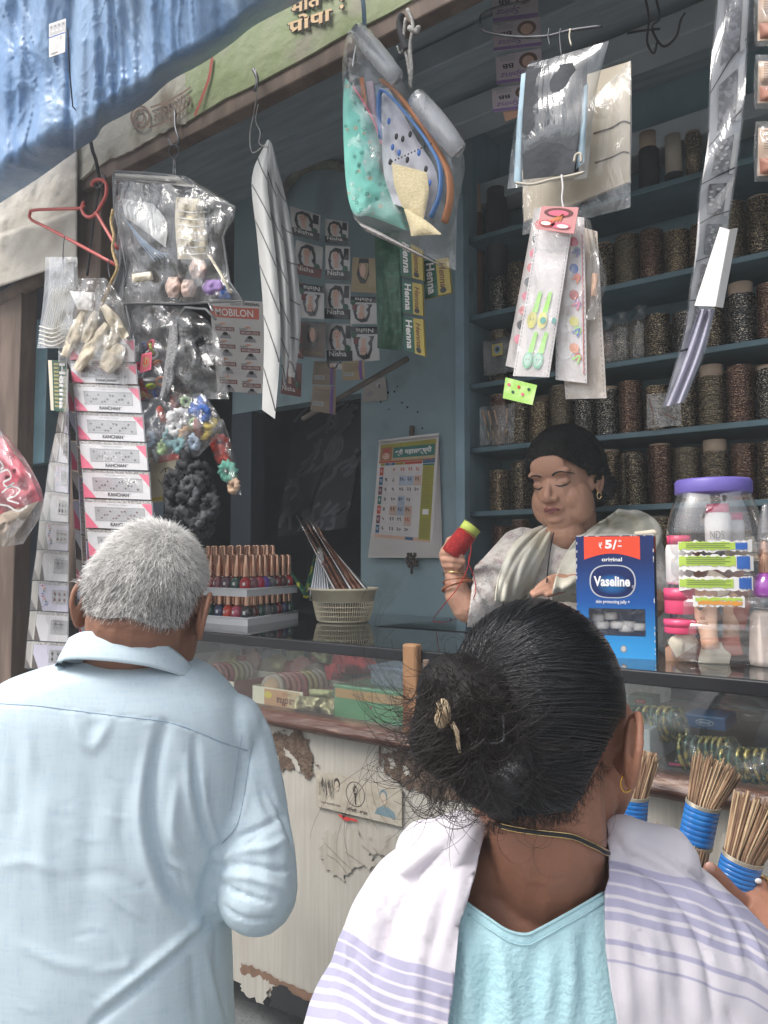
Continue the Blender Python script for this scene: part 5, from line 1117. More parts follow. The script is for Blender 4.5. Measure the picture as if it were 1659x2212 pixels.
for k_s,(x,y,c_,s_)in enumerate([(428,876,'blue',.015),(440,893,'blue',.012),(385,872,'brown',.014),(402,868,'green',.008),(350,896,'red',.012),(368,910,'white',.014),(392,900,'white',.014),(380,925,'white',.012),(420,915,'green',.008),(432,925,'brown',.014),(446,935,'yellow',.011),(455,915,'yellow',.010),(408,940,'peach',.015),(420,955,'palebl',.012),(372,945,'teal',.015),(352,965,'green',.012),(388,962,'teal',.012),(318,950,'palebl',.014),(325,972,'white',.011),(296,975,'grey',.012),(300,990,'yellow',.009),(335,985,'grey',.010),(400,972,'grey',.012),(440,908,'white',.010)]):
 scrunchie(x,y,1.02+random.uniform(-.012,.012),s_,scm[c_],'%s scrunchie, %s in the clear bag'%({'palebl':'pale blue'}.get(c_,c_),('top' if y<885 else 'upper' if y<905 else 'middle' if y<930 else 'lower' if y<960 else 'bottom')+(' far left' if x<310 else ' left' if x<345 else ' far right' if x>440 else ' right' if x>405 else ' centre right' if x>384 else ' centre' if x>369 else ' centre left')))
root=thing('clear_bag','slim clear bag with red and mint scrunchies hanging beside the mixed ones','bag',PY(500,1070,1.05))
bag(root,[(462,905),(455,960),(480,1030),(505,1066)],[(482,905),(500,960),(515,1030),(522,1070)],1.05,.018,clearf,wr=.5,ws=30)
for x,y,c_,s_ in[(474,958,'red',.013),(478,980,'red',.014),(486,998,'red',.010),(492,1018,'mint',.015),(505,1050,'peach',.011)]:scrunchie(x,y,1.05,s_,scm[c_],'%s scrunchie in the slim clear bag, %s'%(c_,'top' if y<970 else 'upper middle' if y<990 else 'middle' if y<1010 else 'lower' if y<1040 else 'bottom'),'scrunchies in the slim bag')
def rcard(q):
 q.rect(0,.9,1,.97,M['yellow']);q.rect(.2,0,1,.14,M['red'])
 q.stroke([(.30,.38),(.40,.30),(.55,.30),(.62,.38),(.5,.48),(.38,.5)],.022,M['ink'],2,6);q.stroke([(.45,.3),(.40,.48),(.34,.66)],.03,M['ink'],2,4);q.stroke([(.42,.5),(.55,.58),(.66,.68),(.75,.64)],.022,M['ink'],2,5);q.stroke([(.22,.5),(.28,.58),(.38,.66)],.018,M['ink'],2,4)
r=art('printed_pouch',[(324,990),(400,975),(408,1075),(326,1086)],1.045,mat('cream_pouch',(.60,.55,.42),.6),rcard,'cream pouch with a script R below the scrunchie bag','pouch',th=.01)
# bunch of black scrunchies
for k in range(40):
 a=random.uniform(0,6.28);rr=math.sqrt(random.random());x,y=412+50*rr*math.cos(a),1082+66*rr*math.sin(a)
 if k<3:x,y=405+k*6,1000+k*10
 scrunchie(x,y,1.01+random.uniform(-.02,.02),random.uniform(.014,.019),scm['black'],'black scrunchie in the dark bunch hanging under the coloured ones','black scrunchies in the dark hanging bunch')
for k,(x,y)in enumerate(((408,1045),(420,1072),(398,1110),(436,1120))):
 scrunchie(x,y,.985,.013,mat('s_charcoal',(.06,.065,.07),.8),['charcoal scrunchie at the top front of the black bunch','charcoal scrunchie in the middle of the black bunch','charcoal scrunchie low left on the black bunch','charcoal scrunchie low right on the black bunch'][k],'charcoal scrunchies on the black bunch')
 # --- left: strap packs and sponge bags on the hanger bar
strap=mat('white_strap',(.66,.64,.58),.7,var=.05)
for k,(dx,lab)in enumerate(((0,'front clear packet of coiled white elastic straps pinned to the hanger'),(9,'second packet of white straps showing behind the front one'))):
 root=thing('strap_packet',lab,'packet',PY(120+dx,755,.99+.012*k),'packets of white straps');Yk=.985+.014*k
 bag(root,[(98+dx,555),(94+dx,640),(80+dx,752)],[(158+dx,555),(160+dx,640),(150+dx,752)],Yk,.010,clearm,wr=.4,ws=30)
 for j in range(9):
  b=MB();x0=108+dx+j*4.2;b.tube(catmull([PY(x0-8,745-(j%3)*8,Yk),PY(x0-14,700+j*2,Yk),PY(x0+2,640,Yk-.002),PY(x0+6,625-(j%2)*8,Yk)],5),.0022,strap,6,flat=.5);b.build('strap',root)
 for j in range(5):b=MB();b.tube(catmull([PY(86+dx,705+j*9,Yk-.004),PY(115+dx,712+j*9,Yk-.007),PY(140+dx,700+j*9,Yk-.004)],5),.0030,strap,6,flat=.6);b.build('strap',root)
rope([(140,508),(137,530),(136,560),(139,585)],.98,.0012,ironm,'safety_pin','safety pin holding the strap packets to the hanger bar','pin')
rope([(236,560),(234,580),(238,600)],.98,.0012,ironm,'safety_pin','safety pin holding the sponge bag to the hanger bar','pin')
spg=mat('cream_sponge',(.66,.575,.43),.95,rgb2=(.72,.65,.52),vs=60,bump=.5,bs=200)
root=thing('clear_bag','crumpled clear bag of cream cosmetic sponges hung on the hanger','bag',PY(210,830,1.0))
bag(root,[(140,602),(150,640),(128,720),(126,782)],[(228,600),(262,650),(284,740),(276,835)],.985,.034,clearm,nu=22,nv=22,wr=.7,ws=28)
for k,(A_,B__,w_)in enumerate([((186,668),(140,770),15),((208,672),(182,740),13),((232,700),(165,800),16),((262,710),(215,760),15),((262,745),(225,800),24),((222,660),(272,730),14)]):
 A_,B__=V(A_),V(B__);dr=(B__-A_)/np.linalg.norm(B__-A_);nn=V([-dr[1],dr[0]])*w_;L1=[tuple(A_-nn*.5),tuple((A_+B__)/2-nn),tuple(B__-nn*.6)];R1=[tuple(A_+nn*.5),tuple((A_+B__)/2+nn),tuple(B__+nn*.6)]
 item('sponge_puff','cream sponge puff, %s in the crumpled clear bag'%['leftmost','short upright one','long slanting front one','upper right one','lumpy lowest right one','one rising to the right edge'][k],'sponge',L1,R1,.985-.004*(k%3),.013,spg,'cream sponges in the clear bag')
item('white_pouch','folded white pouch tucked in the top of the sponge bag','pouch',[(150,628),(168,668)],[(205,632),(200,672)],.972,.008,M['white'])
# --- henna box left
def hennaL(q):
 q.rect(.25,0,1,1,M['dkgreen']);q.rect(0,0,.22,1,M['cream'],1)
 for k in range(12):q.rect(.32,.06+.075*k,.6,.10+.075*k,mat('dull_gold_print',(.35,.30,.12),.5),2)
 P=q.pt;q2=Q(P(.98,0),P(.98,1),P(.62,1),P(.62,0),q.mb);q2.text('Henna',.06,.05,.95,.95,M['white'],3,bold=.03)
art('henna_packet',[(104,778),(143,778),(140,890),(110,886)],1.03,M['dkgreen'],hennaL,'green henna packet hanging below the strap packets','packet',th=.012)
# --- nail sticker cards
cardw=mat('nail_card_white',(.63,.62,.63),.35,var=.04,coat=.4);lavw=mat('nail_card_lavender',(.55,.53,.64),.35,var=.04,coat=.4);pkt=mat('nail_card_pink',(.72,.13,.22),.4,var=.05);brt=mat('nail_card_brown',(.06,.05,.045),.4,rgb2=(.13,.11,.10),vs=300);win=mat('window_grey',(.37,.37,.38),.2,coat=.5)
def nailart(q,x0,y0,s_,kind):
 if kind==0:q.ell(x0,y0+s_*.6,s_*.42,s_*1.1,M['ink'],3,8);q.poly([(x0-s_*.45,y0-s_*2),(x0-s_*.15,y0),(x0-s_*.45,y0+s_)],M['ink'],3);q.poly([(x0+s_*.45,y0-s_*2),(x0+s_*.15,y0),(x0+s_*.45,y0+s_)],M['ink'],3)
 elif kind==1:q.ell(x0,y0,s_*.6,s_*1.2,M['maroon'],3,10)
 else:
  for a in range(8):q.stroke([(x0,y0),(x0+s_*.9*math.cos(a*.785),y0+s_*2.4*math.sin(a*.785))],.02,M['ink'],3)
def nailcard(corner,kind,lavd=False,partial=False):
 def f(q):
  q.rect(0,0,1,.10,mat('patterned_strip',(.20,.18,.17),.6,rgb2=(.5,.48,.46),vs=200,mix=(.45,.55)),1)
  q.poly([(0,.45),(.20,1),(0,1)],corner,1)
  if not partial:q.poly([(.86,.10),(1,.10),(1,.55)],corner,1)
  u0,u1=(.16,.90)if not partial else(.50,1.0)
  q.rect(u0,.27,u1,.74,win,1);q.stroke([(u0,.27),(u1,.27),(u1,.74),(u0,.74),(u0,.27)],.012,M['grey'],2)
  rr=random.Random(int(q.pt(0,0)[2]*1e4))
  if not partial:
   for k in range(15):nailart(q,u0+.04+(u1-u0-.08)*(k+.5)/15,(.38,.52,.62)[(k*2+k//3)%3]+.03*rr.random(),.022,kind if kind!=2 else 0)
   q.text('KANCHAN',.39,.80,.70,.93,M['ink'],2,bold=.03);q.text('Stylish Designer Collection',.36,.14,.66,.20,M['grey'],2);q.text('®',.71,.8,.73,.85,M['ink'],2)
  else:
   for k in range(6 if kind<2 else 2):nailart(q,u0+.09+.16*(k%3)+(.06 if kind==2 else 0),.40+.2*(k//3),.05 if kind<2 else .11,kind)
 return f
clearc=film('card_sleeve',haze=.04,bump=.12,bs=12,gl=1,ior=1.3)
def J(x,y):return(x*.3346,713+y*.3346)
col=[(448,40),(455,200),(470,345),(495,530),(512,715),(530,900),(545,1090),(560,1285),(580,1470)]
ordc=['topmost','second','third','fourth','fifth','sixth','seventh','lowest']
for k in range(8):
 (xa,ya),(xb,yb)=col[k],col[k+1];w1=415+k*3
 px=[J(xa,ya),J(xa+w1,ya+16),J(xb+w1-4,yb+5),J(xb-2,yb-10)]
 r=art('nail_sticker_card',px,.985+.004*(k%2),cardw,nailcard(pkt,1 if k==6 else 0),'white KANCHAN nail sticker card with pink corners, %s in the front column'%ordc[k],'nail card','nail sticker cards in the front column',.003)
 b=MB();q=quadpx(px,b,Y=.979+.004*(k%2));b.add([q.pt(-.02,-.02),q.pt(1.02,-.02),q.pt(1.02,1.02),q.pt(-.02,1.02)],[(0,1,2,3)],clearc);b.build('plastic_sleeve',r)
lx=catmull([(410,250,0),(395,480,0),(365,665,0),(325,855,0),(300,1045,0),(262,1235,0),(245,1420,0),(215,1620,0),(200,1815,0),(180,2010,0),(165,2190,0)],1)
for k in range(10):
 a,c=lx[k],lx[k+1];px=[J(a[0]+40,a[1]),J(438,a[1]+15),J(436,c[1]+5),J(c[0]+40,c[1]-6)];Yk=.96
 kind=[0,0,0,2,0,1,2,1,2,0][k];red_=k in(3,5,7)
 r=art('nail_sticker_card',px,[Yk+.06,Yk,Yk,Yk+.06],lavw if k%2 else cardw,nailcard(brt,kind,True,True),'slanted nail art card with a dark corner, %s down the outer left strip'%(ordc+['ninth','tenth'])[k if k!=7 else 7],'nail card','nail art cards in the outer left strip',.002)
 if k==7:r['label']='slanted nail art card with a dark corner, eighth down the outer left strip'
 b=MB();q=quadpx(px,b,Y=[Yk+.0565,Yk-.0035,Yk-.0035,Yk+.0565])
 if red_:
  for j in range(8):u,v=.12+.05*math.sin(j*1.3)+.02*j,.15+.09*j;q.ell(u,v,.035,.03,[M['red'],M['orange'],M['teal'],M['blue']][j%4],1,6)
  q.stroke([(.3,.95),(.12,.8),(.25,.65),(.35,.75),(.2,.85)],.015,M['grey'],1,4);b.build('flower_print',r)
 b=MB();q=quadpx([J(a[0]-5,a[1]),J(a[0]+38,a[1]),J(c[0]+38,c[1]-8),J(c[0]-5,c[1]-8)],b,Y=[Yk+.09,Yk+.062,Yk+.062,Yk+.09]);q.base(mat('card_backing',(.42,.40,.37),.5),.002);q.poly([(0,.6),(.9,1),(0,1)],brt,1);b.build('card_side',r)
 b=MB();q=quadpx([J(a[0]-10,a[1]),J(442,a[1]),J(440,c[1]),J(c[0]-10,c[1])],b,Y=[Yk+.082,Yk-.006,Yk-.006,Yk+.082]);b.add([q.pt(0,0),q.pt(1,0),q.pt(1,1),q.pt(0,1)],[(0,1,2,3)],clearc);b.build('plastic_sleeve',r)
for s_i,(x0,x1,lab)in enumerate(((440,480,'nearest the outer strip'),(484,512,'between the two others'),(516,552,'tight beside the pink cornered column'))):
 root=thing('card_strip','narrow edge-on strip of nail cards, %s'%lab,'card strip',PY(*J(x0+60,2150),.99),'edge-on strips of nail cards')
 for k in range(10):
  ya=150+s_i*35+k*190;xo=k*9-12;px=[J(x0+xo,ya),J(x1+xo,ya+10),J(x1+xo+8,ya+186),J(x0+xo+8,ya+180)]
  b=MB();q=quadpx(px,b,Y=[.995,1.01,1.01,.995]);q.base([cardw,mat('card_cream2',(.52,.47,.42),.5),lavw][(k+s_i)%3],.002)
  if s_i==0:q.poly([(0,.3),(1,.75),(1,1),(0,1)],pkt if k%2 else brt,1)
  elif s_i==1:
   for j in range(6):q.ell(.5+.2*math.sin(j*2),.1+.15*j,.18,.03,[M['red'],M['orange'],M['pink']][j%3],1,6)
  else:q.poly([(0,.45),(1,.8),(1,1),(0,1)],pkt if k%2==0 else M['cream'],1);q.stroke([(.2,.1),(.8,.25),(.2,.4)],.03,M['grey'],1,4)
  b.build('card',root)
  # --- poster of hair items behind
def mobilon(q):
 q.rect(.0,.08,.9,.20,mat('faded_poster_red',(.48,.10,.06),.5));q.text('MOBILON',.10,.10,.80,.18,M['white'],2,bold=.01);q.text('ORIGINAL',.62,.02,.92,.055,M['ink'],2,bold=.02);q.text('BRAND',.4,.03,.58,.06,M['grey'],2)
 for r_ in range(4):
  for c_ in range(2):
   u0,v0=.02+.47*c_,.24+.19*r_+.03*c_
   q.rect(u0+.05,v0+.06,u0+.42,v0+.105,mat('faded_poster_brown',(.22,.08,.06),.5),1);q.text('MOBILON',u0+.08,v0+.07,u0+.39,v0+.097,M['lgrey'],2,bold=.01);q.text('HAPPY',u0+.05,v0+.035,u0+.2,v0+.055,M['ink'],2)
   q.ell(u0+.24,v0+.135,.05,.02,M['ink'],1);q.poly([(u0+.12,v0+.185),(u0+.18,v0+.13),(u0+.32,v0+.14),(u0+.36,v0+.185)],M['grey'],1)
   for k in range(5):q.stroke([(u0+.2,v0+.03),(u0+.2+.06*math.cos(-k*.7),v0+.03+.02*math.sin(-k*.7))],.006,M['orange'],1)
art('poster_card',[(452,645),(572,652),(574,850),(470,845)],1.22,mat('poster_grey',(.50,.49,.47),.5,var=.06),mobilon,'grey and red MOBILON hair band poster behind the bags','poster')
# --- pink pack at far left
root=thing('clear_bag','clear bag with a pink and white printed pack at the far left edge','bag',PY(30,1180,.9))
bag(root,[(-60,900),(-60,1000),(-60,1100),(-60,1190)],[(-8,915),(60,1000),(95,1090),(50,1175)],.88,.04,clearf,wr=.5,ws=16)
prk=mat('raspberry_pack',(.60,.07,.12),.4,rgb2=(.68,.14,.18),vs=10)
r=thing('printed_pack','raspberry pink pack with white script inside the far left bag','pack',PY(20,1170,.89));pad(r,'pack_body',[(-60,935),(-60,1040),(-60,1130)],[(5,945),(60,1020),(88,1082)],.90,.028,prk)
pad(r,'pack_end',[(-60,1130),(-60,1190)],[(84,1082),(15,1180)],.895,.02,mat('tan_pack',(.45,.36,.27),.6))
b=MB();q=quadpx([(-40,960),(60,1010),(70,1110),(-60,1110)],b,Y=.855)
for l in([(.45,.30),(.60,.22),(.66,.34),(.52,.46),(.60,.52),(.72,.42)],[(.5,.64),(.66,.5),(.82,.52),(.74,.66),(.6,.74),(.8,.8)],[(.42,.84),(.62,.86),(.78,.95),(.92,.86)],[(.30,.2),(.42,.12),(.5,.2),(.38,.3)]):q.stroke(l,.035,M['white'],1,6)
b.build('script_print',r)
# --- long white folded sheets with cords
whs=mat('white_foil_sheet',(.52,.52,.50),.45,var=.06,bump=.1,bs=30)
shg=mat('white_sheet_grey_side',(.36,.36,.36),.5)
for k,(Lp,Rp,lab)in enumerate((([(577,302),(544,385),(556,520),(570,700),(566,885)],[(582,302),(578,400),(596,560),(606,730),(594,905)],'long white folded strip with dark diagonal bands, front one hanging in the middle'),([(578,304),(582,440),(600,600),(606,740),(612,830)],[(584,304),(600,440),(622,600),(626,740),(616,835)],'narrow white folded strip behind the front one'),([(582,306),(604,470),(620,600),(626,740),(622,812)],[(588,310),(622,450),(640,560),(650,700),(636,816)],'greyish white strip curving at the right of the hanging strips'))):
 r=thing('folded_strip',lab,'paper strip',PY(*Lp[-1],1.1),'white strips hanging in the middle');b=MB();G1,G2=pillow(b,Lp,Rp,1.06+.025*k,.012,whs if k<2 else shg,nu=10,nv=40,wr=.1,prof=1.);b.build('strip',r)
 b=MB()
 for j in range(6):y0=5+j*6;P=[V(G1[y0+(i*4)//10][i])*(1-(i*.4)%1)+V(G1[min(y0+(i*4)//10+1,40)][i])*((i*.4)%1)-V([0,.0012,0])for i in range(0,11)];b.tube(P,.0011,mat('strip_line',(.12,.12,.12),.6),5)
 b.build('band_marks',r)
rope([(552,150,1.08),(556,190,1.07),(548,245),(540,290),(546,330),(580,306)],1.06,.0012,M['rope'],'hanging_string','knotted white cord tying the folded strips to the signboard','cord');rope([(558,225),(552,260),(562,285),(560,310),(578,318)],1.055,.0011,M['rope'],'hanging_string','second loose loop of white cord above the folded strips','cord')
rope([(548,150,1.085),(556,172,1.085),(551,196,1.08)],1.08,.004,ironm,'iron_nail','iron spike under the signboard above the white strips','nail')
# --- sachet curtain
gb=mat('sachet_black',(.016,.017,.02),.4,coat=.2);ws_=mat('sachet_white',(.50,.49,.48),.4,coat=.2);tan_=mat('sachet_tan_foil',(.30,.23,.13),.45,var=.15);cocoa=mat('sachet_cocoa',(.24,.185,.13),.5,var=.12);drk=mat('sachet_dark_red',(.13,.025,.02),.4)
def model(q,c_,flip=False):
 F=(lambda v:1-v)if flip else(lambda v:v)
 q.poly([(u,F(v))for u,v in((.22,.70),(.14,.45),(.22,.18),(.42,.05),(.66,.08),(.78,.3),(.80,.55),(.88,.72))],gb,2);q.ell(.47,F(.30),.13,.15,M['skinp'],3,12);q.poly([(u,F(v))for u,v in((.40,.42),(.54,.42),(.58,.66),(.42,.66))],M['skinp'],3);q.poly([(u,F(v))for u,v in((.34,.2),(.44,.1),(.58,.12),(.6,.26),(.5,.17))],gb,4)
 q.ell(.47,F(.36),.035,.012,M['red'],5,8);q.ell(.42,F(.28),.025,.010,gb,5,6);q.ell(.53,F(.28),.025,.010,gb,5,6)
def nisha(kind):
 def f(q):
  if kind=='n':q.rect(.0,.72,1,1,gb);model(q,0);q.text('Nisha',.12,.74,.80,.88,M['white'],3,bold=.01);q.ell(.85,.66,.1,.09,M['dkgreen'],3);q.rect(.78,.05,.96,.4,gb,1);q.ell(.87,.45,.08,.05,M['lgrey'],3)
  if kind=='r':q.rect(0,.70,1,1,drk);model(q,0);q.text('Nisha',.1,.74,.75,.88,M['white'],3,bold=.01);q.ell(.85,.66,.1,.09,M['dkgreen'],3)
  if kind=='i':q.rect(0,0,1,.22,gb);model(q,0,True);q.text('Nisha',.2,.05,.85,.18,M['white'],3,bold=.01,flip=True);q.rect(.1,.3,.3,.5,drk,2);q.ell(.12,.22,.12,.1,M['dkgreen'],3)
  if kind=='t':q.poly([(.3,.02),(.7,.02),(.75,.5),(.6,.75),(.4,.75),(.25,.5)],gb,2);q.ell(.5,.38,.12,.2,M['skinp'],3);q.text('NatureMate',.1,.84,.9,.92,mat('dull_gold_print',(.35,.30,.12),.5),3,flip=True)
  if kind=='b':q.rect(.1,.62,.55,.78,M['lgrey'],1);[q.rect(.13+.05*j,.64,.15+.05*j,.76,M['ink'],2)for j in range(8)];q.text('Nisha',.15,.12,.75,.22,mat('cocoa_dark',(.12,.09,.06),.6),2);[q.rect(.12,.28+.05*j,.85,.295+.05*j,mat('cocoa_dark',(.12,.09,.06),.6),1)for j in range(6)];q.rect(.8,.0,.92,1,mat('purple_dark',(.12,.05,.22),.4),2)
 return f
def sachet(px,Y,base,kind,label,group='hair colour sachets'):
 root=thing('hair_colour_sachet',label,'sachet',PY(*px[3],Y),group);b=MB();P=[PY(x,y,Y)for x,y in px]
 def fn(u,v,o):k=math.sin(math.pi*u)**.6*math.sin(math.pi*v)**.6;return(P[0]*(1-u)+P[1]*u)*(1-v)+(P[3]*(1-u)+P[2]*u)*v-V([0,1,0])*(.004*k+o)
 q=Q(None,None,None,None,b,fn);q.asp=.6;q.base(base,nu=5,nv=5);nisha(kind)(q);b.grid([[fn(u,v,-.0005-.007*math.sin(math.pi*u)*math.sin(math.pi*v))for v in(0,.5,1)]for u in(0,.5,1)],base);b.build('sachet_pouch',root)
rows_=[([(626,445),(692,465),(690,520),(632,508)],'n',ws_,'black topped Nisha sachet at the upper left of the sachet curtain'),([(702,472),(752,480),(752,528),(702,524)],'n',ws_,'topmost Nisha sachet of the central strip'),
([(640,518),(698,534),(694,602),(634,590)],'r',ws_,'dark red Nisha sachet, left of the central strip'),([(703,530),(756,534),(755,606),(703,603)],'n',ws_,'second Nisha sachet of the central strip'),([(703,612),(757,614),(757,690),(701,688)],'n',ws_,'third Nisha sachet of the central strip'),([(704,698),(760,700),(762,780),(706,780)],'n',ws_,'lowest Nisha sachet of the central strip'),
([(762,556),(812,558),(814,634),(758,630)],'t',tan_,'tan gold sachet printed NatureMate at the right of the curtain'),([(757,640),(812,642),(814,700),(757,700)],'i',ws_,'upside down white sachet below the tan gold one'),([(758,706),(816,706),(820,778),(762,784)],'i',ws_,'lower upside down Nisha sachet beside the green foil'),
([(646,612),(700,618),(700,690),(650,686)],'i',ws_,'upside down white sachet left of the third central one'),([(652,694),(704,696),(702,775),(655,770)],'t',mat('sachet_dim',(.16,.13,.11),.5),'dim brown sachet left of the lowest central one'),([(640,606),(660,612),(662,680),(644,676)],'b',cocoa,'thin sliver of a brown sachet between the strips'),
([(630,690),(652,694),(655,776),(634,770)],'r',drk,'narrow dark red sachet behind the white strips'),([(612,778),(652,786),(650,858),(606,850)],'r',drk,'dark red sachet lowest at the left of the curtain'),([(678,780),(726,782),(724,832),(674,830)],'b',cocoa,'brown sachet back with a barcode, upper of the pair'),([(676,832),(726,834),(724,896),(670,886)],'b',cocoa,'brown sachet back with a barcode, lowest of all sachets'),
([(738,782),(786,778),(788,820),(740,822)],'b',tan_,'tan sachet back peeking below the curtain at the right'),([(706,780),(738,782),(738,798),(704,798)],'i',ws_,'cut white sachet end below the central strip')]
for i,(px,kd,bs_,lab)in enumerate(rows_):sachet(px,1.46+.02*(i%3),bs_,kd,lab)
root=thing('green_foil_pack','dark green foil packet hanging beside the sachets','packet',PY(845,755,1.44));pad(root,'foil_body',[(808,505),(812,600),(815,700),(815,752)],[(862,500),(868,600),(872,700),(868,758)],1.45,.008,mat('deep_green_foil',(.012,.07,.035),.3,rgb2=(.03,.12,.07),vs=60,metal=.2,mix=(.5,.6)))
hy=mat('henna_yellow',(.42,.33,.07),.45);hg=mat('henna_green',(.015,.10,.065),.4)
def henna(q):
 q.rect(0,0,.52,1,hg,1);q.rect(.52,0,1,1,hy,1)
 P=q.pt;a=Q(P(.46,0),P(.46,1),P(.14,1),P(.14,0),q.mb);a.text('Henna',.08,0,.92,1,M['white'],3,bold=.03);a=Q(P(.90,0),P(.90,1),P(.60,1),P(.60,0),q.mb);a.text('Henna',.12,.1,.8,.9,M['maroon'],3,bold=.01,shear=.2);q.ell(.72,.88,.12,.08,gb,3)
for i,px in enumerate(([(862,512),(912,540),(914,606),(866,594)],[(912,565),(968,556),(975,632),(918,646)],[(868,606),(912,614),(914,682),(870,674)],[(870,684),(914,690),(918,770),(874,756)])):
 art('henna_sachet',px,1.36+.03*(i==1),hy,henna,['green and yellow henna sachet half under the floral bag','green and yellow henna sachet standing out at the right','green and yellow henna sachet in the middle of its strip','lowest green and yellow henna sachet of its strip'][i],'sachet','henna sachets',.006)
 # --- floral cloth bag
root=thing('clear_bag','large clear bag of floral baby cloths hanging from a blue rope','bag',PY(870,560,1.06))
clearlt=film('thin_clear_film',haze=.07,bump=.5,bs=12,hz=(.72,.73,.74),gl=1)
def BY(x,y):return 1.04+(x-740)*.0005
bag(root,[(752,66),(740,130),(742,250),(748,400),(764,470)],[(800,62),(900,215),(1000,330),(988,450),(985,585)],BY,.035,clearlt,nu=26,nv=34,wr=.4,ws=14)
item_=lambda*a,**k:item(*a,**k)
flo=mat('mint_cloth',(.22,.62,.52),.8,rgb2=(.28,.68,.58),vs=8);r=item('floral_cloth','folded mint green floral cloth at the front of the big bag','cloth',[(746,168),(741,220),(742,300),(748,400),(764,462),(800,468),(862,492)],[(766,192),(785,225),(806,260),(824,310),(824,368),(862,410),(886,500)],BY,.020,flo,nu=16,nv=34,wr=.2)
bvF=None
b=MB();fc=[mat('flower_peach',(.72,.40,.26),.8),mat('flower_green',(.06,.24,.18),.8),mat('flower_white',(.7,.8,.76),.8)]
me=[c for c in r.children][0].data;off_=ORG[r.name];vv_=[tuple(V(v_.co[:])+off_)for v_ in me.vertices];bvF=BVHTree.FromPolygons(vv_,[tuple(p.vertices)for p in me.polygons])
for k in range(95):
 x0,y0=random.uniform(745,885),random.uniform(180,500);rr=random.choice([4.2,3.4,5]);m_=fc[k%3 if k%5 else 1]
 for j in range(5):
  a0=2*math.pi*j/5+k;P=[]
  for d_,da in((.25,0),(.8,-.45),(1.05,0),(.8,.45)):
   h=bvF.ray_cast(Vector(CAM),Vector(ray(x0+rr*d_*math.cos(a0+da),y0+rr*d_*math.sin(a0+da))))
   if h[0]is None:P=[];break
   P.append(V(h[0])+V(h[1])*.0006*(1 if np.dot(V(h[1]),ray(x0,y0))<0 else-1))
  if P:b.add(P,[(0,1,2,3)],m_)
b.build('flower_print',r)
b=MB();b.tube(catmull([PY(x,y,BY(x,y)-.012)for x,y in((764,188),(786,222),(808,262),(825,312))],5),.0022,M['pink'],6);b.tube(catmull([PY(x,y,BY(x,y)-.014)for x,y in((868,430),(884,470),(888,500))],5),.0022,M['pink'],6);b.build('pink_edging',r)
wcl=mat('white_print_cloth',(.56,.56,.60),.85,rgb2=(.50,.50,.55),vs=20);r=item('printed_cloth','white cloth with small dark prints and a blue border in the big bag','cloth',[(818,190),(824,300),(830,380),(850,440)],[(840,190),(900,300),(945,380),(930,470)],lambda x,y:1.07,.012,wcl)
b=MB();b.tube(catmull([PY(x,y,1.05)for x,y in((822,300),(818,230),(824,196),(850,215),(890,262),(925,310),(950,360),(950,420),(930,470))],6),.006,mat('cloth_blue_border',(.10,.22,.48),.8),8,flat=.4);b.build('blue_border',r)
b=MB()
for k,(x,y)in enumerate(((840,262),(856,295),(862,330),(886,290),(848,318),(880,345),(905,330),(920,365),(928,395),(870,300),(895,375),(843,350))):b.ell(PY(x,y,1.048),(.004,.002,.006),M['ink']if k%2 else M['blue'],n=8,k=5)
for k in range(14):b.ell(PY(840+7*k,352-3.2*k,1.05),(.0018,.001,.0018),M['ink'],n=6,k=4)
b.build('cloth_prints',r)
b=MB();b.tube(catmull([PY(x,y,1.085)for x,y in((826,175),(860,205),(905,262),(940,315),(968,372),(972,430),(960,480))],6),.010,mat('orange_fabric',(.55,.24,.12),.85),8,flat=.4);b.build('orange_towel_edge',label='orange towel edge behind the blue bordered cloth',cat='towel')
fel=mat('cream_felt',(.60,.51,.31),.95,rgb2=(.66,.57,.37),vs=200,bump=.3,bs=300);item('cream_felt','cream felt square folded in the big bag','felt',[(846,352),(852,400),(868,446)],[(922,372),(926,420),(912,486)],lambda x,y:1.045,.008,fel,wr=.2);item('cream_felt','pointed cream felt corner lowest in the big bag','felt',[(872,452),(884,488),(888,510)],[(882,452),(925,480),(954,506)],lambda x,y:1.035,.008,fel,wr=.2)
for k,(x0,x1,c_)in enumerate(((776,786,M['orange']),(790,806,mat('pale_pink_cloth',(.55,.42,.5),.8)),(808,822,mat('slate_cloth',(.18,.26,.36),.8)))):item('folded_cloth','narrow %s cloth edge behind the mint cloth'%['orange','pale pink','slate blue'][k],'cloth',[(x0,168+k*8),(x0+10,260)],[(x1,166+k*8),(x1+14,280)],lambda x,y:1.07,.006,c_)
b=MB();sheet(b,([(764,470),(790,500)],[(930,560),(985,590)]),lambda u,v,x,y:1.07-.02*math.sin(v*3),mat('grey_layers',(.28,.26,.25),.6,rgb2=(.42,.40,.38),vs=60,stretch=(.2,1,6)),20,6);b.build('cloth_stack',label='grey brown folded edges under the mint cloth in the big bag',cat='cloth stack')
rollf=film('rolled_film',haze=.45,bump=.3,bs=14,hz=(.70,.72,.75))
for k,(a,c,r_)in enumerate((((772,66),(856,168),.0175),((898,210),(990,325),.019))):
 b=MB();A_,C_=PY(*a,1.04+.01*k),PY(*c,1.06+.02*k);P=[A_+(C_-A_)*t for t in np.linspace(0,1,9)];b.tube(P,lambda t:r_*(.85+.2*math.sin(math.pi*t)),rollf,16);b.tube(P,lambda t:r_*.55,rollf,12);b.build('film_roll',label=['rolled clear plastic sheet at the top of the big bag','rolled clear plastic sheet slanting right of the big bag'][k],cat='plastic roll')
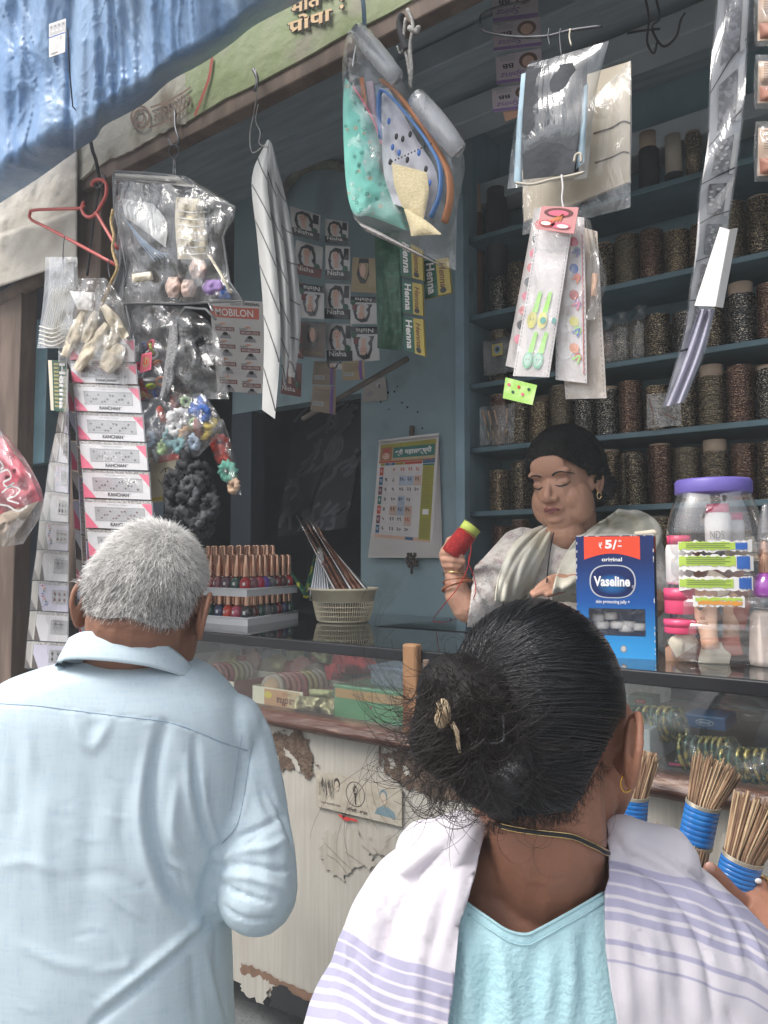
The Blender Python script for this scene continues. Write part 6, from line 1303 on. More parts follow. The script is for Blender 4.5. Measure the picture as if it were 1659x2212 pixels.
bro=mat('blue_rope',(.18,.28,.38),.8,bump=.8,bs=300,stretch=(1,1,2));rope([(782,-20),(786,20),(788,66)],1.06,.0042,bro,'blue_rope','blue rope holding up the big clear bag at the top','rope')
rope([(770,96),(765,120),(762,145)],1.0,.0015,M['steel'],'wire_tie','beaded wire tie at the top left of the big bag','wire')
for k,pts in enumerate(([(868,30),(862,50),(868,78),(878,110)],[(880,20),(892,55),(886,100),(889,150),(886,185)],[(876,40),(872,90),(882,140),(888,190)],[(858,100),(864,115),(876,104),(884,120),(878,140)],[(884,60),(896,68),(904,60),(898,72)])):
 rope(pts,1.10,[.006,.0035,.003,.0016,.005][k],M['rope']if k!=0 else blackcord,'tied_rope',['thick dark knot of rope on the signboard edge','long grey rope reaching down to the slanting roll','second grey rope beside the longest one','thin white looped string among the grey ropes','short frayed rope end beside the knot'][k],'rope')
 # --- mask bag, card bag
mk=mat('black_mask_cloth',(.032,.036,.042),.8,rgb2=(.055,.06,.07),vs=10,bump=.2,bs=80);crm=mat('cream_card_board',(.62,.54,.41),.6,rgb2=(.68,.61,.49),vs=6)
def BCY(x,y):return 1.16
root=thing('card_board','cream slotted card board in a clear bag behind the masks','card board',PY(1240,500,1.2));b=MB()
o_=[(1210,178),(1270,160),(1362,132),(1360,392),(1300,415),(1240,440),(1132,478),(1128,370)];P=[PY(x,y,1.2)for x,y in o_];k_=len(P);b.add(P+[p+V([0,.006,0])for p in P],[tuple(range(k_)),tuple(range(k_,2*k_))[::-1]]+[(i,(i+1)%k_,k_+(i+1)%k_,k_+i)for i in range(k_)],crm);b.build('board',root)
b=MB();
for l in([(1282,288),(1320,276),(1345,262),(1362,266)],[(1285,352),(1320,340),(1345,328),(1358,330)]):b.tube(catmull([PY(x,y,1.199)for x,y in l],4),.0012,mat('slot_shadow',(.18,.15,.12),.8),5)
b.build('card_slots',root)
bag(root,[(1135,360),(1128,420),(1130,480),(1128,508)],[(1362,130),(1365,250),(1363,350),(1362,448)],1.195,.010,clearf,wr=.5,ws=14,name='clear_sleeve')
root=thing('mask_bag','clear zip bag of black face masks hanging on a wire pin','bag',PY(1200,405,1.13))
clearm2=film('bag_haze_film',haze=.13,bump=.5,bs=12,hz=(.55,.62,.66))
bag(root,[(1140,140),(1128,200),(1108,300),(1096,408)],[(1316,88),(1292,180),(1278,290),(1268,385)],1.13,.022,clearm2,nu=24,nv=26,wr=.35,ws=12)
for k in range(4):item('face_mask',['black face mask at the front of the mask pack','black face mask second in the pack','black face mask third in the pack','black face mask at the back of the pack'][k],'face mask',[(1136+k*3,150-k*6),(1128+k*2,270),(1130+k*2,388)],[(1258+k*4,132-k*4),(1252+k*4,250),(1240+k*3,374)],1.118+.008*k,.006,mk,'black masks in the bag',wr=.6,ws=25)
lbl=mat('pale_blue_mask_edge',(.40,.56,.66),.7);item('blue_mask_edge','pale blue mask edge at the left of the black masks','face mask',[(1126,160),(1116,280),(1110,392)],[(1140,156),(1130,280),(1126,394)],1.128,.005,lbl);item('blue_mask_edge','pale blue mask edge at the right of the black masks','face mask',[(1256,190),(1250,300),(1240,370)],[(1270,180),(1266,280),(1262,350)],1.128,.005,lbl)
for k,l in enumerate(([(1115,395),(1150,398),(1190,388),(1230,380),(1262,372)],[(1240,350),(1244,335),(1254,332),(1256,350)])):rope(l,1.105,.0022,mat('ear_loop',(.52,.48,.40),.8),'ear_loop',['cream elastic ear loops along the bottom of the mask bag','small cream ear loop at the right of the mask bag'][k],'elastic')
rope([(1036,52),(1042,30),(1080,14),(1140,2)],1.22,.0022,ironm,'wire_line','thin wire curving up above the purple sachets','wire');rope([(1036,52),(1048,68),(1110,79),(1180,78),(1230,66),(1300,56)],1.16,.0025,ironm,'wire_line','thin horizontal wire carrying the mask bag pins','wire')
for k,x in enumerate((1186,1211,1232)):rope([(x,62),(x-2,80),(x+2,122 if k==1 else 98)],1.135,.0013,M['cream']if k==2 else ironm,'wire_pin',['left wire pin over the mask bag','middle wire pin piercing the mask bag','brass coloured pin over the mask bag at the right'][k],'pin')
# tangle of dark wires
for k,pts in enumerate(([(1395,0),(1402,40),(1398,90),(1412,115),(1420,90)],[(1418,0),(1425,40),(1408,60),(1432,100),(1460,80),(1470,45),(1480,28)],[(1355,72),(1390,66),(1425,62)])):rope(pts,1.45,.0022,blackcord,'dark_wire',['dark wire dangling from the ceiling between masks and sticker strips','dark wire looping out to the right near the ceiling','short dark wire crossing the other two'][k],'wire')
# --- purple face sachets
spw=mat('spinz_pale',(.50,.44,.48),.5);vio=mat('violet_band',(.22,.13,.34),.5)
def spinz(q):
 q.rect(0,.88,1,1,vio,1);q.ell(.72,.32,.2,.26,mat('hair_brown_print',(.12,.06,.04),.5),1);q.ell(.72,.36,.13,.19,M['skinp'],2)
 q.text('Spinz',.08,.58,.62,.84,vio,2,bold=.01,shear=.3,flip=True);q.text('BB',.15,.34,.4,.5,M['ink'],2,bold=.02,flip=True);[q.rect(.1,.08+.06*j,.45,.10+.06*j,M['grey'],2)for j in range(3)];q.rect(.05,.02,.3,.05,M['grey'],1)
for k,(xa,ya,xb,yb)in enumerate(((1062,-30,1158,42),(1064,44,1166,104),(1070,112,1168,176),(1062,184,1160,236))):art('cosmetic_sachet',[(xa,ya+10),(xb,ya-8),(xb+4,yb-6),(xa+3,yb+6)],1.33,spw,spinz,'white and violet sachet, %s in the strip at the top'%['topmost','second','third','lowest'][k],'sachet','white and violet sachets',.004)
b=MB();q=quadpx([(1086,240),(1130,232),(1126,250),(1092,262)],b,Y=1.335);q.base(mat('torn_orange',(.55,.3,.2),.6),.001);b.build('torn_sachet',label='torn orange scrap under the violet sachet strip',cat='sachet scrap')
# --- hair clip cards
ccw=mat('clip_card_pale',(.66,.61,.60),.5,var=.04);ccp=mat('clip_card_pink',(.62,.50,.48),.5);limeg=mat('lime_clip',(.34,.72,.10),.35);yel=mat('clip_yellow',(.66,.62,.12),.4);gmn=mat('clip_mint',(.22,.60,.38),.4);tl=mat('clip_teal',(.03,.30,.25),.4)
def stitched(q,n=22):
 for j in range(n):v=(j+.5)/n;q.ell(.05,v,.012,.010,M['grey'],1,6);q.ell(.95,v,.012,.010,M['grey'],1,6)
def clips(q,u,v,m1,m2,s_=1.):
 for du in(0,.32*s_):
  q.stroke([(u+du+.10,v-.14*s_),(u+du,v),(u+du-.04,v+.02)],.022*s_,m1,4);q.stroke([(u+du+.12,v-.14*s_),(u+du+.08,v+.0)],.018*s_,m1,5)
  q.ell(u+du,v+.05*s_,.15*s_,.055*s_,m2,6);q.ell(u+du,v+.048*s_,.11*s_,.04*s_,yel if m2 is not gmn else mat('clip_pale_mint',(.5,.72,.6),.4),7)
  q.ell(u+du-.04,v+.045*s_,.012,.005,M['ink'],8,6);q.ell(u+du+.04,v+.045*s_,.012,.005,M['ink'],8,6)
def cardA(q):stitched(q,40);q.rect(.04,.245,.96,.25,M['lgrey'],1);q.text('Lazer',.4,.252,.6,.262,M['grey'],1);clips(q,.30,.62,limeg,yel,.9);clips(q,.36,.86,limeg,gmn,.9);q.ell(.62,.665,.08,.02,tl,9);q.ell(.92,.665,.06,.02,tl,9)
ca=[(1168,448),(1242,452),(1186,815),(1108,812)]
cards_=[([(1155,450),(1190,448),(1130,800),(1092,790)],1.10,'dark edged clip card at the back left of the bunch',None),([(1190,470),(1290,500),(1310,860),(1222,862)],1.13,'tall pale stitched card hanging lowest at the right of the bunch',lambda q:stitched(q,34)),([(1205,462),(1262,470),(1268,828),(1200,820)],1.105,'clip card with white ovals and coloured clips in the middle of the bunch',None),(ca,1.085,'front pale clip card with yellow and green clips',cardA)]
for i,(px,Y,lab,fn)in enumerate(cards_):
 def f2(q,i=i):
  if i==2:
   for k in range(5):v=.18+.16*k;q.ell(.3,v,.26,.055,M['white'],3);q.ell(.62,v-.02,.16,.03,[M['pink'],M['blue'],M['red'],yel,M['orange']][k],4);q.ell(.74,v+.03,.12,.025,[tl,M['pink'],M['purple'],limeg,M['red']][k],4);q.stroke([(.55,v+.05),(.8,v+.02),(.72,v+.07)],.012,[M['purple'],M['orange'],M['pink'],M['blue'],limeg][k],5,3)
   stitched(q,30);q.rect(.9,.1,.93,.95,M['red'],2)
  if i==0:[q.ell(.5,.1+.09*k,.3,.03,[M['red'],M['ink'],M['pink']][k%3],2)for k in range(9)]
 r=art('hair_clip_card',px,Y,[mat('clip_card_grey',(.42,.38,.36),.5),mat('clip_card_beige',(.66,.56,.46),.5),ccw,ccw][i],fn or f2,lab,'clip card','cards of hair clips')
 b=MB();pillow(b,[px[0],px[3]],[px[1],px[2]],Y-.009,.007,clearf,10,20,wr=.6,ws=40);b.build('plastic_sleeve',r)
def headc(q):q.ell(.5,.25,.4,.2,M['maroon'],1);q.ell(.5,.27,.28,.12,M['pink'],2);[q.stroke([(.65,.3),(.3+.09*k,.62)],.05,M['orange'],4)for k in range(4)];q.ell(.25,.72,.22,.14,M['red'],3);q.ell(.62,.76,.26,.13,M['pink'],3);q.ell(.22,.72,.14,.09,M['white'],5);q.ell(.68,.78,.16,.08,M['white'],5)
art('clip_packet',[(1170,445),(1250,448),(1240,505),(1160,495)],1.066,mat('pink_header',(.60,.25,.25),.5),headc,'pink headed packet with red bows at the top of the clip bunch','packet')
art('clip_packet',[(1092,815),(1160,832),(1150,875),(1086,860)],1.08,mat('lime_pack',(.34,.60,.12),.5,rgb2=(.5,.7,.25),vs=60),lambda q:[q.ell(.15+.16*k,.3+.3*(k%2),.05,.08,[M['pink'],M['dkgreen'],M['red']][k%3],2,8)for k in range(5)],'lime green packet peeping out at the bottom of the clip bunch','packet')
root=thing('clear_bag','small puffed clear bag with peach clips at the right of the bunch','bag',PY(1290,660,1.12));bag(root,[(1262,470),(1278,560),(1272,650),(1262,690)],[(1275,475),(1300,560),(1310,610),(1284,690)],1.11,.014,clearf,wr=.6,ws=40)
item('peach_clip','peach coloured clip inside the small puffed bag','clip',[(1278,590),(1276,640)],[(1292,590),(1290,640)],1.11,.006,peach)
rope([(1213,378),(1216,405),(1214,430),(1218,452)],1.10,.0016,M['white'],'white_tie','white plastic tie from the masks down to the clip cards','tie')
# --- sticker strips at right
def SY(x,y):return .93+(y*.00006)
stw=mat('sticker_strip_grey',(.42,.43,.45),.3,rgb2=(.36,.37,.40),vs=8,coat=.5);stk=mat('sticker_strip_dark',(.10,.10,.11),.4,rgb2=(.22,.22,.24),vs=120,mix=(.45,.55))
r=thing('sticker_strip','long hanging strip of grey sticker sheets in shiny plastic','sticker strip',PY(1440,880,.98));
L1=[(1555,-40),(1535,200),(1530,330),(1512,420),(1510,520),(1495,610),(1480,720),(1435,880)];R1=[(1620,-40),(1610,130),(1598,300),(1580,420),(1568,520),(1545,640),(1520,760),(1478,868)]
b=MB();sheet(b,(L1,R1),lambda u,v,x,y:.95+.03*u+.008*math.sin(v*12),stw,14,60);b.build('strip_sheet',r)
G=sheet(MB(),(L1,R1),lambda u,v,x,y:.9485+.03*u+.008*math.sin(v*12),stw,14,60);G=V(G)
def sfn(u,v,o):a,c=min(max(v,0),1)*60,min(max(u,0),1)*14;i,j=min(int(a),59),min(int(c),13);fa,fc_=a-i,c-j;return(G[i,j]*(1-fc_)+G[i,j+1]*fc_)*(1-fa)+(G[i+1,j]*(1-fc_)+G[i+1,j+1]*fc_)*fa-V([0,o,0])
b=MB();q=Q(None,None,None,None,b,sfn);q.asp=.08
for k in range(7):
 v0=.02+k*.125;q.rect(.25,v0,.8,v0+.095,stk,1)
 for j in range(9):q.ell(.35+.35*random.random(),v0+.01+.008*j,.07,.004,M['lgrey']if j%3 else M['grey'],2,8)
 q.stroke([(.0,v0+.125),(.5,v0+.10),(1,v0+.085)],.004,M['ink'],3);q.rect(.82,v0,.96,v0+.1,M['lgrey'],2)
b.build('strip_print',r)
b=MB();sheet(b,([(x-4,y)for x,y in L1],[(x+4,y)for x,y in R1]),lambda u,v,x,y:.938+.03*u+.006*math.sin(v*30+u*4),film('strip_film',haze=.10,bump=.5,bs=16,gl=1),14,60);b.build('strip_film',r)
r=thing('sticker_strip','second narrow sticker strip with black rectangles left of the long one','sticker strip',PY(1505,560,.97));b=MB();q=quadpx([(1532,285),(1552,280),(1545,400),(1512,425)],b,Y=.985);q.base(M['white'],.001);q.rect(.3,.15,.75,.85,M['ink']);b.build('upper_sheet',r);b=MB();q=quadpx([(1512,430),(1540,425),(1522,560),(1496,620)],b,Y=.988);q.base(M['lgrey'],.001);q.rect(.35,.1,.8,.7,M['ink']);b.build('lower_sheet',r)
r=thing('white_booklet','blank white folded card clipped over the sticker strip','card',PY(1530,660,.93));b=MB();q=quadpx([(1555,490),(1576,496),(1545,662),(1500,660)],b,Y=[.93,.915,.915,.93]);q.base(M['white'],.001);b.build('left_leaf',r);b=MB();q=quadpx([(1576,496),(1594,492),(1562,665),(1545,662)],b,Y=[.915,.93,.93,.915]);q.base(M['white'],.001);b.build('right_leaf',r)
r=thing('plastic_sleeve','empty lilac shiny sleeve end of the sticker strip','sleeve',PY(1440,880,.96));b=MB();sheet(b,([(1510,668),(1470,780),(1430,880)],[(1545,668),(1520,760),(1478,868)]),lambda u,v,x,y:.945+.006*math.sin(u*14),mat('lilac_plastic',(.42,.41,.50),.18,coat=.6,var=.1),12,12);o=b.build('sleeve_sheet',r)
# --- packets at the right edge
for k,(y0,y1)in enumerate(((-30,100),(118,235),(262,392))):
 r=thing('powder_packet',['tan powder packet in clear plastic at the top right corner','tan powder packet second down the right edge','tan powder packet lowest on the right edge'][k],'packet',PY(1665,y1,.9),'tan packets on the right edge')
 bag(r,[(1632,y0),(1628,(y0+y1)/2),(1630,y1)],[(1740,y0),(1745,(y0+y1)/2),(1740,y1)],.90,.020,clearf,wr=.5,ws=30);pad(r,'powder_block',[(1638,y0+14),(1636,y1-12)],[(1730,y0+14),(1735,y1-12)],.90,.014,mat('tan_card',(.46,.33,.24),.6));pad(r,'powder_puck',[(1640,y1-50),(1642,y1-16)],[(1700,y1-50),(1700,y1-16)],.885,.012,mat('terracotta_powder',(.28,.12,.08),.6))
 b=MB();q=quadpx([(1650,y0+18),(1662,y0+18),(1661,y0+62),(1649,y0+62)],b,Y=.874);[q.rect(.05,.03+.08*j,.95,.06+.08*j,M['ink'])for j in range(12)];b.build('barcode',r)
 # --- things lying on the counter beside the vendor
b=MB();a0,a1=PZ(1068,1316,ZC+.022),PZ(1250,1312,ZC+.022);a2,a3=PZ(1245,1286,ZC+.05),PZ(1100,1294,ZC+.05)
q=Q(a3,a2,a1,a0,b);q.base(M['white'],.022);q.rect(.86,.02,.99,.7,M['pink'])
for k in range(7):q.stroke([(.1+.11*k,.2+.1*(k%3)),(.16+.11*k,.4),(.2+.1*k,.25)],.02,[M['red'],M['lgrey'],M['yellow']][k%3],2,3)
b.build('folded_magazine',label='folded printed magazine on the counter by the shopkeeper\'s hand',cat='magazine')
b=MB();p=PZ(1072,1322,ZC);b.box(p+V([0,.02,.02]),(.06,.05,.035),M['red'],rotz(.5),.003);b.box(p+V([0,.02,.039]),(.062,.052,.004),mat('brown_box_lid',(.10,.06,.05),.6),rotz(.5),.001);b.build('red_box',label='small red box with a dark lid at the end of the magazine',cat='box')
# ================================================================= twig brooms
twig=[mat('twig_tan',(.30,.19,.11),.8,rgb2=(.18,.105,.06),vs=50,stretch=(1,1,.2)),mat('twig_brown',(.17,.095,.055),.85,var=.3,vs=40),mat('twig_pale',(.42,.30,.18),.8,var=.2,vs=40)]
btape=mat('blue_tape',(.012,.13,.42),.25,rgb2=(.02,.19,.52),vs=40,mix=(.4,.7),coat=.3);wirem=mat('galvanised_wire',(.50,.46,.38),.4,metal=.7)
def broom(label,tc,tt,d,w_top,w_tape,tape0,tape1,bot,w_bot,n=340,tape=True,loc=None):
 """tc: picture point of the top centre, tape0/tape1 the ends of the tape, bot the lower end"""
 dt,dm,dbm=d;T=PD(*tc,dt);A=PD(*tape0,dm);B_=PD(*tape1,dm);E_=PD(*bot,dbm);ax=(T-E_)/np.linalg.norm(T-E_);Rb_=frame(ax,cR)
 rt,rm,rb=w_top/2*dt/FL,w_tape/2*dm/FL,w_bot/2*dbm/FL
 root=thing('twig_broom',label,'broom',E_,'twig brooms against the counter');b=MB()
 for k in range(n):
  a=random.uniform(0,6.283);r_=math.sqrt(random.random());u,w_=math.cos(a)*r_,math.sin(a)*r_;j=random.uniform(-.012,.006)
  pts=[E_+Rb_@V([u*rb,w_*rb*.7,0]),B_+Rb_@V([u*rm*.9,w_*rm*.75,0]),A+Rb_@V([u*rm*.9,w_*rm*.75,0]),T+Rb_@V([u*rt+random.uniform(-.002,.002),w_*rt*.8,j])]
  b.tube(pts,random.uniform(.0006,.0012),random.choice(twig),5)
 b.build('twigs',root)
 if tape:
  b=MB();L_=np.linalg.norm(A-B_);prof=[];Rt_=frame(A-B_,cR)
  m=7
  for k in range(m):z0=L_*k/m;prof+=[(rm*1.02,z0),(rm*1.045,z0+L_/m*.1),(rm*1.05,z0+L_/m*.9),(rm*1.02,z0+L_/m*.98)]
  b.lathe(prof,btape,B_,28,Rt_,1,.85);b.build('tape_wrap',root)
  for q_,P_c in enumerate((A,B_)):
   b=MB()
   for e in(0,.0016,.0032):c=P_c+Rt_@V([0,0,(.001+e)*(1 if q_==0 else-1)]);b.tube([c+Rt_@V([rm*1.03*math.cos(a),rm*.88*math.sin(a),.0015*math.sin(a+q_)])for a in np.linspace(0,2*math.pi,29)],.0008,wirem,5)
   b.build('binding_wire',root)
random.seed(40)
broom('blue taped twig broom standing close behind the woman\'s ear',(1388,1630),0,(1.02,1.0,.98),66,62,(1368,1722),(1363,1790),(1360,1880),64)
broom('blue taped twig broom in the middle, leaning with a wide flared top',(1550,1655),0,(.97,.93,.90),100,70,(1518,1742),(1502,1820),(1470,1930),84,420)
broom('blue taped twig broom gripped in the hand at the right edge',(1648,1745),0,(.90,.86,.83),120,84,(1603,1858),(1585,1925),(1560,2010),90,440)
broom('short untaped twig bundle low between the first two brooms',(1436,1795),0,(1.0,.98,.96),78,60,(1425,1850),(1420,1880),(1410,1950),60,170,False)
b=MB();q=quadpx([(1560,1800),(1700,1790),(1700,1930),(1540,1900)],b,Y=YF-.004);q.base(mat('newsprint',(.45,.42,.37),.9,var=.1),.001)
for k in range(16):q.rect(.05,.08+.055*k,.9,.095+.055*k,M['lgrey'])
b.build('newspaper_sheet',label='torn newspaper sheet on the counter front behind the held broom',cat='newspaper')
# ================================================================= people
def skinmat(name,c,c2,sub=.12,rough=.5):return mat(name,c,rough,rgb2=c2,vs=18,mix=(.3,.7),bump=.12,bs=160,sub=sub,spec=.4)
def meshmb(v,f,m,mb=None):mb=mb or MB();return mb.add(v,f,m,True)
def chain(mb,pts,rs,m=None,n=12):
 for i in range(len(pts)-1):cone(mb,pts[i],rs[i],pts[i+1],rs[i+1],m,n,4)
def loft(mb,rows,m=None,n=40,e=2.3,close=True):
 """rows: reference row y, left x, right x, depth of centre, half thickness (front-back)"""
 Rws=catmull([(r[0],r[1],r[2],r[3],r[4])for r in rows],5)if len(rows)>2 else[V(r)for r in rows];vs=[]
 for r in Rws:
  c=PD((r[1]+r[2])/2,r[0],r[3]);hw=(r[2]-r[1])/2*r[3]/FL
  for j in range(n):
   a=2*math.pi*j/n;ca,sa=math.cos(a),math.sin(a);q_=1/(abs(ca)**e+abs(sa)**e)**(1/e)
   vs.append(c+cR*hw*ca*q_+fh*r[4]*sa*q_)
 k=len(Rws);fs=[(i*n+j,i*n+(j+1)%n,(i+1)*n+(j+1)%n,(i+1)*n+j)for i in range(k-1)for j in range(n)]
 fs+=[tuple(range(n))[::-1],tuple((k-1)*n+j for j in range(n))]
 return mb.add(vs,fs,m,True)
def finger(mb,pts,r0=.0085,r1=.0062):
 P=[PD(*p)if len(p)==3 else V(p)for p in pts];n=len(P);chain(mb,P,[r0+(r1-r0)*i/(n-1)for i in range(n)],None,10)
def hand(mb,W,F,A,N,s=1.,curl=(.5,.5,.5,.5)):
 """open relaxed hand: wrist W, finger direction F, across towards thumb A, palm side N"""
 W,F,A,N=V(W),V(F)/np.linalg.norm(F),V(A)/np.linalg.norm(A),V(N)/np.linalg.norm(N)
 for k,(o,kn,L_)in enumerate(((.030,.086,.070),(.010,.090,.078),(-.010,.086,.072),(-.028,.078,.056))):
  K=W+(F*kn+A*o)*s;cone(mb,W+A*o*.5*s,.015*s,K,.0105*s);p=K;a=0
  for q_,fr in enumerate((.45,.31,.24)):
   a+=curl[k]*(.7,1.1,.8)[q_];d=F*math.cos(a)+N*math.sin(a);p2=p+d*L_*fr*s;cone(mb,p,(.0090-.001*q_)*s,p2,(.0082-.001*q_)*s);p=p2
 b0=W+(F*.022+A*.022)*s;b1=b0+(F*.026+A*.026+N*.012)*s;b2=b1+(F*.030+A*.010+N*.010)*s;b3=b2+(F*.024+N*.006)*s
 chain(mb,[b0,b1,b2,b3],[.014*s,.0115*s,.010*s,.0075*s])
def ear(mb,c,up,fwd,out,h=.062):
 """c centre, up, forward (towards face), out (away from head)"""
 c,up,fwd,out=V(c),V(up),V(fwd),V(out);k=h/2
 rim=[(-.15,-.1),(.30,.30),(.34,.75),(.05,1.0),(-.35,.95),(-.58,.55),(-.62,.05),(-.48,-.4),(-.25,-.75),(-.02,-.98),(.15,-.85),(.2,-.5)]
 P=[c+fwd*(a*k)+up*(b_*k)+out*(.012-.016*a)*(h/.062)for a,b_ in rim]
 P=catmull(P,3);chain(mb,P,[.0042*h/.062]*len(P),None,8)
 R_=np.stack([fwd,out,up],1);mb.ell(c+out*.007-fwd*.12*k,(.62*k,.0062,.92*k),None,R_);mb.ell(c-up*.78*k+out*.008,(.27*k,.0055,.30*k),None,R_)
 chain(mb,[c+(fwd*a-up*.0+up*b_)*k+out*.012 for a,b_ in((.12,-.35),(-.28,-.2),(-.35,.2),(-.2,.6))],[.003]*4,None,8)
 mb.ell(c+fwd*.45*k-out*.002,(.3*k,.012,.7*k),None,R_)
def headsolid(mb,H,f_=1.):
 """H maps head-local metres (x her left, y forward, z up) to world"""
 O=H((0,0,0));B=np.stack([H(e)-O for e in((1,0,0),(0,1,0),(0,0,1))],1);s=np.linalg.norm(B[:,0]);R_=B/s
 def E(c,r):mb.ell(H(c),V(r)*s,None,R_,18,12)
 E((0,-.012,.040),(.075,.094,.086));E((0,.020,-.015),(.064,.068,.088));E((0,.035,-.055),(.052,.046,.050));E((0,.054,-.084),(.030,.028,.024));E((0,.046,-.070),(.042,.036,.030))
 for s_ in(-1,1):
  E((s_*.032,.042,-.030),(.035,.034,.036));E((s_*.036,.026,-.058),(.031,.040,.036));E((s_*.028,.071,.036),(.026,.015,.010))
  E((s_*.031,.064,.012),(.0165,.0150,.0115));E((s_*.0135,.090,-.0235),(.0082,.010,.0068));E((s_*.050,.030,-.040),(.024,.036,.045))
 E((0,.074,.050),(.045,.016,.030))
 cone(mb,H((0,.078,.018)),.0065*s,H((0,.101,-.018)),.0090*s);E((0,.097,-.022),(.0120,.0115,.0088))
 E((0,.078,-.048),(.026,.016,.016));E((0,.0915,-.0445),(.019,.0065,.0042));E((0,.0905,-.0525),(.017,.0070,.0050));E((0,.074,-.072),(.022,.016,.012))
def limbs_done(v,n):return v
# ----------------------------------------------------------------- the shopkeeper
HS,YW,PI_,RO=.945,.70,-.12,-.10;Tv=PD(1221,1047,1.72)
Bv=np.stack([cR,-fh,V([0,0,1])],1)
Ry_=V([[math.cos(YW),-math.sin(YW),0],[math.sin(YW),math.cos(YW),0],[0,0,1]]);Rx_=V([[1,0,0],[0,math.cos(PI_),-math.sin(PI_)],[0,math.sin(PI_),math.cos(PI_)]]);Rr_=V([[math.cos(RO),0,math.sin(RO)],[0,1,0],[-math.sin(RO),0,math.cos(RO)]])
RV=Bv@Rr_@Ry_@Rx_
def HV(p):return Tv+RV@(V(p)*HS)
def HVi(P):return((np.atleast_2d(P)-Tv)@RV)/HS
vskin=skinmat('shopkeeper_skin',(.46,.245,.165),(.52,.29,.20));vs_=MB()
headsolid(vs_,HV);ear(vs_,HV((.069,-.010,-.004)),RV@V([0,0,1]),RV@V([0,.95,0]),RV@V([.5,-.5,0]),.052);ear(vs_,HV((-.069,-.010,-.004)),RV@V([0,0,1]),RV@V([0,.95,0]),RV@V([-.5,-.5,0]),.052)
nb=PD(1238,1162,1.75);cone(vs_,HV((0,-.02,-.04)),.050,nb,.056);cone(vs_,HV((0,.028,-.085)),.034,PD(1222,1150,1.70),.045);cone(vs_,nb,.056,PD(1235,1215,1.75),.085)
# arm and hand holding the thread
chain(vs_,[PD(1085,1300,1.56),PD(1010,1312,1.50),PD(989,1285,1.50),PD(984,1238,1.515)],[.032,.031,.026,.0205])
chain(vs_,[PD(984,1238,1.515),PD(976,1200,1.525)],[.021,.026]);vs_.ell(PD(972,1205,1.527),(.016,.018,.030),None)
finger(vs_,[(966,1186,1.53),(972,1168,1.52),(985,1162,1.505),(992,1170,1.498)],.0095,.0065)
finger(vs_,[(960,1192,1.53),(960,1194,1.505),(978,1195,1.487),(994,1200,1.485)],.0085,.0064)
finger(vs_,[(960,1206,1.53),(959,1208,1.505),(980,1210,1.485),(1000,1213,1.484)],.0085,.0064)
finger(vs_,[(962,1219,1.53),(962,1221,1.507),(978,1222,1.488),(993,1223,1.486)],.0082,.0060)
finger(vs_,[(966,1228,1.53),(968,1231,1.51),(978,1232,1.495),(986,1232,1.49)],.0075,.0055)
# the other hand resting on the paper
chain(vs_,[PD(1400,1300,1.62),PD(1300,1272,1.52),PD(1238,1262,1.50)],[.038,.028,.021]);vs_.ell(PD(1215,1262,1.49),(.030,.026,.017),None,np.stack([cR,fh,V([0,0,1])],1))
for pts in([(1212,1250,1.49),(1190,1252,1.475),(1172,1262,1.465),(1160,1272,1.46)],[(1210,1258,1.48),(1186,1262,1.465),(1165,1272,1.455),(1150,1281,1.45)],[(1212,1266,1.47),(1190,1272,1.455),(1170,1280,1.447),(1154,1286,1.443)],[(1216,1272,1.46),(1198,1279,1.45),(1182,1285,1.443)],[(1225,1250,1.51),(1205,1246,1.51),(1188,1250,1.505),(1176,1258,1.50)]):finger(vs_,pts,.0085,.0060)
v,f,n=remesh(vs_,.0022,5);bvV=BVHTree.FromPolygons(v.tolist(),f)
ven=meshmb(v,f,vskin).build('person',label='woman shopkeeper in a pale shawl looking down behind the counter, holding red thread',cat='person',loc=nb-V([0,0,.5]))
loc=HVi(v)
def patchpart(name,fld,mtl,v=v,f=f,n=n,e=.0006,par=None):
 a,b_=clip(v+n*e,f,fld)
 if len(a):return meshmb(a,b_,mtl).build(name,par or ven)
x_,y_,z_=loc.T;near=(y_>.05)
lip=mat('lips',(.26,.085,.075),.4)
patchpart('lips',np.where(near,1-(x_/.021)**2-((z_+.049+.0016*np.cos(x_*300))/(.0076*(1-.5*(x_/.024)**2).clip(.2,1)))**2,-1),lip)
b=MB();ml=[HV((t*.021,.14,-.0485-.0015*abs(t)))for t in np.linspace(-1,1,15)]
def drop(P,d,bv=bvV,e=0.0003):
 h=bv.ray_cast(Vector(P),Vector(d));return V(h[0])-V(d)*e if h[0]is not None else V(P)
fwd=-(RV@V([0,1,0]))
b.tube([drop(p,fwd)for p in ml],lambda t:.0010*math.sin(math.pi*(.1+.8*t))+.0002,mat('mouth_line',(.06,.02,.02),.6),6);b.build('mouth_line',ven)
browm=mat('brow_hair',(.02,.014,.012),.8);lashm=mat('lash',(.01,.008,.008),.7)
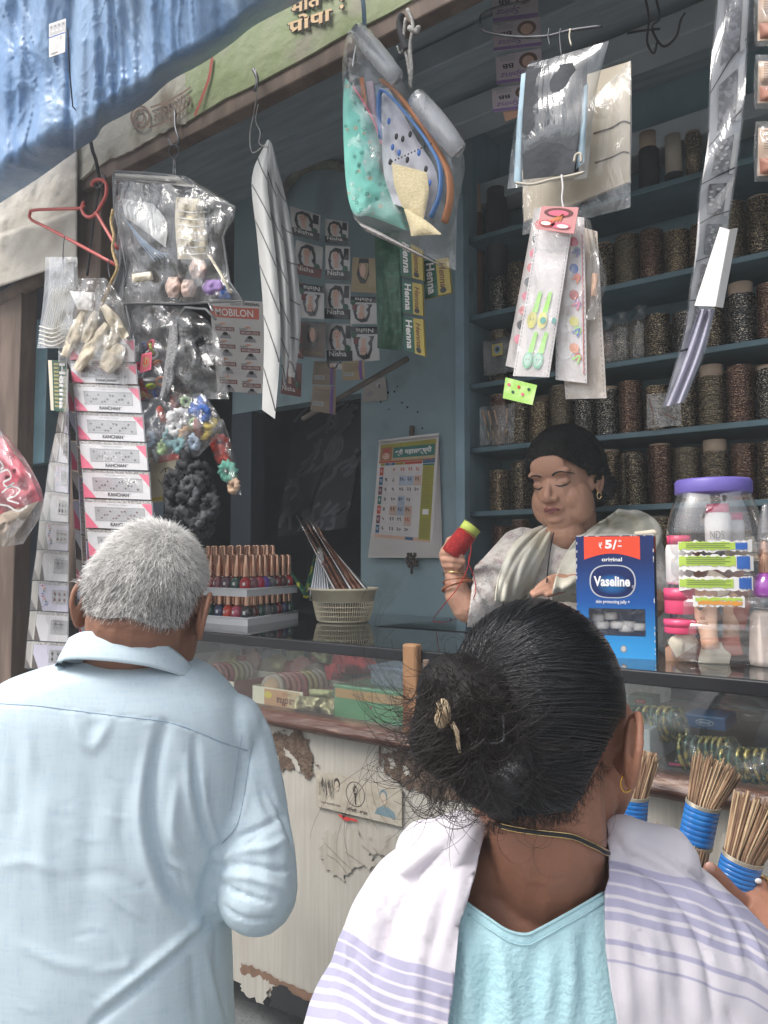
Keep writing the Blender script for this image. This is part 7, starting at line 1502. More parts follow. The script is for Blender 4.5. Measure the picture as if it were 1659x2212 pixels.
for s_ in(-1,1):
 b=MB();P=[drop(HV((s_*a,.14,c)),fwd,e=0)for a,c in((.014,.029),(.024,.0335),(.036,.0345),(.047,.0300),(.053,.0245))];P=catmull(P,5);b.tube(P,lambda t:.0021*(1-t)**.5+.0006,browm,6,flat=.8);b.build('eyebrow',ven)
 b=MB();P=[drop(HV((s_*a,.14,c)),fwd,e=.0002)for a,c in((.0165,.0060),(.023,.0030),(.031,.0020),(.039,.0035),(.046,.0075))];P=catmull(P,5);b.tube(P,lambda t:.0023*math.sin(math.pi*(.12+.8*t))+.0004,lashm,6,flat=.6);P=[drop(HV((s_*a,.14,c)),fwd,e=.0001)for a,c in((.022,.0012),(.031,-.0004),(.040,.0014))];P=catmull(P,5);b.tube(P,lambda t:.0010*math.sin(math.pi*(.1+.8*t))+.0002,mat('eye_slit',(.30,.24,.22),.3),6)
 P=[drop(HV((s_*a,.14,c)),fwd,e=.0001)for a,c in((.017,.015),(.025,.0205),(.034,.021),(.045,.0145))];P=catmull(P,5);b.tube(P,lambda t:.0005,mat('eyelid_crease',(.15,.07,.05),.7),5);b.build('eyelash',ven)
 # hair
zz=z_+.35*y_;hl=.094-.05*(np.abs(x_)/.075)**2.2-y_*.35
hf=(z_-(.076-.22*np.maximum(0,.09-y_)**1.0*0-np.where(y_>0,(np.abs(x_)/.066)**3*.040,0)-np.clip(.03-y_,0,.2)*1.55))*10
hf=np.where((z_<-.045)|((y_>.02)&(z_<.035)),-1,hf);hf=np.where(np.linalg.norm(loc,axis=1)>.2,-1,hf)
hairm=mat('black_hair',(.008,.007,.007),.5,var=.4,vs=60,stretch=(4,4,1),bump=.5,bs=140,spec=.3)
hb=MB();
def EV(c,r):hb.ell(HV(c),V(r)*HS,None,RV,24,16)
EV((0,-.020,.044),(.089,.106,.097));EV((0,-.06,.005),(.088,.06,.066));EV((.02,-.07,-.02),(.075,.045,.05));EV((0,-.105,-.01),(.045,.035,.045))
hv,hff,hn=remesh(hb,.003,2);hl_=HVi(hv);X,Y_,Z=hl_.T
field=Z-(.074-(np.abs(X)/.075)**2.4*.050-np.clip(.036-Y_,0,.3)*1.7)+.0015*np.sin(X*400)
field=np.where((Y_>.005)&(Z<.012),-1,field)
hv2=hv+hn*(.0012*np.sin(np.arctan2(X,Z-.02)*60+Y_*20))[:,None]
a,b_=clip(hv2,hff,field);meshmb(a,b_,hairm).build('hair',ven)
b=MB();random.seed(3)
roots=[HV((random.uniform(-.07,.07),random.uniform(-.05,.075),.1))for _ in range(1500)]
def vt(i):
 r_=random.Random(i);ph=r_.uniform(-1.45,1.45);sx=math.sin(ph);x0=.082*sx;z0=.076-.058*abs(sx)**2.2+r_.uniform(-.003,.012);y0=.107*math.sqrt(max(0,1-(x0/.09)**2-((z0-.044)/.098)**2));off=r_.uniform(0,.0025);out=[]
 if abs(sx)>.8:y0=min(y0,.045)
 d0,d1=V([x0/.09,y0/.107,(z0-.044)/.098]),V([.25*sx,-.9,-.25+r_.uniform(-.25,.1)])
 for k in range(10):
  t=k/9;q_=d0*(1-t)+d1*t+V([sx*.35,0,.75*(1-abs(sx)*.7)])*math.sin(math.pi*t)*.9;q_/=np.linalg.norm(q_);out.append(HV((q_[0]*(.090+off),-.020+q_[1]*(.107+off),.044+q_[2]*(.098+off))))
 return out
strands(b,roots,vt,hairm,.0005,sides=3);b.build('loose_hair',ven)
b=MB();hp=HV((.080,.002,-.036));b.tube([hp+.0075*(cR*math.cos(a)*.6+V([0,0,1])*math.sin(a))for a in np.linspace(0,2*math.pi,17)],.0012,gold,6);b.build('ear_ring',ven)
b=MB();b.ell(HV((.078,.004,.012)),(.002,.002,.002),gold);b.build('ear_stud',ven)
# clothes
kur=mat('ivory_floral_kurta',(.56,.50,.46),.8,rgb2=(.64,.60,.56),vs=60,mix=(.45,.52),bump=.3,bs=120);dup=mat('cream_dupatta',(.62,.585,.475),.85,rgb2=(.70,.68,.60),vs=10,bump=.15,bs=200)
kb=MB()
loft(kb,[(1135,1190,1290,1.76,.05),(1160,1110,1405,1.76,.075),(1200,1085,1430,1.76,.10),(1300,1070,1440,1.73,.13),(1420,1060,1440,1.72,.15),(1560,1040,1440,1.72,.15)])
chain(kb,[PD(1130,1195,1.72),PD(1085,1248,1.61),PD(1040,1288,1.525),PD(1020,1305,1.505)],[.058,.056,.050,.045]);chain(kb,[PD(1375,1165,1.76),PD(1410,1290,1.68),PD(1340,1290,1.56)],[.052,.048,.04])
kv,kf,kn=remesh(kb,.005,4)
kv=folds(kv,kn,[([(1040,1250),(1080,1300)],6,.004),([(1060,1230),(1110,1290)],7,.005),([(1020,1275),(1050,1320)],6,.004),([(1085,1215),(1130,1260)],8,.004)])
kx,ky,kd=proj(kv);nk=np.minimum.reduce([np.hypot((kx-1232)/1.0,(ky-1130))-58,np.full(len(kx),99.)])
a,b_=clip(kv,kf,np.minimum(nk,np.where(kx<1200,(kx-(1012+(ky-1330)*-.14)),99)));o=meshmb(a,b_,kur).build('kurta',ven);solidify(o,.002)
bvK=BVHTree.FromPolygons(kv.tolist(),kf)
fl_=MB();random.seed(13)
pinkish=mat('kurta_flower_print',(.47,.36,.38),.8);cnt_=0
for k in range(170):
 x0,y0=random.uniform(1015,1420),random.uniform(1130,1330);h=bvK.ray_cast(Vector(CAM),Vector(ray(x0,y0)))
 if h[0]is None or math.hypot(x0-1232,y0-1130)<66:continue
 pts=[]
 for j in range(5):
  a0=2*math.pi*j/5+k
  for(rr,da)in((1.2,-.35),(6,-.2),(7,0),(6,.2),(1.2,.35)):
   hh=bvK.ray_cast(Vector(CAM),Vector(ray(x0+rr*math.cos(a0+da),y0+rr*math.sin(a0+da))));pts.append(V(hh[0])+V(hh[1])*.0034 if hh[0]is not None else V(h[0]))
 fl_.add(pts,[tuple(range(j*5,j*5+5))for j in range(5)],random.choice([pinkish,M['white'],mat('kurta_leaf_print',(.40,.38,.35),.8)]))
fl_.build('flower_print',ven)
def drape(mb,Lp,Rp,bvs,off,m,nu=24,nv=40,fold=None,d0=1.7,thick=.003):
 Lc=catmull([(*p,0)for p in Lp],6);Rc=catmull([(*p,0)for p in Rp],6);D=np.full((nv+1,nu+1),np.nan);XY=np.zeros((nv+1,nu+1,2))
 for j in range(nv+1):
  a,c=lerp_poly(Lc,j/nv),lerp_poly(Rc,j/nv)
  for i in range(nu+1):
   p=a*(1-i/nu)+c*(i/nu);XY[j,i]=p[:2]
   for bv in bvs:
    h=bv.ray_cast(Vector(CAM),Vector(ray(p[0],p[1])))
    if h[0]is not None:d=np.dot(V(h[0])-CAM,cF);D[j,i]=d if np.isnan(D[j,i])else min(d,D[j,i])
 D=np.where(np.isnan(D),np.nan,D)
 for j in range(nv+1):
  r=D[j];ok=~np.isnan(r);D[j]=np.interp(np.arange(nu+1),np.where(ok)[0],r[ok])if ok.any()else d0
 for _ in range(3):D[1:-1]=(D[:-2]+D[1:-1]*2+D[2:])/4;D[:,1:-1]=(D[:,:-2]+D[:,1:-1]*2+D[:,2:])/4
 G=[[PD(XY[j,i,0],XY[j,i,1],D[j,i]-off-(fold(i/nu,j/nv)if fold else 0)+.02*(2*abs(i/nu-.5))**8*0)for i in range(nu+1)]for j in range(nv+1)]
 mb.grid(G,m);return G
def vf(u,v):return .008*abs(math.sin(u*9+v*2))+.006*math.sin(u*17-v*3)+.003*math.sin(u*31+v*5)
b=MB();drape(b,[(1182,1132),(1140,1150),(1098,1190),(1075,1250),(1068,1300)],[(1196,1140),(1188,1168),(1172,1210),(1150,1262),(1142,1300)],[bvK],.010,dup,28,40,vf);o=b.build('dupatta',ven);solidify(o,.002)
b=MB();drape(b,[(1296,1128),(1272,1145),(1240,1170),(1212,1215),(1196,1262),(1192,1300)],[(1336,1100),(1395,1108),(1430,1150),(1400,1210),(1330,1260),(1290,1300)],[bvK,bvV],.014,dup,40,40,lambda u,v:vf(u,v*1.6)+.012*math.sin(u*6)*v);o=b.build('dupatta',ven);solidify(o,.002)
b=MB();P=[]
for p in catmull([(1196,1150,0),(1190,1180,0),(1185,1215,0),(1181,1258,0)],6):
 ds=[np.dot(V(h[0])-CAM,cF)for h in(bvK.ray_cast(Vector(CAM),Vector(ray(p[0],p[1]))),bvV.ray_cast(Vector(CAM),Vector(ray(p[0],p[1]))))if h[0]is not None];P.append(PD(p[0],p[1],min(ds)-.014 if ds else 1.6))
b.tube(P,.0016,M['ink'],6);b.build('neck_cord',ven)
# bangles on her wrist
bgm=mat('brown_orange_bangle',(.30,.10,.045),.25,coat=.5)
wd=PD(984,1238,1.515)-PD(989,1285,1.50)
for k,(x,y,r_,t_)in enumerate(((989,1266,.0305,.0032),(987,1256,.0265,.0016),(984,1243,.0240,.0010))):
 R_=frame(wd+cR*.008*(k-1));b=MB();c=PD(x,y,1.502);b.tube([c+R_@V([r_*math.cos(a),r_*math.sin(a),0])for a in np.linspace(0,2*math.pi,33)],t_,bgm if k<2 else gold,8);b.build('wrist_bangle',ven)
 # spool of red thread and the loose thread
sp0,sp1=PD(973,1200,1.495),PD(1022,1134,1.50);ax=sp1-sp0;L_=np.linalg.norm(ax);R_=frame(ax)
spool=thing('thread_spool','roll of red thread with a green card core held in the shopkeeper\'s hand','thread roll',sp0)
redt=mat('red_thread',(.46,.012,.014),.6,rgb2=(.6,.03,.03),vs=180,stretch=(1,1,3),bump=.7,bs=300);limec=mat('lime_card',(.42,.50,.09),.7)
b=MB();b.lathe([(.015,0),(.0195,L_*.06),(.0205,L_*.4),(.0190,L_*.72)],redt,sp0,24,R_)
for k in range(46):t=.06+.66*k/46;rr=.0203 if t<.5 else .0196;b.tube([sp0+R_@V([(rr+.0004)*math.cos(a),(rr+.0004)*math.sin(a),L_*t+.0035*math.sin(a+k*2)])for a in np.linspace(0,2*math.pi,17)],.0007,redt,4,False)
b.build('thread_winding',spool)
b=MB();b.lathe([(.0185,L_*.70),(.0195,L_*.98),(.0185,L_*.98),(.0175,L_*.75)],limec,sp0,24,R_);b.lathe([(.0199,L_*.965),(.0200,L_),(.0186,L_),(.0186,L_*.96)],M['ink'],sp0,24,R_);b.lathe([(.0184,L_*.80),(.0178,L_*.985),(.0168,L_*.985),(.017,L_*.8)],M['white'],sp0,24,R_);b.build('card_core',spool)
b=MB();T1=[PD(*p)for p in((1018,1172,1.48),(1016,1200,1.475),(1006,1238,1.465),(985,1275,1.45),(960,1305,1.44))]+[PZ(938,1334,ZC+.002),PZ(937,1342,ZC+.002),PZ(965,1343,ZC+.002),PZ(995,1330,ZC+.003)]+[PD(1022,1295,1.47),PD(1027,1262,1.48),PD(1020,1235,1.48),PD(1012,1215,1.48),PD(1014,1195,1.485)]
b.tube(catmull(T1,8),.0009,redt,6);b.build('loose_thread',spool)

# ----------------------------------------------------------------- the man in the blue shirt
mskin=skinmat('man_skin',(.225,.105,.065),(.30,.145,.09));hb=MB()
BM=np.stack([cR,fh,V([0,0,1])],1);ro=math.radians(7);fw=math.radians(-24)  # roll to his right, head bent forward
Rroll=V([[math.cos(ro),0,math.sin(ro)],[0,1,0],[-math.sin(ro),0,math.cos(ro)]]);Rfw=V([[1,0,0],[0,math.cos(fw),-math.sin(fw)],[0,math.sin(fw),math.cos(fw)]]);yw=math.radians(-4)
RM=BM@Rroll@Rfw@rotz(yw)
TM=PD(318,1318,1.06)
def HM(p):return TM+RM@(V(p)*.94)
def HMi(P):return(np.atleast_2d(P)-TM)@RM/.94
headsolid(hb,HM)
hb.ell(HM((0,-.022,.020)),(.077,.084,.078),None,RM)
for s_ in(-1,1):ear(hb,HM((s_*.081,-.004,-.006)),RM@V([0,0,1]),RM@V([0,1,0]),RM@V([s_*.75,-.6,0]),.060)
cone(hb,HM((0,-.030,-.03)),.064,PD(288,1415,1.05),.063);cone(hb,PD(288,1415,1.05),.063,PD(280,1480,1.06),.08)
hb.ell(PD(232,1560,1.06),(.1,.08,.05),None,BM)
v,f,n=remesh(hb,.0026,4);bvM=BVHTree.FromPolygons(v.tolist(),f)
v=folds(v,n,[([(215,1352),(250,1358),(300,1352),(340,1362)],2.2,-.0013),([(205,1340),(250,1345),(300,1342)],2.0,-.001),([(230,1362),(290,1368),(330,1372)],2,-.001)])
man=meshmb(v,f,mskin).build('person',label='grey haired man in a pale blue shirt seen from behind at the left',cat='person',loc=PD(260,1300,1.06)*V([1,1,0]))
# hair
hx,hy,hd=proj(v);lm=HMi(v)
hl=catmull([(150,1250,0),(176,1268,0),(190,1300,0),(196,1330,0),(230,1340,0),(275,1338,0),(300,1346,0),(345,1360,0),(385,1356,0),(408,1330,0),(425,1290,0),(448,1262,0),(500,1240,0)],6)
hl=V(hl);hlx,hly=hl[:,0],hl[:,1]
def hairfield(P):
 x,y,d=proj(P);L_=HMi(P);back=np.interp(x,hlx,hly)-y
 fr=np.minimum((L_[:,2]-.078)*900,60);side=(L_[:,2]-.0)*900
 return np.where(L_[:,1]>.035,fr,np.where((np.abs(L_[:,0])>.055)&(L_[:,1]>-.02),np.minimum(back,side),back))
fl2=hairfield(v);hbase=mat('grey_hair_base',(.34,.33,.31),.8,rgb2=(.55,.53,.50),vs=200)
a,b_=clip(v+n*.002,f,fl2-4);meshmb(a,b_,hbase).build('hair_base',man)
hw_=[mat('white_hair',(.88,.86,.83),.5,var=.05),mat('light_grey_hair',(.52,.505,.48),.5,var=.05),mat('dark_grey_hair',(.085,.08,.078),.5,var=.05)]
idx=np.where(fl2>1)[0];whorl=HM((.02,-.060,.080));rng2=np.random.RandomState(2)
vis=idx[(((CAM-v[idx])*n[idx]).sum(1)>-.15*np.linalg.norm(CAM-v[idx],axis=1))|(rng2.rand(len(idx))<.25)]
dirs0=v[vis]-whorl;dirs0-=n[vis]*(dirs0*n[vis]).sum(1)[:,None];dirs0/=(np.linalg.norm(dirs0,axis=1)[:,None]+1e-9)
sets=[[],[],[]];lmv=HMi(v[vis])
for r_ in range(3):
 for k in range(len(vis)):
  if rng2.rand()>.55:continue
  hh=(lmv[k,2]+.03)/.11;pdark=np.clip(.50-.66*hh,.02,.55);u=rng2.rand();s_i=2 if u<pdark else(1 if u<pdark+.22 else 0)
  p=v[vis[k]]+rng2.normal(0,.0011,3);nn=n[vis[k]];d=dirs0[k]+rng2.normal(0,.28,3);L_=rng2.uniform(.008,.014)*(1 if fl2[vis[k]]>18 else .6)
  e1=nn*.75+d*.55;e2=nn*.25+d*.95;sets[s_i].append([p,p+e1*L_*.45,p+e1*L_*.45+e2*L_*.6])
b=MB()
for s_i in range(3):strands(b,sets[s_i],lambda i,S=sets[s_i]:S[i],hw_[s_i],.00030)
b.build('hair',man)
# shirt
shm=bpy.data.materials.new('pale_blue_cotton');shm.use_nodes=True;t=shm.node_tree;n_=t.nodes;pb=n_['Principled BSDF'];pb.inputs['Roughness'].default_value=.85;pb.inputs['Specular IOR Level'].default_value=.2;pb.inputs['Sheen Weight'].default_value=0
tc=n_.new('ShaderNodeTexCoord');mp=n_.new('ShaderNodeMapping');mp.inputs['Scale'].default_value=(1,1,.12);nx=n_.new('ShaderNodeTexNoise');nx.inputs['Scale'].default_value=260;mp2=n_.new('ShaderNodeMapping');mp2.inputs['Scale'].default_value=(.12,.12,1);nx2=n_.new('ShaderNodeTexNoise');nx2.inputs['Scale'].default_value=260
mx=n_.new('ShaderNodeMath');mx.operation='ADD';cr=n_.new('ShaderNodeValToRGB');cr.color_ramp.elements[0].position=.75;cr.color_ramp.elements[1].position=1.25/1.0 if False else 1.0;cr.color_ramp.elements[0].color=(.50,.625,.70,1);cr.color_ramp.elements[1].color=(.555,.665,.725,1)
L=t.links;L.new(tc.outputs['Object'],mp.inputs[0]);L.new(tc.outputs['Object'],mp2.inputs[0]);L.new(mp.outputs[0],nx.inputs['Vector']);L.new(mp2.outputs[0],nx2.inputs['Vector']);L.new(nx.outputs['Fac'],mx.inputs[0]);L.new(nx2.outputs['Fac'],mx.inputs[1]);L.new(mx.outputs[0],cr.inputs[0]);L.new(cr.outputs[0],pb.inputs['Base Color'])
bp=n_.new('ShaderNodeBump');bp.inputs['Strength'].default_value=.12;bp.inputs['Distance'].default_value=.001;L.new(mx.outputs[0],bp.inputs['Height']);L.new(bp.outputs[0],pb.inputs['Normal'])
sb=MB()
loft(sb,[(1424,190,390,1.05,.06),(1440,110,440,1.05,.085),(1470,20,478,1.055,.10),(1520,-30,520,1.06,.115),(1600,-58,548,1.065,.125),(1700,-66,548,1.065,.13),(1800,-66,520,1.06,.13),(1900,-62,495,1.055,.128),(2000,-60,492,1.05,.125),(2212,-60,502,1.05,.125),(2500,-62,510,1.06,.13)],e=2.5)
sb.ell(PD(505,1585,1.065),(.045,.06,.055),None,BM)
chain(sb,[PD(513,1600,1.07),PD(540,1720,1.05),PD(556,1850,1.02),PD(556,1925,1.01)],[.050,.050,.052,.054]);chain(sb,[PD(556,1925,1.01),PD(530,1900,1.12),PD(505,1850,1.24)],[.054,.046,.040])
sb.ell(PD(590,1775,1.03),(.016,.03,.016),None,BM)
chain(sb,[PD(-30,1590,1.07),PD(-75,1750,1.04),PD(-90,1910,1.0)],[.055,.052,.052]);chain(sb,[PD(-90,1910,1.0),PD(-40,1880,1.14),PD(20,1850,1.26)],[.052,.044,.038])
v,f,n=remesh(sb,.0042,5)
yoke=[(-60,1512),(0,1520),(80,1525),(154,1534),(260,1547),(363,1560),(428,1582),(480,1604),(534,1621)]
F_=[(yoke,2.6,-.0022),([(p[0],p[1]+5)for p in yoke],4,.0012),
([(158,1548),(176,1600),(196,1620)],11,.0045),([(240,1552),(218,1595),(200,1618)],11,.0045),([(196,1585),(198,1560)],12,-.003),
([(45,1545),(62,1600),(70,1660)],12,.0035),([(20,1560),(35,1700),(30,1800)],16,-.004),
([(355,1570),(335,1640),(327,1760),(345,1850),(380,1935),(446,1985)],15,-.017),([(328,1600),(308,1690),(305,1790),(325,1880),(362,1960),(430,2015)],14,.008),([(380,1700),(372,1800),(395,1840)],12,.009),
([(421,1595),(424,1680),(440,1770),(462,1838)],9,-.010),([(436,1680),(448,1760),(470,1822)],8,.008),([(405,1640),(408,1720),(425,1800)],9,.006),
([(363,1876),(385,1888),(394,1900),(402,1930)],7,-.008),([(372,1866),(396,1878),(412,1905)],7,.006),
([(462,1860),(446,1930),(452,1985)],14,-.014),([(462,1990),(394,2054),(308,2126),(223,2196),(190,2230)],9,-.011),([(452,1972),(384,2036),(300,2106),(215,2174)],10,.008),
([(440,2050),(455,2120),(478,2212)],10,.007),([(415,2060),(420,2140),(430,2230)],9,-.006),([(468,2000),(470,2100),(490,2200)],7,-.005),
([(548,1597),(536,1660),(528,1714),(512,1782),(480,1822),(459,1841)],3,-.0035),([(541,1597),(529,1660),(520,1714)],6,.0015),
([(459,1841),(505,1812),(560,1790),(612,1762)],7,-.008),([(470,1860),(520,1838),(580,1830),(615,1812)],8,.007),([(470,1872),(530,1868),(600,1880),(640,1872)],6,-.006),([(475,1890),(540,1895),(610,1920)],9,.007),([(472,1905),(520,1930),(590,1950)],5,-.009),([(478,1955),(530,1985),(600,1985)],5,-.006),([(575,1700),(610,1760),(632,1830)],5,-.006),([(500,1850),(560,1805),(600,1780)],3.5,-.004),([(540,1700),(520,1760),(480,1815)],6,.004),([(560,1690),(575,1740),(600,1765)],9,-.005),
([(220,1920),(270,1960),(310,1985)],7,.0025),([(250,2020),(280,2080),(200,2100)],10,.003),([(100,1700),(95,1850),(110,2000)],22,.004),([(200,1650),(190,1850),(180,2000)],24,-.004),([(40,2040),(130,2080),(200,2090)],12,.003),([(150,1900),(240,1890),(300,1920)],16,-.0025),([(270,1700),(262,1800),(280,1860)],14,-.004),([(0,1870),(60,1860),(130,1880)],12,.003)]
F_=[(p,w_*1.0,h*.68)for p,w_,h in F_]
for k in range(26):
 x0,y0,a=rng.uniform(-20,500),rng.uniform(1640,2200),rng.uniform(-.5,1.2);l_=rng.uniform(25,70);F_.append(([(x0,y0),(x0+l_*.5,y0+l_*.5*a+5),(x0+l_,y0+l_*a)],rng.uniform(2.5,5),rng.uniform(-.0012,.0014)))
v=folds(v,n,F_)
v=v+n*(V([nz(p,9,3)for p in v])*.003+V([nz(p,24,8)for p in v])*.0008)[:,None]
cx_,cy_,cd_=proj(v);L_=(v-PD(285,1430,1.05))@BM;nk=(L_[:,0]**2/.056**2+L_[:,1]**2/.052**2)**.5*1.0-1
fld=np.where(L_[:,2]>-.05,nk,1);a,b_=clip(v,f,fld*.1);so_=meshmb(a,b_,shm).build('shirt',man);solidify(so_,.0012,-1)
bvS=BVHTree.FromPolygons(v.tolist(),f)
b=MB();thr=mat('shirt_seam_thread',(.30,.40,.50),.8)
def online(pl,e=.0004,bv=bvS,nn=5):
 out=[]
 for p in catmull([(*p,0)for p in pl],nn):
  h=bv.ray_cast(Vector(CAM),Vector(ray(p[0],p[1])))
  if h[0]is not None:out.append(V(h[0])+V(h[1])*e)
 return out
b.tube(online(yoke[1:],nn=9),.0006,thr,5);b.tube(online([(547,1600),(536,1660),(528,1714),(512,1782),(478,1824)]),.0005,thr,5);b.tube(online([(522,1590),(512,1650),(506,1700),(498,1750)]),.0003,thr,4);b.build('seams',man)
# collar: outer fall and stand around the neck
def ringpt(x,y,rx,ry,cz=1.05):
 """point at picture column x,row y lying on the near half of an elliptical collar"""
 c=PD(285,1430,cz);s_=x
 lo,hi=-1.,1.;best=None
 for k in range(181):
  th_=math.pi*k/180;p=c+cR*rx*math.cos(th_)-fh*ry*math.sin(th_);px_,py_,d=proj(p);e=abs(px_[0]-x)
  if best is None or e<best[0]:best=(e,th_)
 th_=best[1];p=c+cR*rx*math.cos(th_)-fh*ry*math.sin(th_);
 r=ray(x,y);d=np.dot(p-CAM,cF);return PD(x,y,d)
top=catmull([(150,1378,0),(172,1367,0),(191,1364,0),(230,1366,0),(270,1371,0),(323,1380,0),(352,1389,0),(392,1417,0),(429,1457,0)],4)
bot=catmull([(118,1438,0),(138,1426,0),(165,1424,0),(205,1426,0),(250,1430,0),(310,1438,0),(350,1447,0),(397,1461,0),(433,1472,0)],4)
G=[]
for a_,c_ in zip(top,bot):
 row=[]
 for t_ in np.linspace(0,1,8):
  p=a_*(1-t_)+c_*t_;row.append(ringpt(p[0],p[1],.090+.012*t_,.078+.020*t_**1.3+.004*math.sin(t_*3)))
 G.append(row)
inner=[[g[0]+fh*.006-V([0,0,.001])]+[ringpt(a_[0]*(1-t_*.0),a_[1]+40*t_,.082,.068)for t_ in(.3,.7,1.)]for g,a_ in zip(G,top)]
cb=MB();cb.grid(G,shm);col_=cb.build('collar',man);solidify(col_,.0016,0)
cb=MB();cb.grid([[g[0]]+i_ for g,i_ in zip(G,inner)],shm);cb.build('collar_stand',man)
# front of the collar, hidden from here
cb=MB();G2=[];pL,pR=G[0],G[-1];cf=PD(285,1470,1.05)+fh*.11
for t_ in np.linspace(0,1,16):
 row=[]
 for k in range(8):
  a_,c_=pL[k],pR[k];m_=(a_*(1-t_)+c_*t_);m_=m_+fh*.085*math.sin(math.pi*t_)-V([0,0,1])*.03*math.sin(math.pi*t_);row.append(m_)
 G2.append(row)
cb.grid(G2,shm);solidify(cb.build('collar',man),.0016,0)
# hands, trousers, shoes
hm=MB()
for W,s_ in((PD(505,1850,1.27),1),(PD(20,1850,1.29),-1)):
 cone(hm,W-fh*.10,.033,W,.025);hand(hm,W,fh+cR*-.3*s_,V([0,0,1])*.7-cR*s_*.7,-cR*s_,1,(.6,.7,.8,.9))
v,f,n=remesh(hm,.0035,2);meshmb(v,f,mskin).build('hands',man)
tr_m=mat('charcoal_trousers',(.035,.036,.042),.8,var=.2);tb_=MB()
hp=PD(225,2500,1.06);zh=hp[2]
for s_ in(-1,1):chain(tb_,[hp+cR*.09*s_,hp*V([1,1,0])+cR*.10*s_+V([0,0,.45])+fh*.02,hp*V([1,1,0])+cR*.11*s_+V([0,0,.10])],[.115,.085,.065])
v,f,n=remesh(tb_,.012,3);meshmb(v,f,tr_m).build('trousers',man)
for s_ in(-1,1):b=MB();c=hp*V([1,1,0])+cR*.11*s_+fh*.05+V([0,0,.04]);b.ell(c,(.045,.13,.04),M['ink'],BM);b.build('shoe',man)

# ----------------------------------------------------------------- the woman in front
wskin=skinmat('woman_skin',(.29,.135,.085),(.37,.175,.112),.12,.5);hb=MB()
fw=math.radians(-20);Rfw=V([[1,0,0],[0,math.cos(fw),-math.sin(fw)],[0,math.sin(fw),math.cos(fw)]])
RW=BM@rotz(math.radians(-20))@Rfw;TW=PD(1163,1600,.680)
def HW(p):return TW+RW@(V(p)*.89)
headsolid(hb,HW)
ec=PD(1347,1622,.628);ear(hb,ec,RW@V([.05,.18,1]),RW@V([.1,1,0]),RW@V([.75,-.66,0]),.056)
cone(hb,PD(1300,1560,.66),.028,PD(1322,1690,.68),.020);cone(hb,PD(1322,1690,.68),.020,PD(1290,1780,.72),.018)
cone(hb,PD(1165,1650,.65),.052,PD(1180,1800,.64),.049);cone(hb,PD(1180,1800,.64),.049,PD(1176,1890,.668),.055)
hb.ell(PD(1172,1985,.688),(.115,.078,.085),None,BM)
for x in(1060,1290):cone(hb,PD(1178,1815,.650),.040,PD(x,1900,.672),.036)
v,f,n=remesh(hb,.0022,5);bvW=BVHTree.FromPolygons(v.tolist(),f)
v=folds(v,n,[([(1170,1795),(1230,1800),(1290,1815)],4,-.0008),([(1165,1830),(1160,1950)],16,-.0025)])
wom=meshmb(v,f,wskin).build('person',label='woman with a black hair bun and striped shawl seen from behind at the front',cat='person',loc=PD(1170,1800,.66)*V([1,1,0]))
whair=mat('glossy_black_hair',(.006,.006,.008),.30,var=.5,vs=30,stretch=(3,3,8),bump=.25,bs=90,spec=.7);frizz=mat('brown_black_hair',(.016,.011,.009),.38,spec=.5)
cb=MB()
Rk=BM@rotz(math.radians(-15))
cb.ell(PD(1158,1508,.662),(.0745,.100,.086),None,Rk,32,20);cb.ell(PD(1165,1610,.645),(.060,.075,.058),None,Rk,24,14);cb.ell(PD(1095,1560,.62),(.045,.05,.06),None,BM)
cb.ell(PD(1120,1700,.625),(.040,.035,.030),None,BM);cb.ell(PD(1290,1560,.675),(.022,.05,.028),None,BM)
v,f,n=remesh(cb,.003,4)
x,y,d=proj(v)
edge=[(1342,1553),(1319,1592),(1292,1645),(1262,1708),(1236,1748),(1186,1757),(1120,1764),(1060,1790),(900,1790),(820,1500),(900,1250),(1160,1230),(1400,1280),(1420,1540)]
fldc=sdist(x,y,edge);Lw=(v-TW)@RW
fldc=np.where((Lw[:,1]>.050)&(Lw[:,2]<.070),-5,fldc)
a,b_=clip(v,f,fldc);meshmb(a,b_,whair).build('hair',wom);bvH=BVHTree.FromPolygons(a.tolist(),b_)
bb=MB();bb.ell(PD(1061,1655,.575),(.033,.033,.032),None,BM,24,14);bb.ell(PD(985,1500,.60),(.033,.03,.032),None,BM);bb.ell(PD(960,1580,.59),(.027,.028,.036),None,BM);bb.ell(PD(1030,1560,.585),(.037,.036,.042),None,BM)
v,f,n=remesh(bb,.003,3);v=v+n*V([nz(p,60,2)*.003+nz(p,150,4)*.0012 for p in v])[:,None];meshmb(v,f,mat('bun_hair',(.007,.006,.006),.6,spec=.25)).build('hair_bun',wom);bvB=BVHTree.FromPolygons(v.tolist(),f)
def hit(px,py,bvs):
 best=None
 for bv in bvs:
  h=bv.ray_cast(Vector(CAM),Vector(ray(px,py)))
  if h[0]is not None and(best is None or h[3]<best[2]):best=(V(h[0]),V(h[1]),h[3])
 return best
random.seed(31);tgt=(1015,1470);S=[]
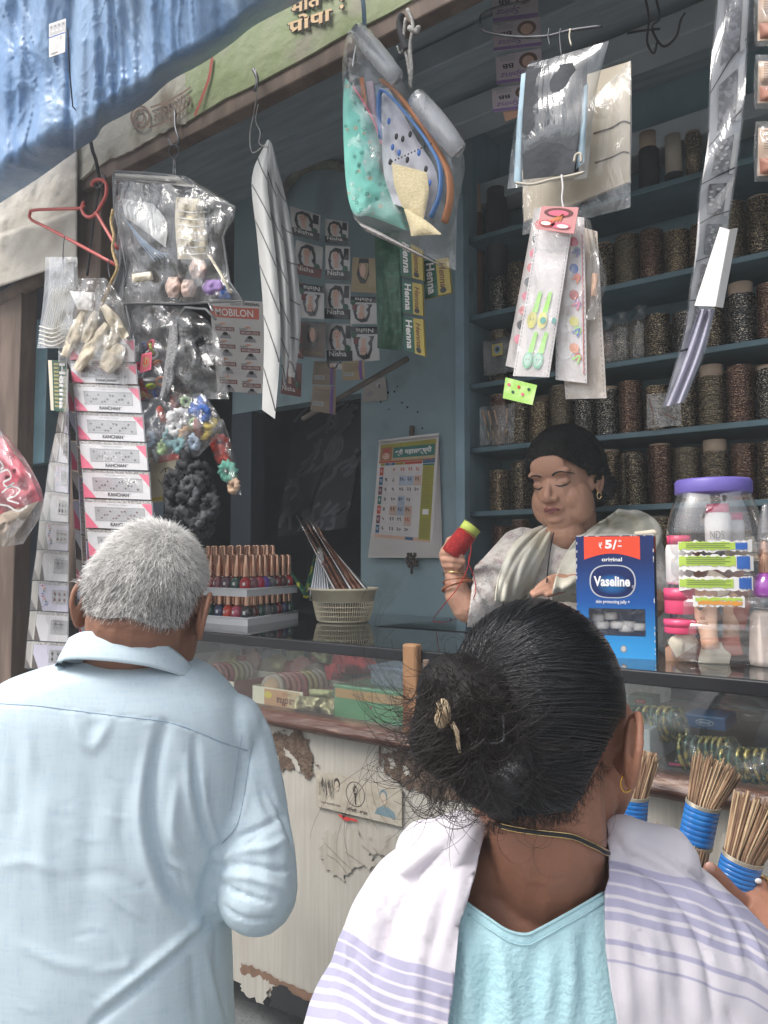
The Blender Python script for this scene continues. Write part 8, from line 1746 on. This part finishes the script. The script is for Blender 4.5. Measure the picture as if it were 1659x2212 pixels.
def comb(x0,y0,r_off):
 out=[];dx,dy=tgt[0]-x0,tgt[1]-y0;L_=math.hypot(dx,dy)
 if y0>1620:tx,ty=1090+random.uniform(-10,30),1640+random.uniform(-30,40)
 elif y0>1500:tx,ty=1060+random.uniform(-20,20),1560+(y0-1560)*.6
 else:tx,ty=tgt[0]+random.uniform(-30,30)+(x0-1150)*.1,tgt[1]-40+(y0-1290)*.35+random.uniform(-10,10)
 bx,by=(x0+tx)/2+(ty-y0)*.12,(y0+ty)/2-abs(tx-x0)*(.17 if y0<1480 else .05)
 if y0>1620:by+=14+abs(tx-x0)*.05
 j1,j2=random.uniform(-3,3),random.uniform(-3,3)
 for k in range(12):
  t_=k/11;px_=(1-t_)**2*x0+2*t_*(1-t_)*bx+t_*t_*tx+j1*math.sin(t_*3);py_=(1-t_)**2*y0+2*t_*(1-t_)*by+t_*t_*ty+j2*math.sin(t_*3)
  h=hit(px_,py_,(bvH,))
  if h:out.append(h[0]+h[1]*r_off)
  elif out:break
 return out
while len(S)<3400:
 x0,y0=random.uniform(960,1350),random.uniform(1288,1760)
 if random.random()<.5 and len(edge):
  t_=random.random();p=lerp_poly([(1342,1470),(1348,1530),(1338,1560),(1319,1592),(1292,1645),(1262,1708),(1236,1748),(1186,1757),(1120,1764)],t_);x0,y0=p[0]-random.uniform(1,14),p[1]-random.uniform(1,8)
 P=comb(x0,y0,random.uniform(.0003,.0016)if random.random()<.95 else random.uniform(.002,.0035))
 if len(P)>4:S.append(P)
 else:S.append([V([0,0,-1]),V([0,0,-1.001])])if False else None
 if len(S)and S[-1]is None:S.pop()
b=MB();strands(b,S,lambda i:S[i],whair,.00048);b.build('combed_hair',wom)
# hair wound into the bun and loose curls
S=[];random.seed(17)
def curl(x0,y0,D,n_,step,a0,turn,dz,wob):
 p=PD(x0,y0,D);a=a0;out=[p]
 for k in range(n_):a+=turn+random.uniform(-wob,wob);p=p+(cR*math.cos(a)-V([0,0,1])*math.sin(a))*step+fh*dz*math.sin(k*.8);out.append(p)
 return out
for i in range(900):
 x0,y0=random.gauss(985,52),random.gauss(1545,62);h=hit(x0,y0,(bvB,));
 if not h:continue
 dd_=np.dot(h[0]-CAM,cF)-random.uniform(.001,.007);S.append(curl(x0,y0,dd_,9,random.uniform(.004,.0075),random.uniform(.4,2.2),random.uniform(-.3,.3),random.uniform(-.003,.003),.18))
b=MB();strands(b,S,lambda i:S[i],frizz,.00036);b.build('messy_hair',wom)
S=[]
for i in range(700):  # smooth winding of the lower bun
 a0=random.uniform(0,6.28);rr=random.uniform(18,88);out=[]
 for k in range(12):
  a=a0+k*.16;h=hit(1061+rr*math.cos(a)*1.0,1655+rr*math.sin(a),(bvB,))
  if h:out.append(h[0]+h[1]*.0008)
 if len(out)>3:S.append(out)
b=MB();strands(b,S,lambda i:S[i],whair,.0005);b.build('wound_hair',wom)
S=[]
for i in range(105):  # stray curls round the outline of the bun
 t_=random.random();p=lerp_poly([(1010,1400),(930,1420),(885,1480),(872,1560),(885,1640),(930,1700),(990,1740),(1060,1760),(1130,1770),(1200,1770)],t_);low_=t_>.5
 S.append(curl(p[0]+random.uniform(0,30),p[1]+random.uniform(-15,10),.585+random.uniform(-.012,.02),random.randint(7,15),random.uniform(.0025,.006),(1.9 if low_ else 2.2)+random.uniform(-1.2,1.2),random.choice([-1,1])*random.uniform(.22,.6),.002,.25))
for(x0,y0,a0,tn_,n_)in((900,1600,2.6,-.18,22),(905,1640,2.2,-.28,26),(930,1700,1.9,-.32,24),(940,1690,2.4,-.30,28),(900,1560,3.0,-.12,18),(880,1590,3.3,.14,16),(910,1660,1.7,.3,22),(950,1720,2.0,-.36,22),(890,1520,3.4,.1,20),(960,1735,1.4,.4,20),(1000,1740,1.5,-.4,20),(895,1620,2.9,-.08,20)):
 for q_ in range(4):S.append(curl(x0+random.uniform(-6,6),y0+random.uniform(-6,6),.58+random.uniform(-.01,.01),n_,.0055,a0+random.uniform(-.15,.15),tn_*random.uniform(.8,1.2),.001,.05))
for i in range(140):S.append(curl(random.uniform(1020,1290),random.uniform(1745,1765)-0,.60,random.randint(4,9),.003,1.6+random.uniform(-.6,.6),random.uniform(-.3,.3),0,.25))if False else None
S=[s for s in S if s is not None]
b=MB();strands(b,S,lambda i:S[i],frizz,.00021);b.build('stray_curls',wom)
S=[]
for i in range(260):  # fine hair on the nape
 x0=random.uniform(1030,1300);y0=np.interp(x0,[1030,1120,1186,1236,1262,1300],[1775,1762,1755,1746,1706,1640]);h=hit(x0,y0+3,(bvW,bvH))
 if not h:continue
 a=1.6+random.uniform(-.9,.9);out=[h[0]+h[1]*.0006];xx,yy=x0,y0+3
 for k in range(6):
  a+=random.uniform(-.5,.5);xx+=math.cos(a)*random.uniform(3,8);yy+=math.sin(a)*random.uniform(3,8);h=hit(xx,yy,(bvW,))
  if h:out.append(h[0]+h[1]*.0008)
 if len(out)>2:S.append(out)
b=MB();strands(b,S,lambda i:S[i],frizz,.00022);b.build('nape_hair',wom)
# claw clip
clipm=mat('cream_clip',(.50,.39,.25),.45,rgb2=(.36,.25,.14),vs=90);b=MB()
c=PD(955,1540,.542);Rc=np.stack([cR*math.cos(.15)+cU*math.sin(.15),cF,cU],1)
b.ell(PD(956,1530,.545),(.0050,.0025,.0070),clipm,BM);b.ell(PD(953,1554,.543),(.0048,.0025,.0065),clipm,BM);b.ell(PD(962,1542,.544),(.0044,.0025,.0075),clipm,BM)
b.tube([PD(975,1562,.545),PD(987,1580,.543),PD(990,1610,.542),PD(993,1625,.545)],lambda t:.0022-.001*t,clipm,8);b.build('claw_clip',wom)
S=[curl(random.uniform(935,975),random.uniform(1490,1525),.537,8,.005,1.5+random.uniform(-.4,.6),random.uniform(-.12,.12),.001,.1)for _ in range(26)];b=MB();strands(b,S,lambda i:S[i],frizz,.0003);b.build('front_hair',wom)
b=MB();b.tube(catmull([PD(1022,1565,.552),PD(1016,1592,.548),PD(1030,1604,.546),PD(1082,1603,.546),PD(1088,1580,.548),PD(1086,1545,.552)],6),.0011,mat('dark_plastic',(.03,.032,.036),.3),8);b.build('clip_loop',wom)
b=MB();rc=PD(1353,1692,.612);b.tube([rc+(cR*math.cos(a)*.0052+V([0,0,1])*math.sin(a)*.0068+fh*.002*math.cos(a))for a in np.linspace(.7,2*math.pi+.1,22)],.00085,mat('yellow_gold',(.85,.50,.12),.25,metal=1,var=.05),8);b.build('ear_ring',wom)
pl=[(1085,1782),(1120,1790),(1170,1797),(1230,1805),(1270,1822),(1318,1848)];P=online(pl,.0022,bvW,8);b=MB();b.tube(P,.0019,M['ink'],8);
P2=online([(x,y-5)for x,y in pl],.0026,bvW,8);b.tube(P2,.0007,gold,6);P3=online([(x,y+5)for x,y in pl],.0026,bvW,8);b.tube(P3,.0007,gold,6);b.build('necklace',wom)
# tunic and shawl
kb=MB();RowsW=[(1800,1010,1345,.665,.045),(1822,938,1398,.667,.062),(1850,866,1462,.67,.078),(1885,816,1524,.672,.09),(1940,780,1584,.675,.10),(2000,750,1645,.675,.105),(2090,714,1712,.675,.11),(2212,662,1770,.67,.115),(2500,640,1800,.67,.12),(2900,690,1760,.68,.12),(3600,640,1820,.70,.14)]
loft(kb,[(r[0]+14,r[1]+22,r[2]-22,r[3],r[4]-.012)for r in RowsW],e=2.2)
v,f,n=remesh(kb,.005,4);bvT=BVHTree.FromPolygons(v.tolist(),f)
v=folds(v,n,[([(1075,2030),(1095,2120),(1105,2230)],14,.006),([(1050,2060),(1050,2150),(1040,2230)],12,-.006),([(1230,2010),(1235,2110),(1225,2230)],11,.005),([(1270,1990),(1262,2080),(1270,2200)],9,-.005),([(1160,2030),(1150,2120),(1160,2220)],16,-.004),([(1000,2000),(1010,2100),(1000,2220)],12,.005),([(1190,2060),(1180,2200)],12,.004)])
x,y,d=proj(v);nkl=[(940,1700),(990,1930),(1011,1952),(1062,1988),(1097,2010),(1135,2018),(1166,2006),(1234,1969),(1303,1929),(1340,1880),(1380,1700)]
kfab=mat('sky_blue_tunic',(.42,.66,.72),.8,rgb2=(.50,.74,.78),vs=8,bump=.25,bs=220,mix=(.3,.7));bvT=BVHTree.FromPolygons(v.tolist(),f);a,b_=clip(v,f,-sdist(x,y,nkl));tun=meshmb(a,b_,kfab).build('tunic',wom);solidify(tun,.0015,-1)
b=MB();b.tube(online(nkl[1:-2],.0004,bvT,7),.0012,kfab,6);P=online([(p[0],p[1]+22)for p in nkl[2:-2]],.0012,bvT,7);b.tube(P,.0006,kfab,5);b.build('neck_piping',wom)
sb=MB();loft(sb,RowsW[:-2]+[(2900,700,1750,.68,.115)],e=2.2)
chain(sb,[PD(1000,1806,.640),PD(940,1852,.655)],[.020,.034]);chain(sb,[PD(1352,1816,.645),PD(1420,1866,.655)],[.020,.034]);v,f,n=remesh(sb,.0038,4);x,y,d=proj(v)
leftF=[([(1020,1800),(965,1900),(925,2000),(905,2120),(895,2230)],10,.006),([(985,1810),(905,1890),(850,1980),(815,2080),(790,2230)],9,-.006),([(1000,1850),(985,1960),(950,2080)],12,.004),([(940,1830),(860,1900),(815,1980),(812,2060),(808,2200)],7,.007),([(820,1900),(775,2000),(750,2100),(735,2220)],9,.005),([(760,2010),(745,2120),(722,2220)],6,-.005),([(1030,1830),(1015,1930),(985,2020)],6,-.003),([(870,1880),(835,1960),(830,2090)],6,-.006)]
rightF=[([(1330,1815),(1400,1850),(1480,1910),(1560,1990),(1600,2100)],9,.005),([(1320,1860),(1400,1890),(1470,1950),(1520,2060),(1540,2200)],10,-.005),([(1420,1840),(1500,1890),(1560,1950),(1610,2040)],6,-.005),([(1322,1800),(1345,1830),(1370,1880)],6,-.004),([(1340,1950),(1350,2080),(1360,2220)],12,.003),([(1440,1960),(1470,2080),(1480,2220)],18,-.004),([(1560,1960),(1620,2040),(1659,2130)],8,.005),([(1400,2000),(1410,2120),(1420,2220)],14,.003)]
for k in range(46):
 lf=k%2;x0,y0=(rng.uniform(700,980),rng.uniform(1850,2200))if lf else(rng.uniform(1330,1640),rng.uniform(1840,2200));l_=rng.uniform(30,110);a=(-.45 if lf else .35)+rng.uniform(-.35,.35);(leftF if lf else rightF).append(([(x0,y0),(x0+l_*a*.5+rng.uniform(-5,5),y0+l_*.5),(x0+l_*a,y0+l_)],rng.uniform(2.6,5),rng.uniform(-.0022,.0026)))
vv=folds(v,n,leftF+rightF);vv=vv+n*(V([nz(p,14,5)for p in v])*.0022+V([nz(p,45,1)for p in v])*.0012)[:,None]
inL=[(1060,1740),(1046,1790),(1038,1824),(1032,1865),(1015,1930),(994,1988),(987,2070),(977,2156),(968,2212),(950,2600),(900,3500),(0,3500),(0,1700)]
inR=[(1300,1740),(1316,1796),(1314,1848),(1316,1896),(1306,1926),(1306,1968),(1309,2053),(1320,2139),(1333,2212),(1370,2600),(1400,3500),(2600,3500),(2600,1700)]
def stripemat(name,stops):
 m=bpy.data.materials.new(name);m.use_nodes=True;t=m.node_tree;n=t.nodes;b=n['Principled BSDF'];b.inputs['Roughness'].default_value=.85;b.inputs['Specular IOR Level'].default_value=.2
 at=n.new('ShaderNodeAttribute');at.attribute_name='weave';cr=n.new('ShaderNodeValToRGB');cr.color_ramp.interpolation='LINEAR';t.links.new(at.outputs['Fac'],cr.inputs[0])
 W_=(.63,.595,.64,1);Lv=(.39,.375,.50,1);el=cr.color_ramp.elements;el[0].position=0;el[0].color=W_;el[1].position=1;el[1].color=W_
 for p,k in stops:e=el.new(p);e.color=Lv if k else W_
 tc=n.new('ShaderNodeTexCoord');nx=n.new('ShaderNodeTexNoise');nx.inputs['Scale'].default_value=300;t.links.new(tc.outputs['Object'],nx.inputs['Vector']);bp=n.new('ShaderNodeBump');bp.inputs['Strength'].default_value=.2;bp.inputs['Distance'].default_value=.001;t.links.new(nx.outputs['Fac'],bp.inputs['Height']);t.links.new(bp.outputs[0],b.inputs['Normal'])
 t.links.new(cr.outputs[0],b.inputs['Base Color']);return m
def bands(lst,lo,span):
 out=[]
 for a,c in lst:out+=[((a-1.2-lo)/span,0),((a+1.2-lo)/span,1),((c-1.2-lo)/span,1),((c+1.2-lo)/span,0)]
 return out
 # rows of lavender bands, measured down from a base line that follows the cloth
LB=bands([(0,22),(27,52),(58,78),(88,106),(116,134),(146,164),(176,200)],-20,400);RB=bands([(-112,-94),(-90,-66),(-60,-40),(-32,-14),(-4,14),(54,66),(97,103)],-120,400)
sL,sR=stripemat('shawl_stripes_left',LB),stripemat('shawl_stripes_right',RB)
for nm,poly,m_,lo,base in(('shawl',inL,sL,-20,([640,730,760,809,880,984,1060],[1990,2005,2018,2048,2078,2100,2108])),('shawl',inR,sR,-120,([1300,1405,1508,1611,1700,1800],[1972,1990,2020,2058,2110,2190]))):
 a,b_=clip(vv,f,np.where((x<1175)==(poly is inL),sdist(x,y,poly),-5));px_,py_,_=proj(a);s_=py_-np.interp(px_,*base)+2.5*np.sin(px_/23.)
 o=meshmb(a,b_,m_).build(nm,wom)
 if len(o.data.vertices)==len(a):at=o.data.attributes.new('weave','FLOAT','POINT');at.data.foreach_set('value',((s_-lo)/400).astype(np.float32))
 solidify(o,.0016,1)
 # her right arm, hand and the ring
hm=MB();chain(hm,[PD(1760,2150,.74),PD(1690,2040,.80),PD(1640,1972,.845)],[.034,.031,.026])
hm.ell(PD(1622,1955,.85),(.026,.024,.022),None,BM)
finger(hm,[(1612,1962,.845),(1580,1935,.832),(1556,1905,.822),(1536,1880,.818)],.0130,.0085)
finger(hm,[(1640,1945,.85),(1640,1915,.850),(1632,1893,.862),(1612,1885,.885),(1590,1890,.90)],.0098,.0075)
finger(hm,[(1655,1958,.85),(1662,1930,.855),(1652,1908,.875),(1630,1903,.895)],.0095,.0075)
finger(hm,[(1660,1970,.85),(1676,1950,.86),(1668,1925,.885)],.009,.0072);finger(hm,[(1662,1990,.85),(1680,1975,.865),(1676,1950,.89)],.0085,.007)
v,f,n=remesh(hm,.0022,3);meshmb(v,f,wskin).build('hand',wom)
b=MB();nb_=PD(1533,1873,.812);b.ell(PD(1534,1874,.8125),(.0052,.0030,.0062),mat('finger_nail',(.50,.28,.22),.3),BM@V([[math.cos(.6),0,-math.sin(.6)],[0,1,0],[math.sin(.6),0,math.cos(.6)]]));b.build('thumb_nail',wom)
b=MB();rp=PD(1637,1904,.853);Rr3=frame(PD(1632,1893,.862)-PD(1640,1915,.850));b.tube([rp+Rr3@V([.0100*math.cos(a),.0100*math.sin(a),0])for a in np.linspace(0,2*math.pi,25)],.0013,gold,8);b.ell(PD(1638,1903,.842),(.004,.002,.003),M['white'],BM);b.build('finger_ring',wom)
# ================================================================= thin haze volume added to imitate the lens's veiling glare
hz_=bpy.data.materials.new('glare_veil');hz_.use_nodes=True;t=hz_.node_tree;t.nodes.clear();o_=t.nodes.new('ShaderNodeOutputMaterial');pv=t.nodes.new('ShaderNodeVolumePrincipled')
pv.inputs['Color'].default_value=(.93,.97,1,1);pv.inputs['Density'].default_value=.022;pv.inputs['Anisotropy'].default_value=0;t.links.new(pv.outputs[0],o_.inputs['Volume'])
b=MB();b.box((0,0,1.2),(26,26,4.4),hz_);b.build('haze',kind='stuff',loc=(0,0,1.2))
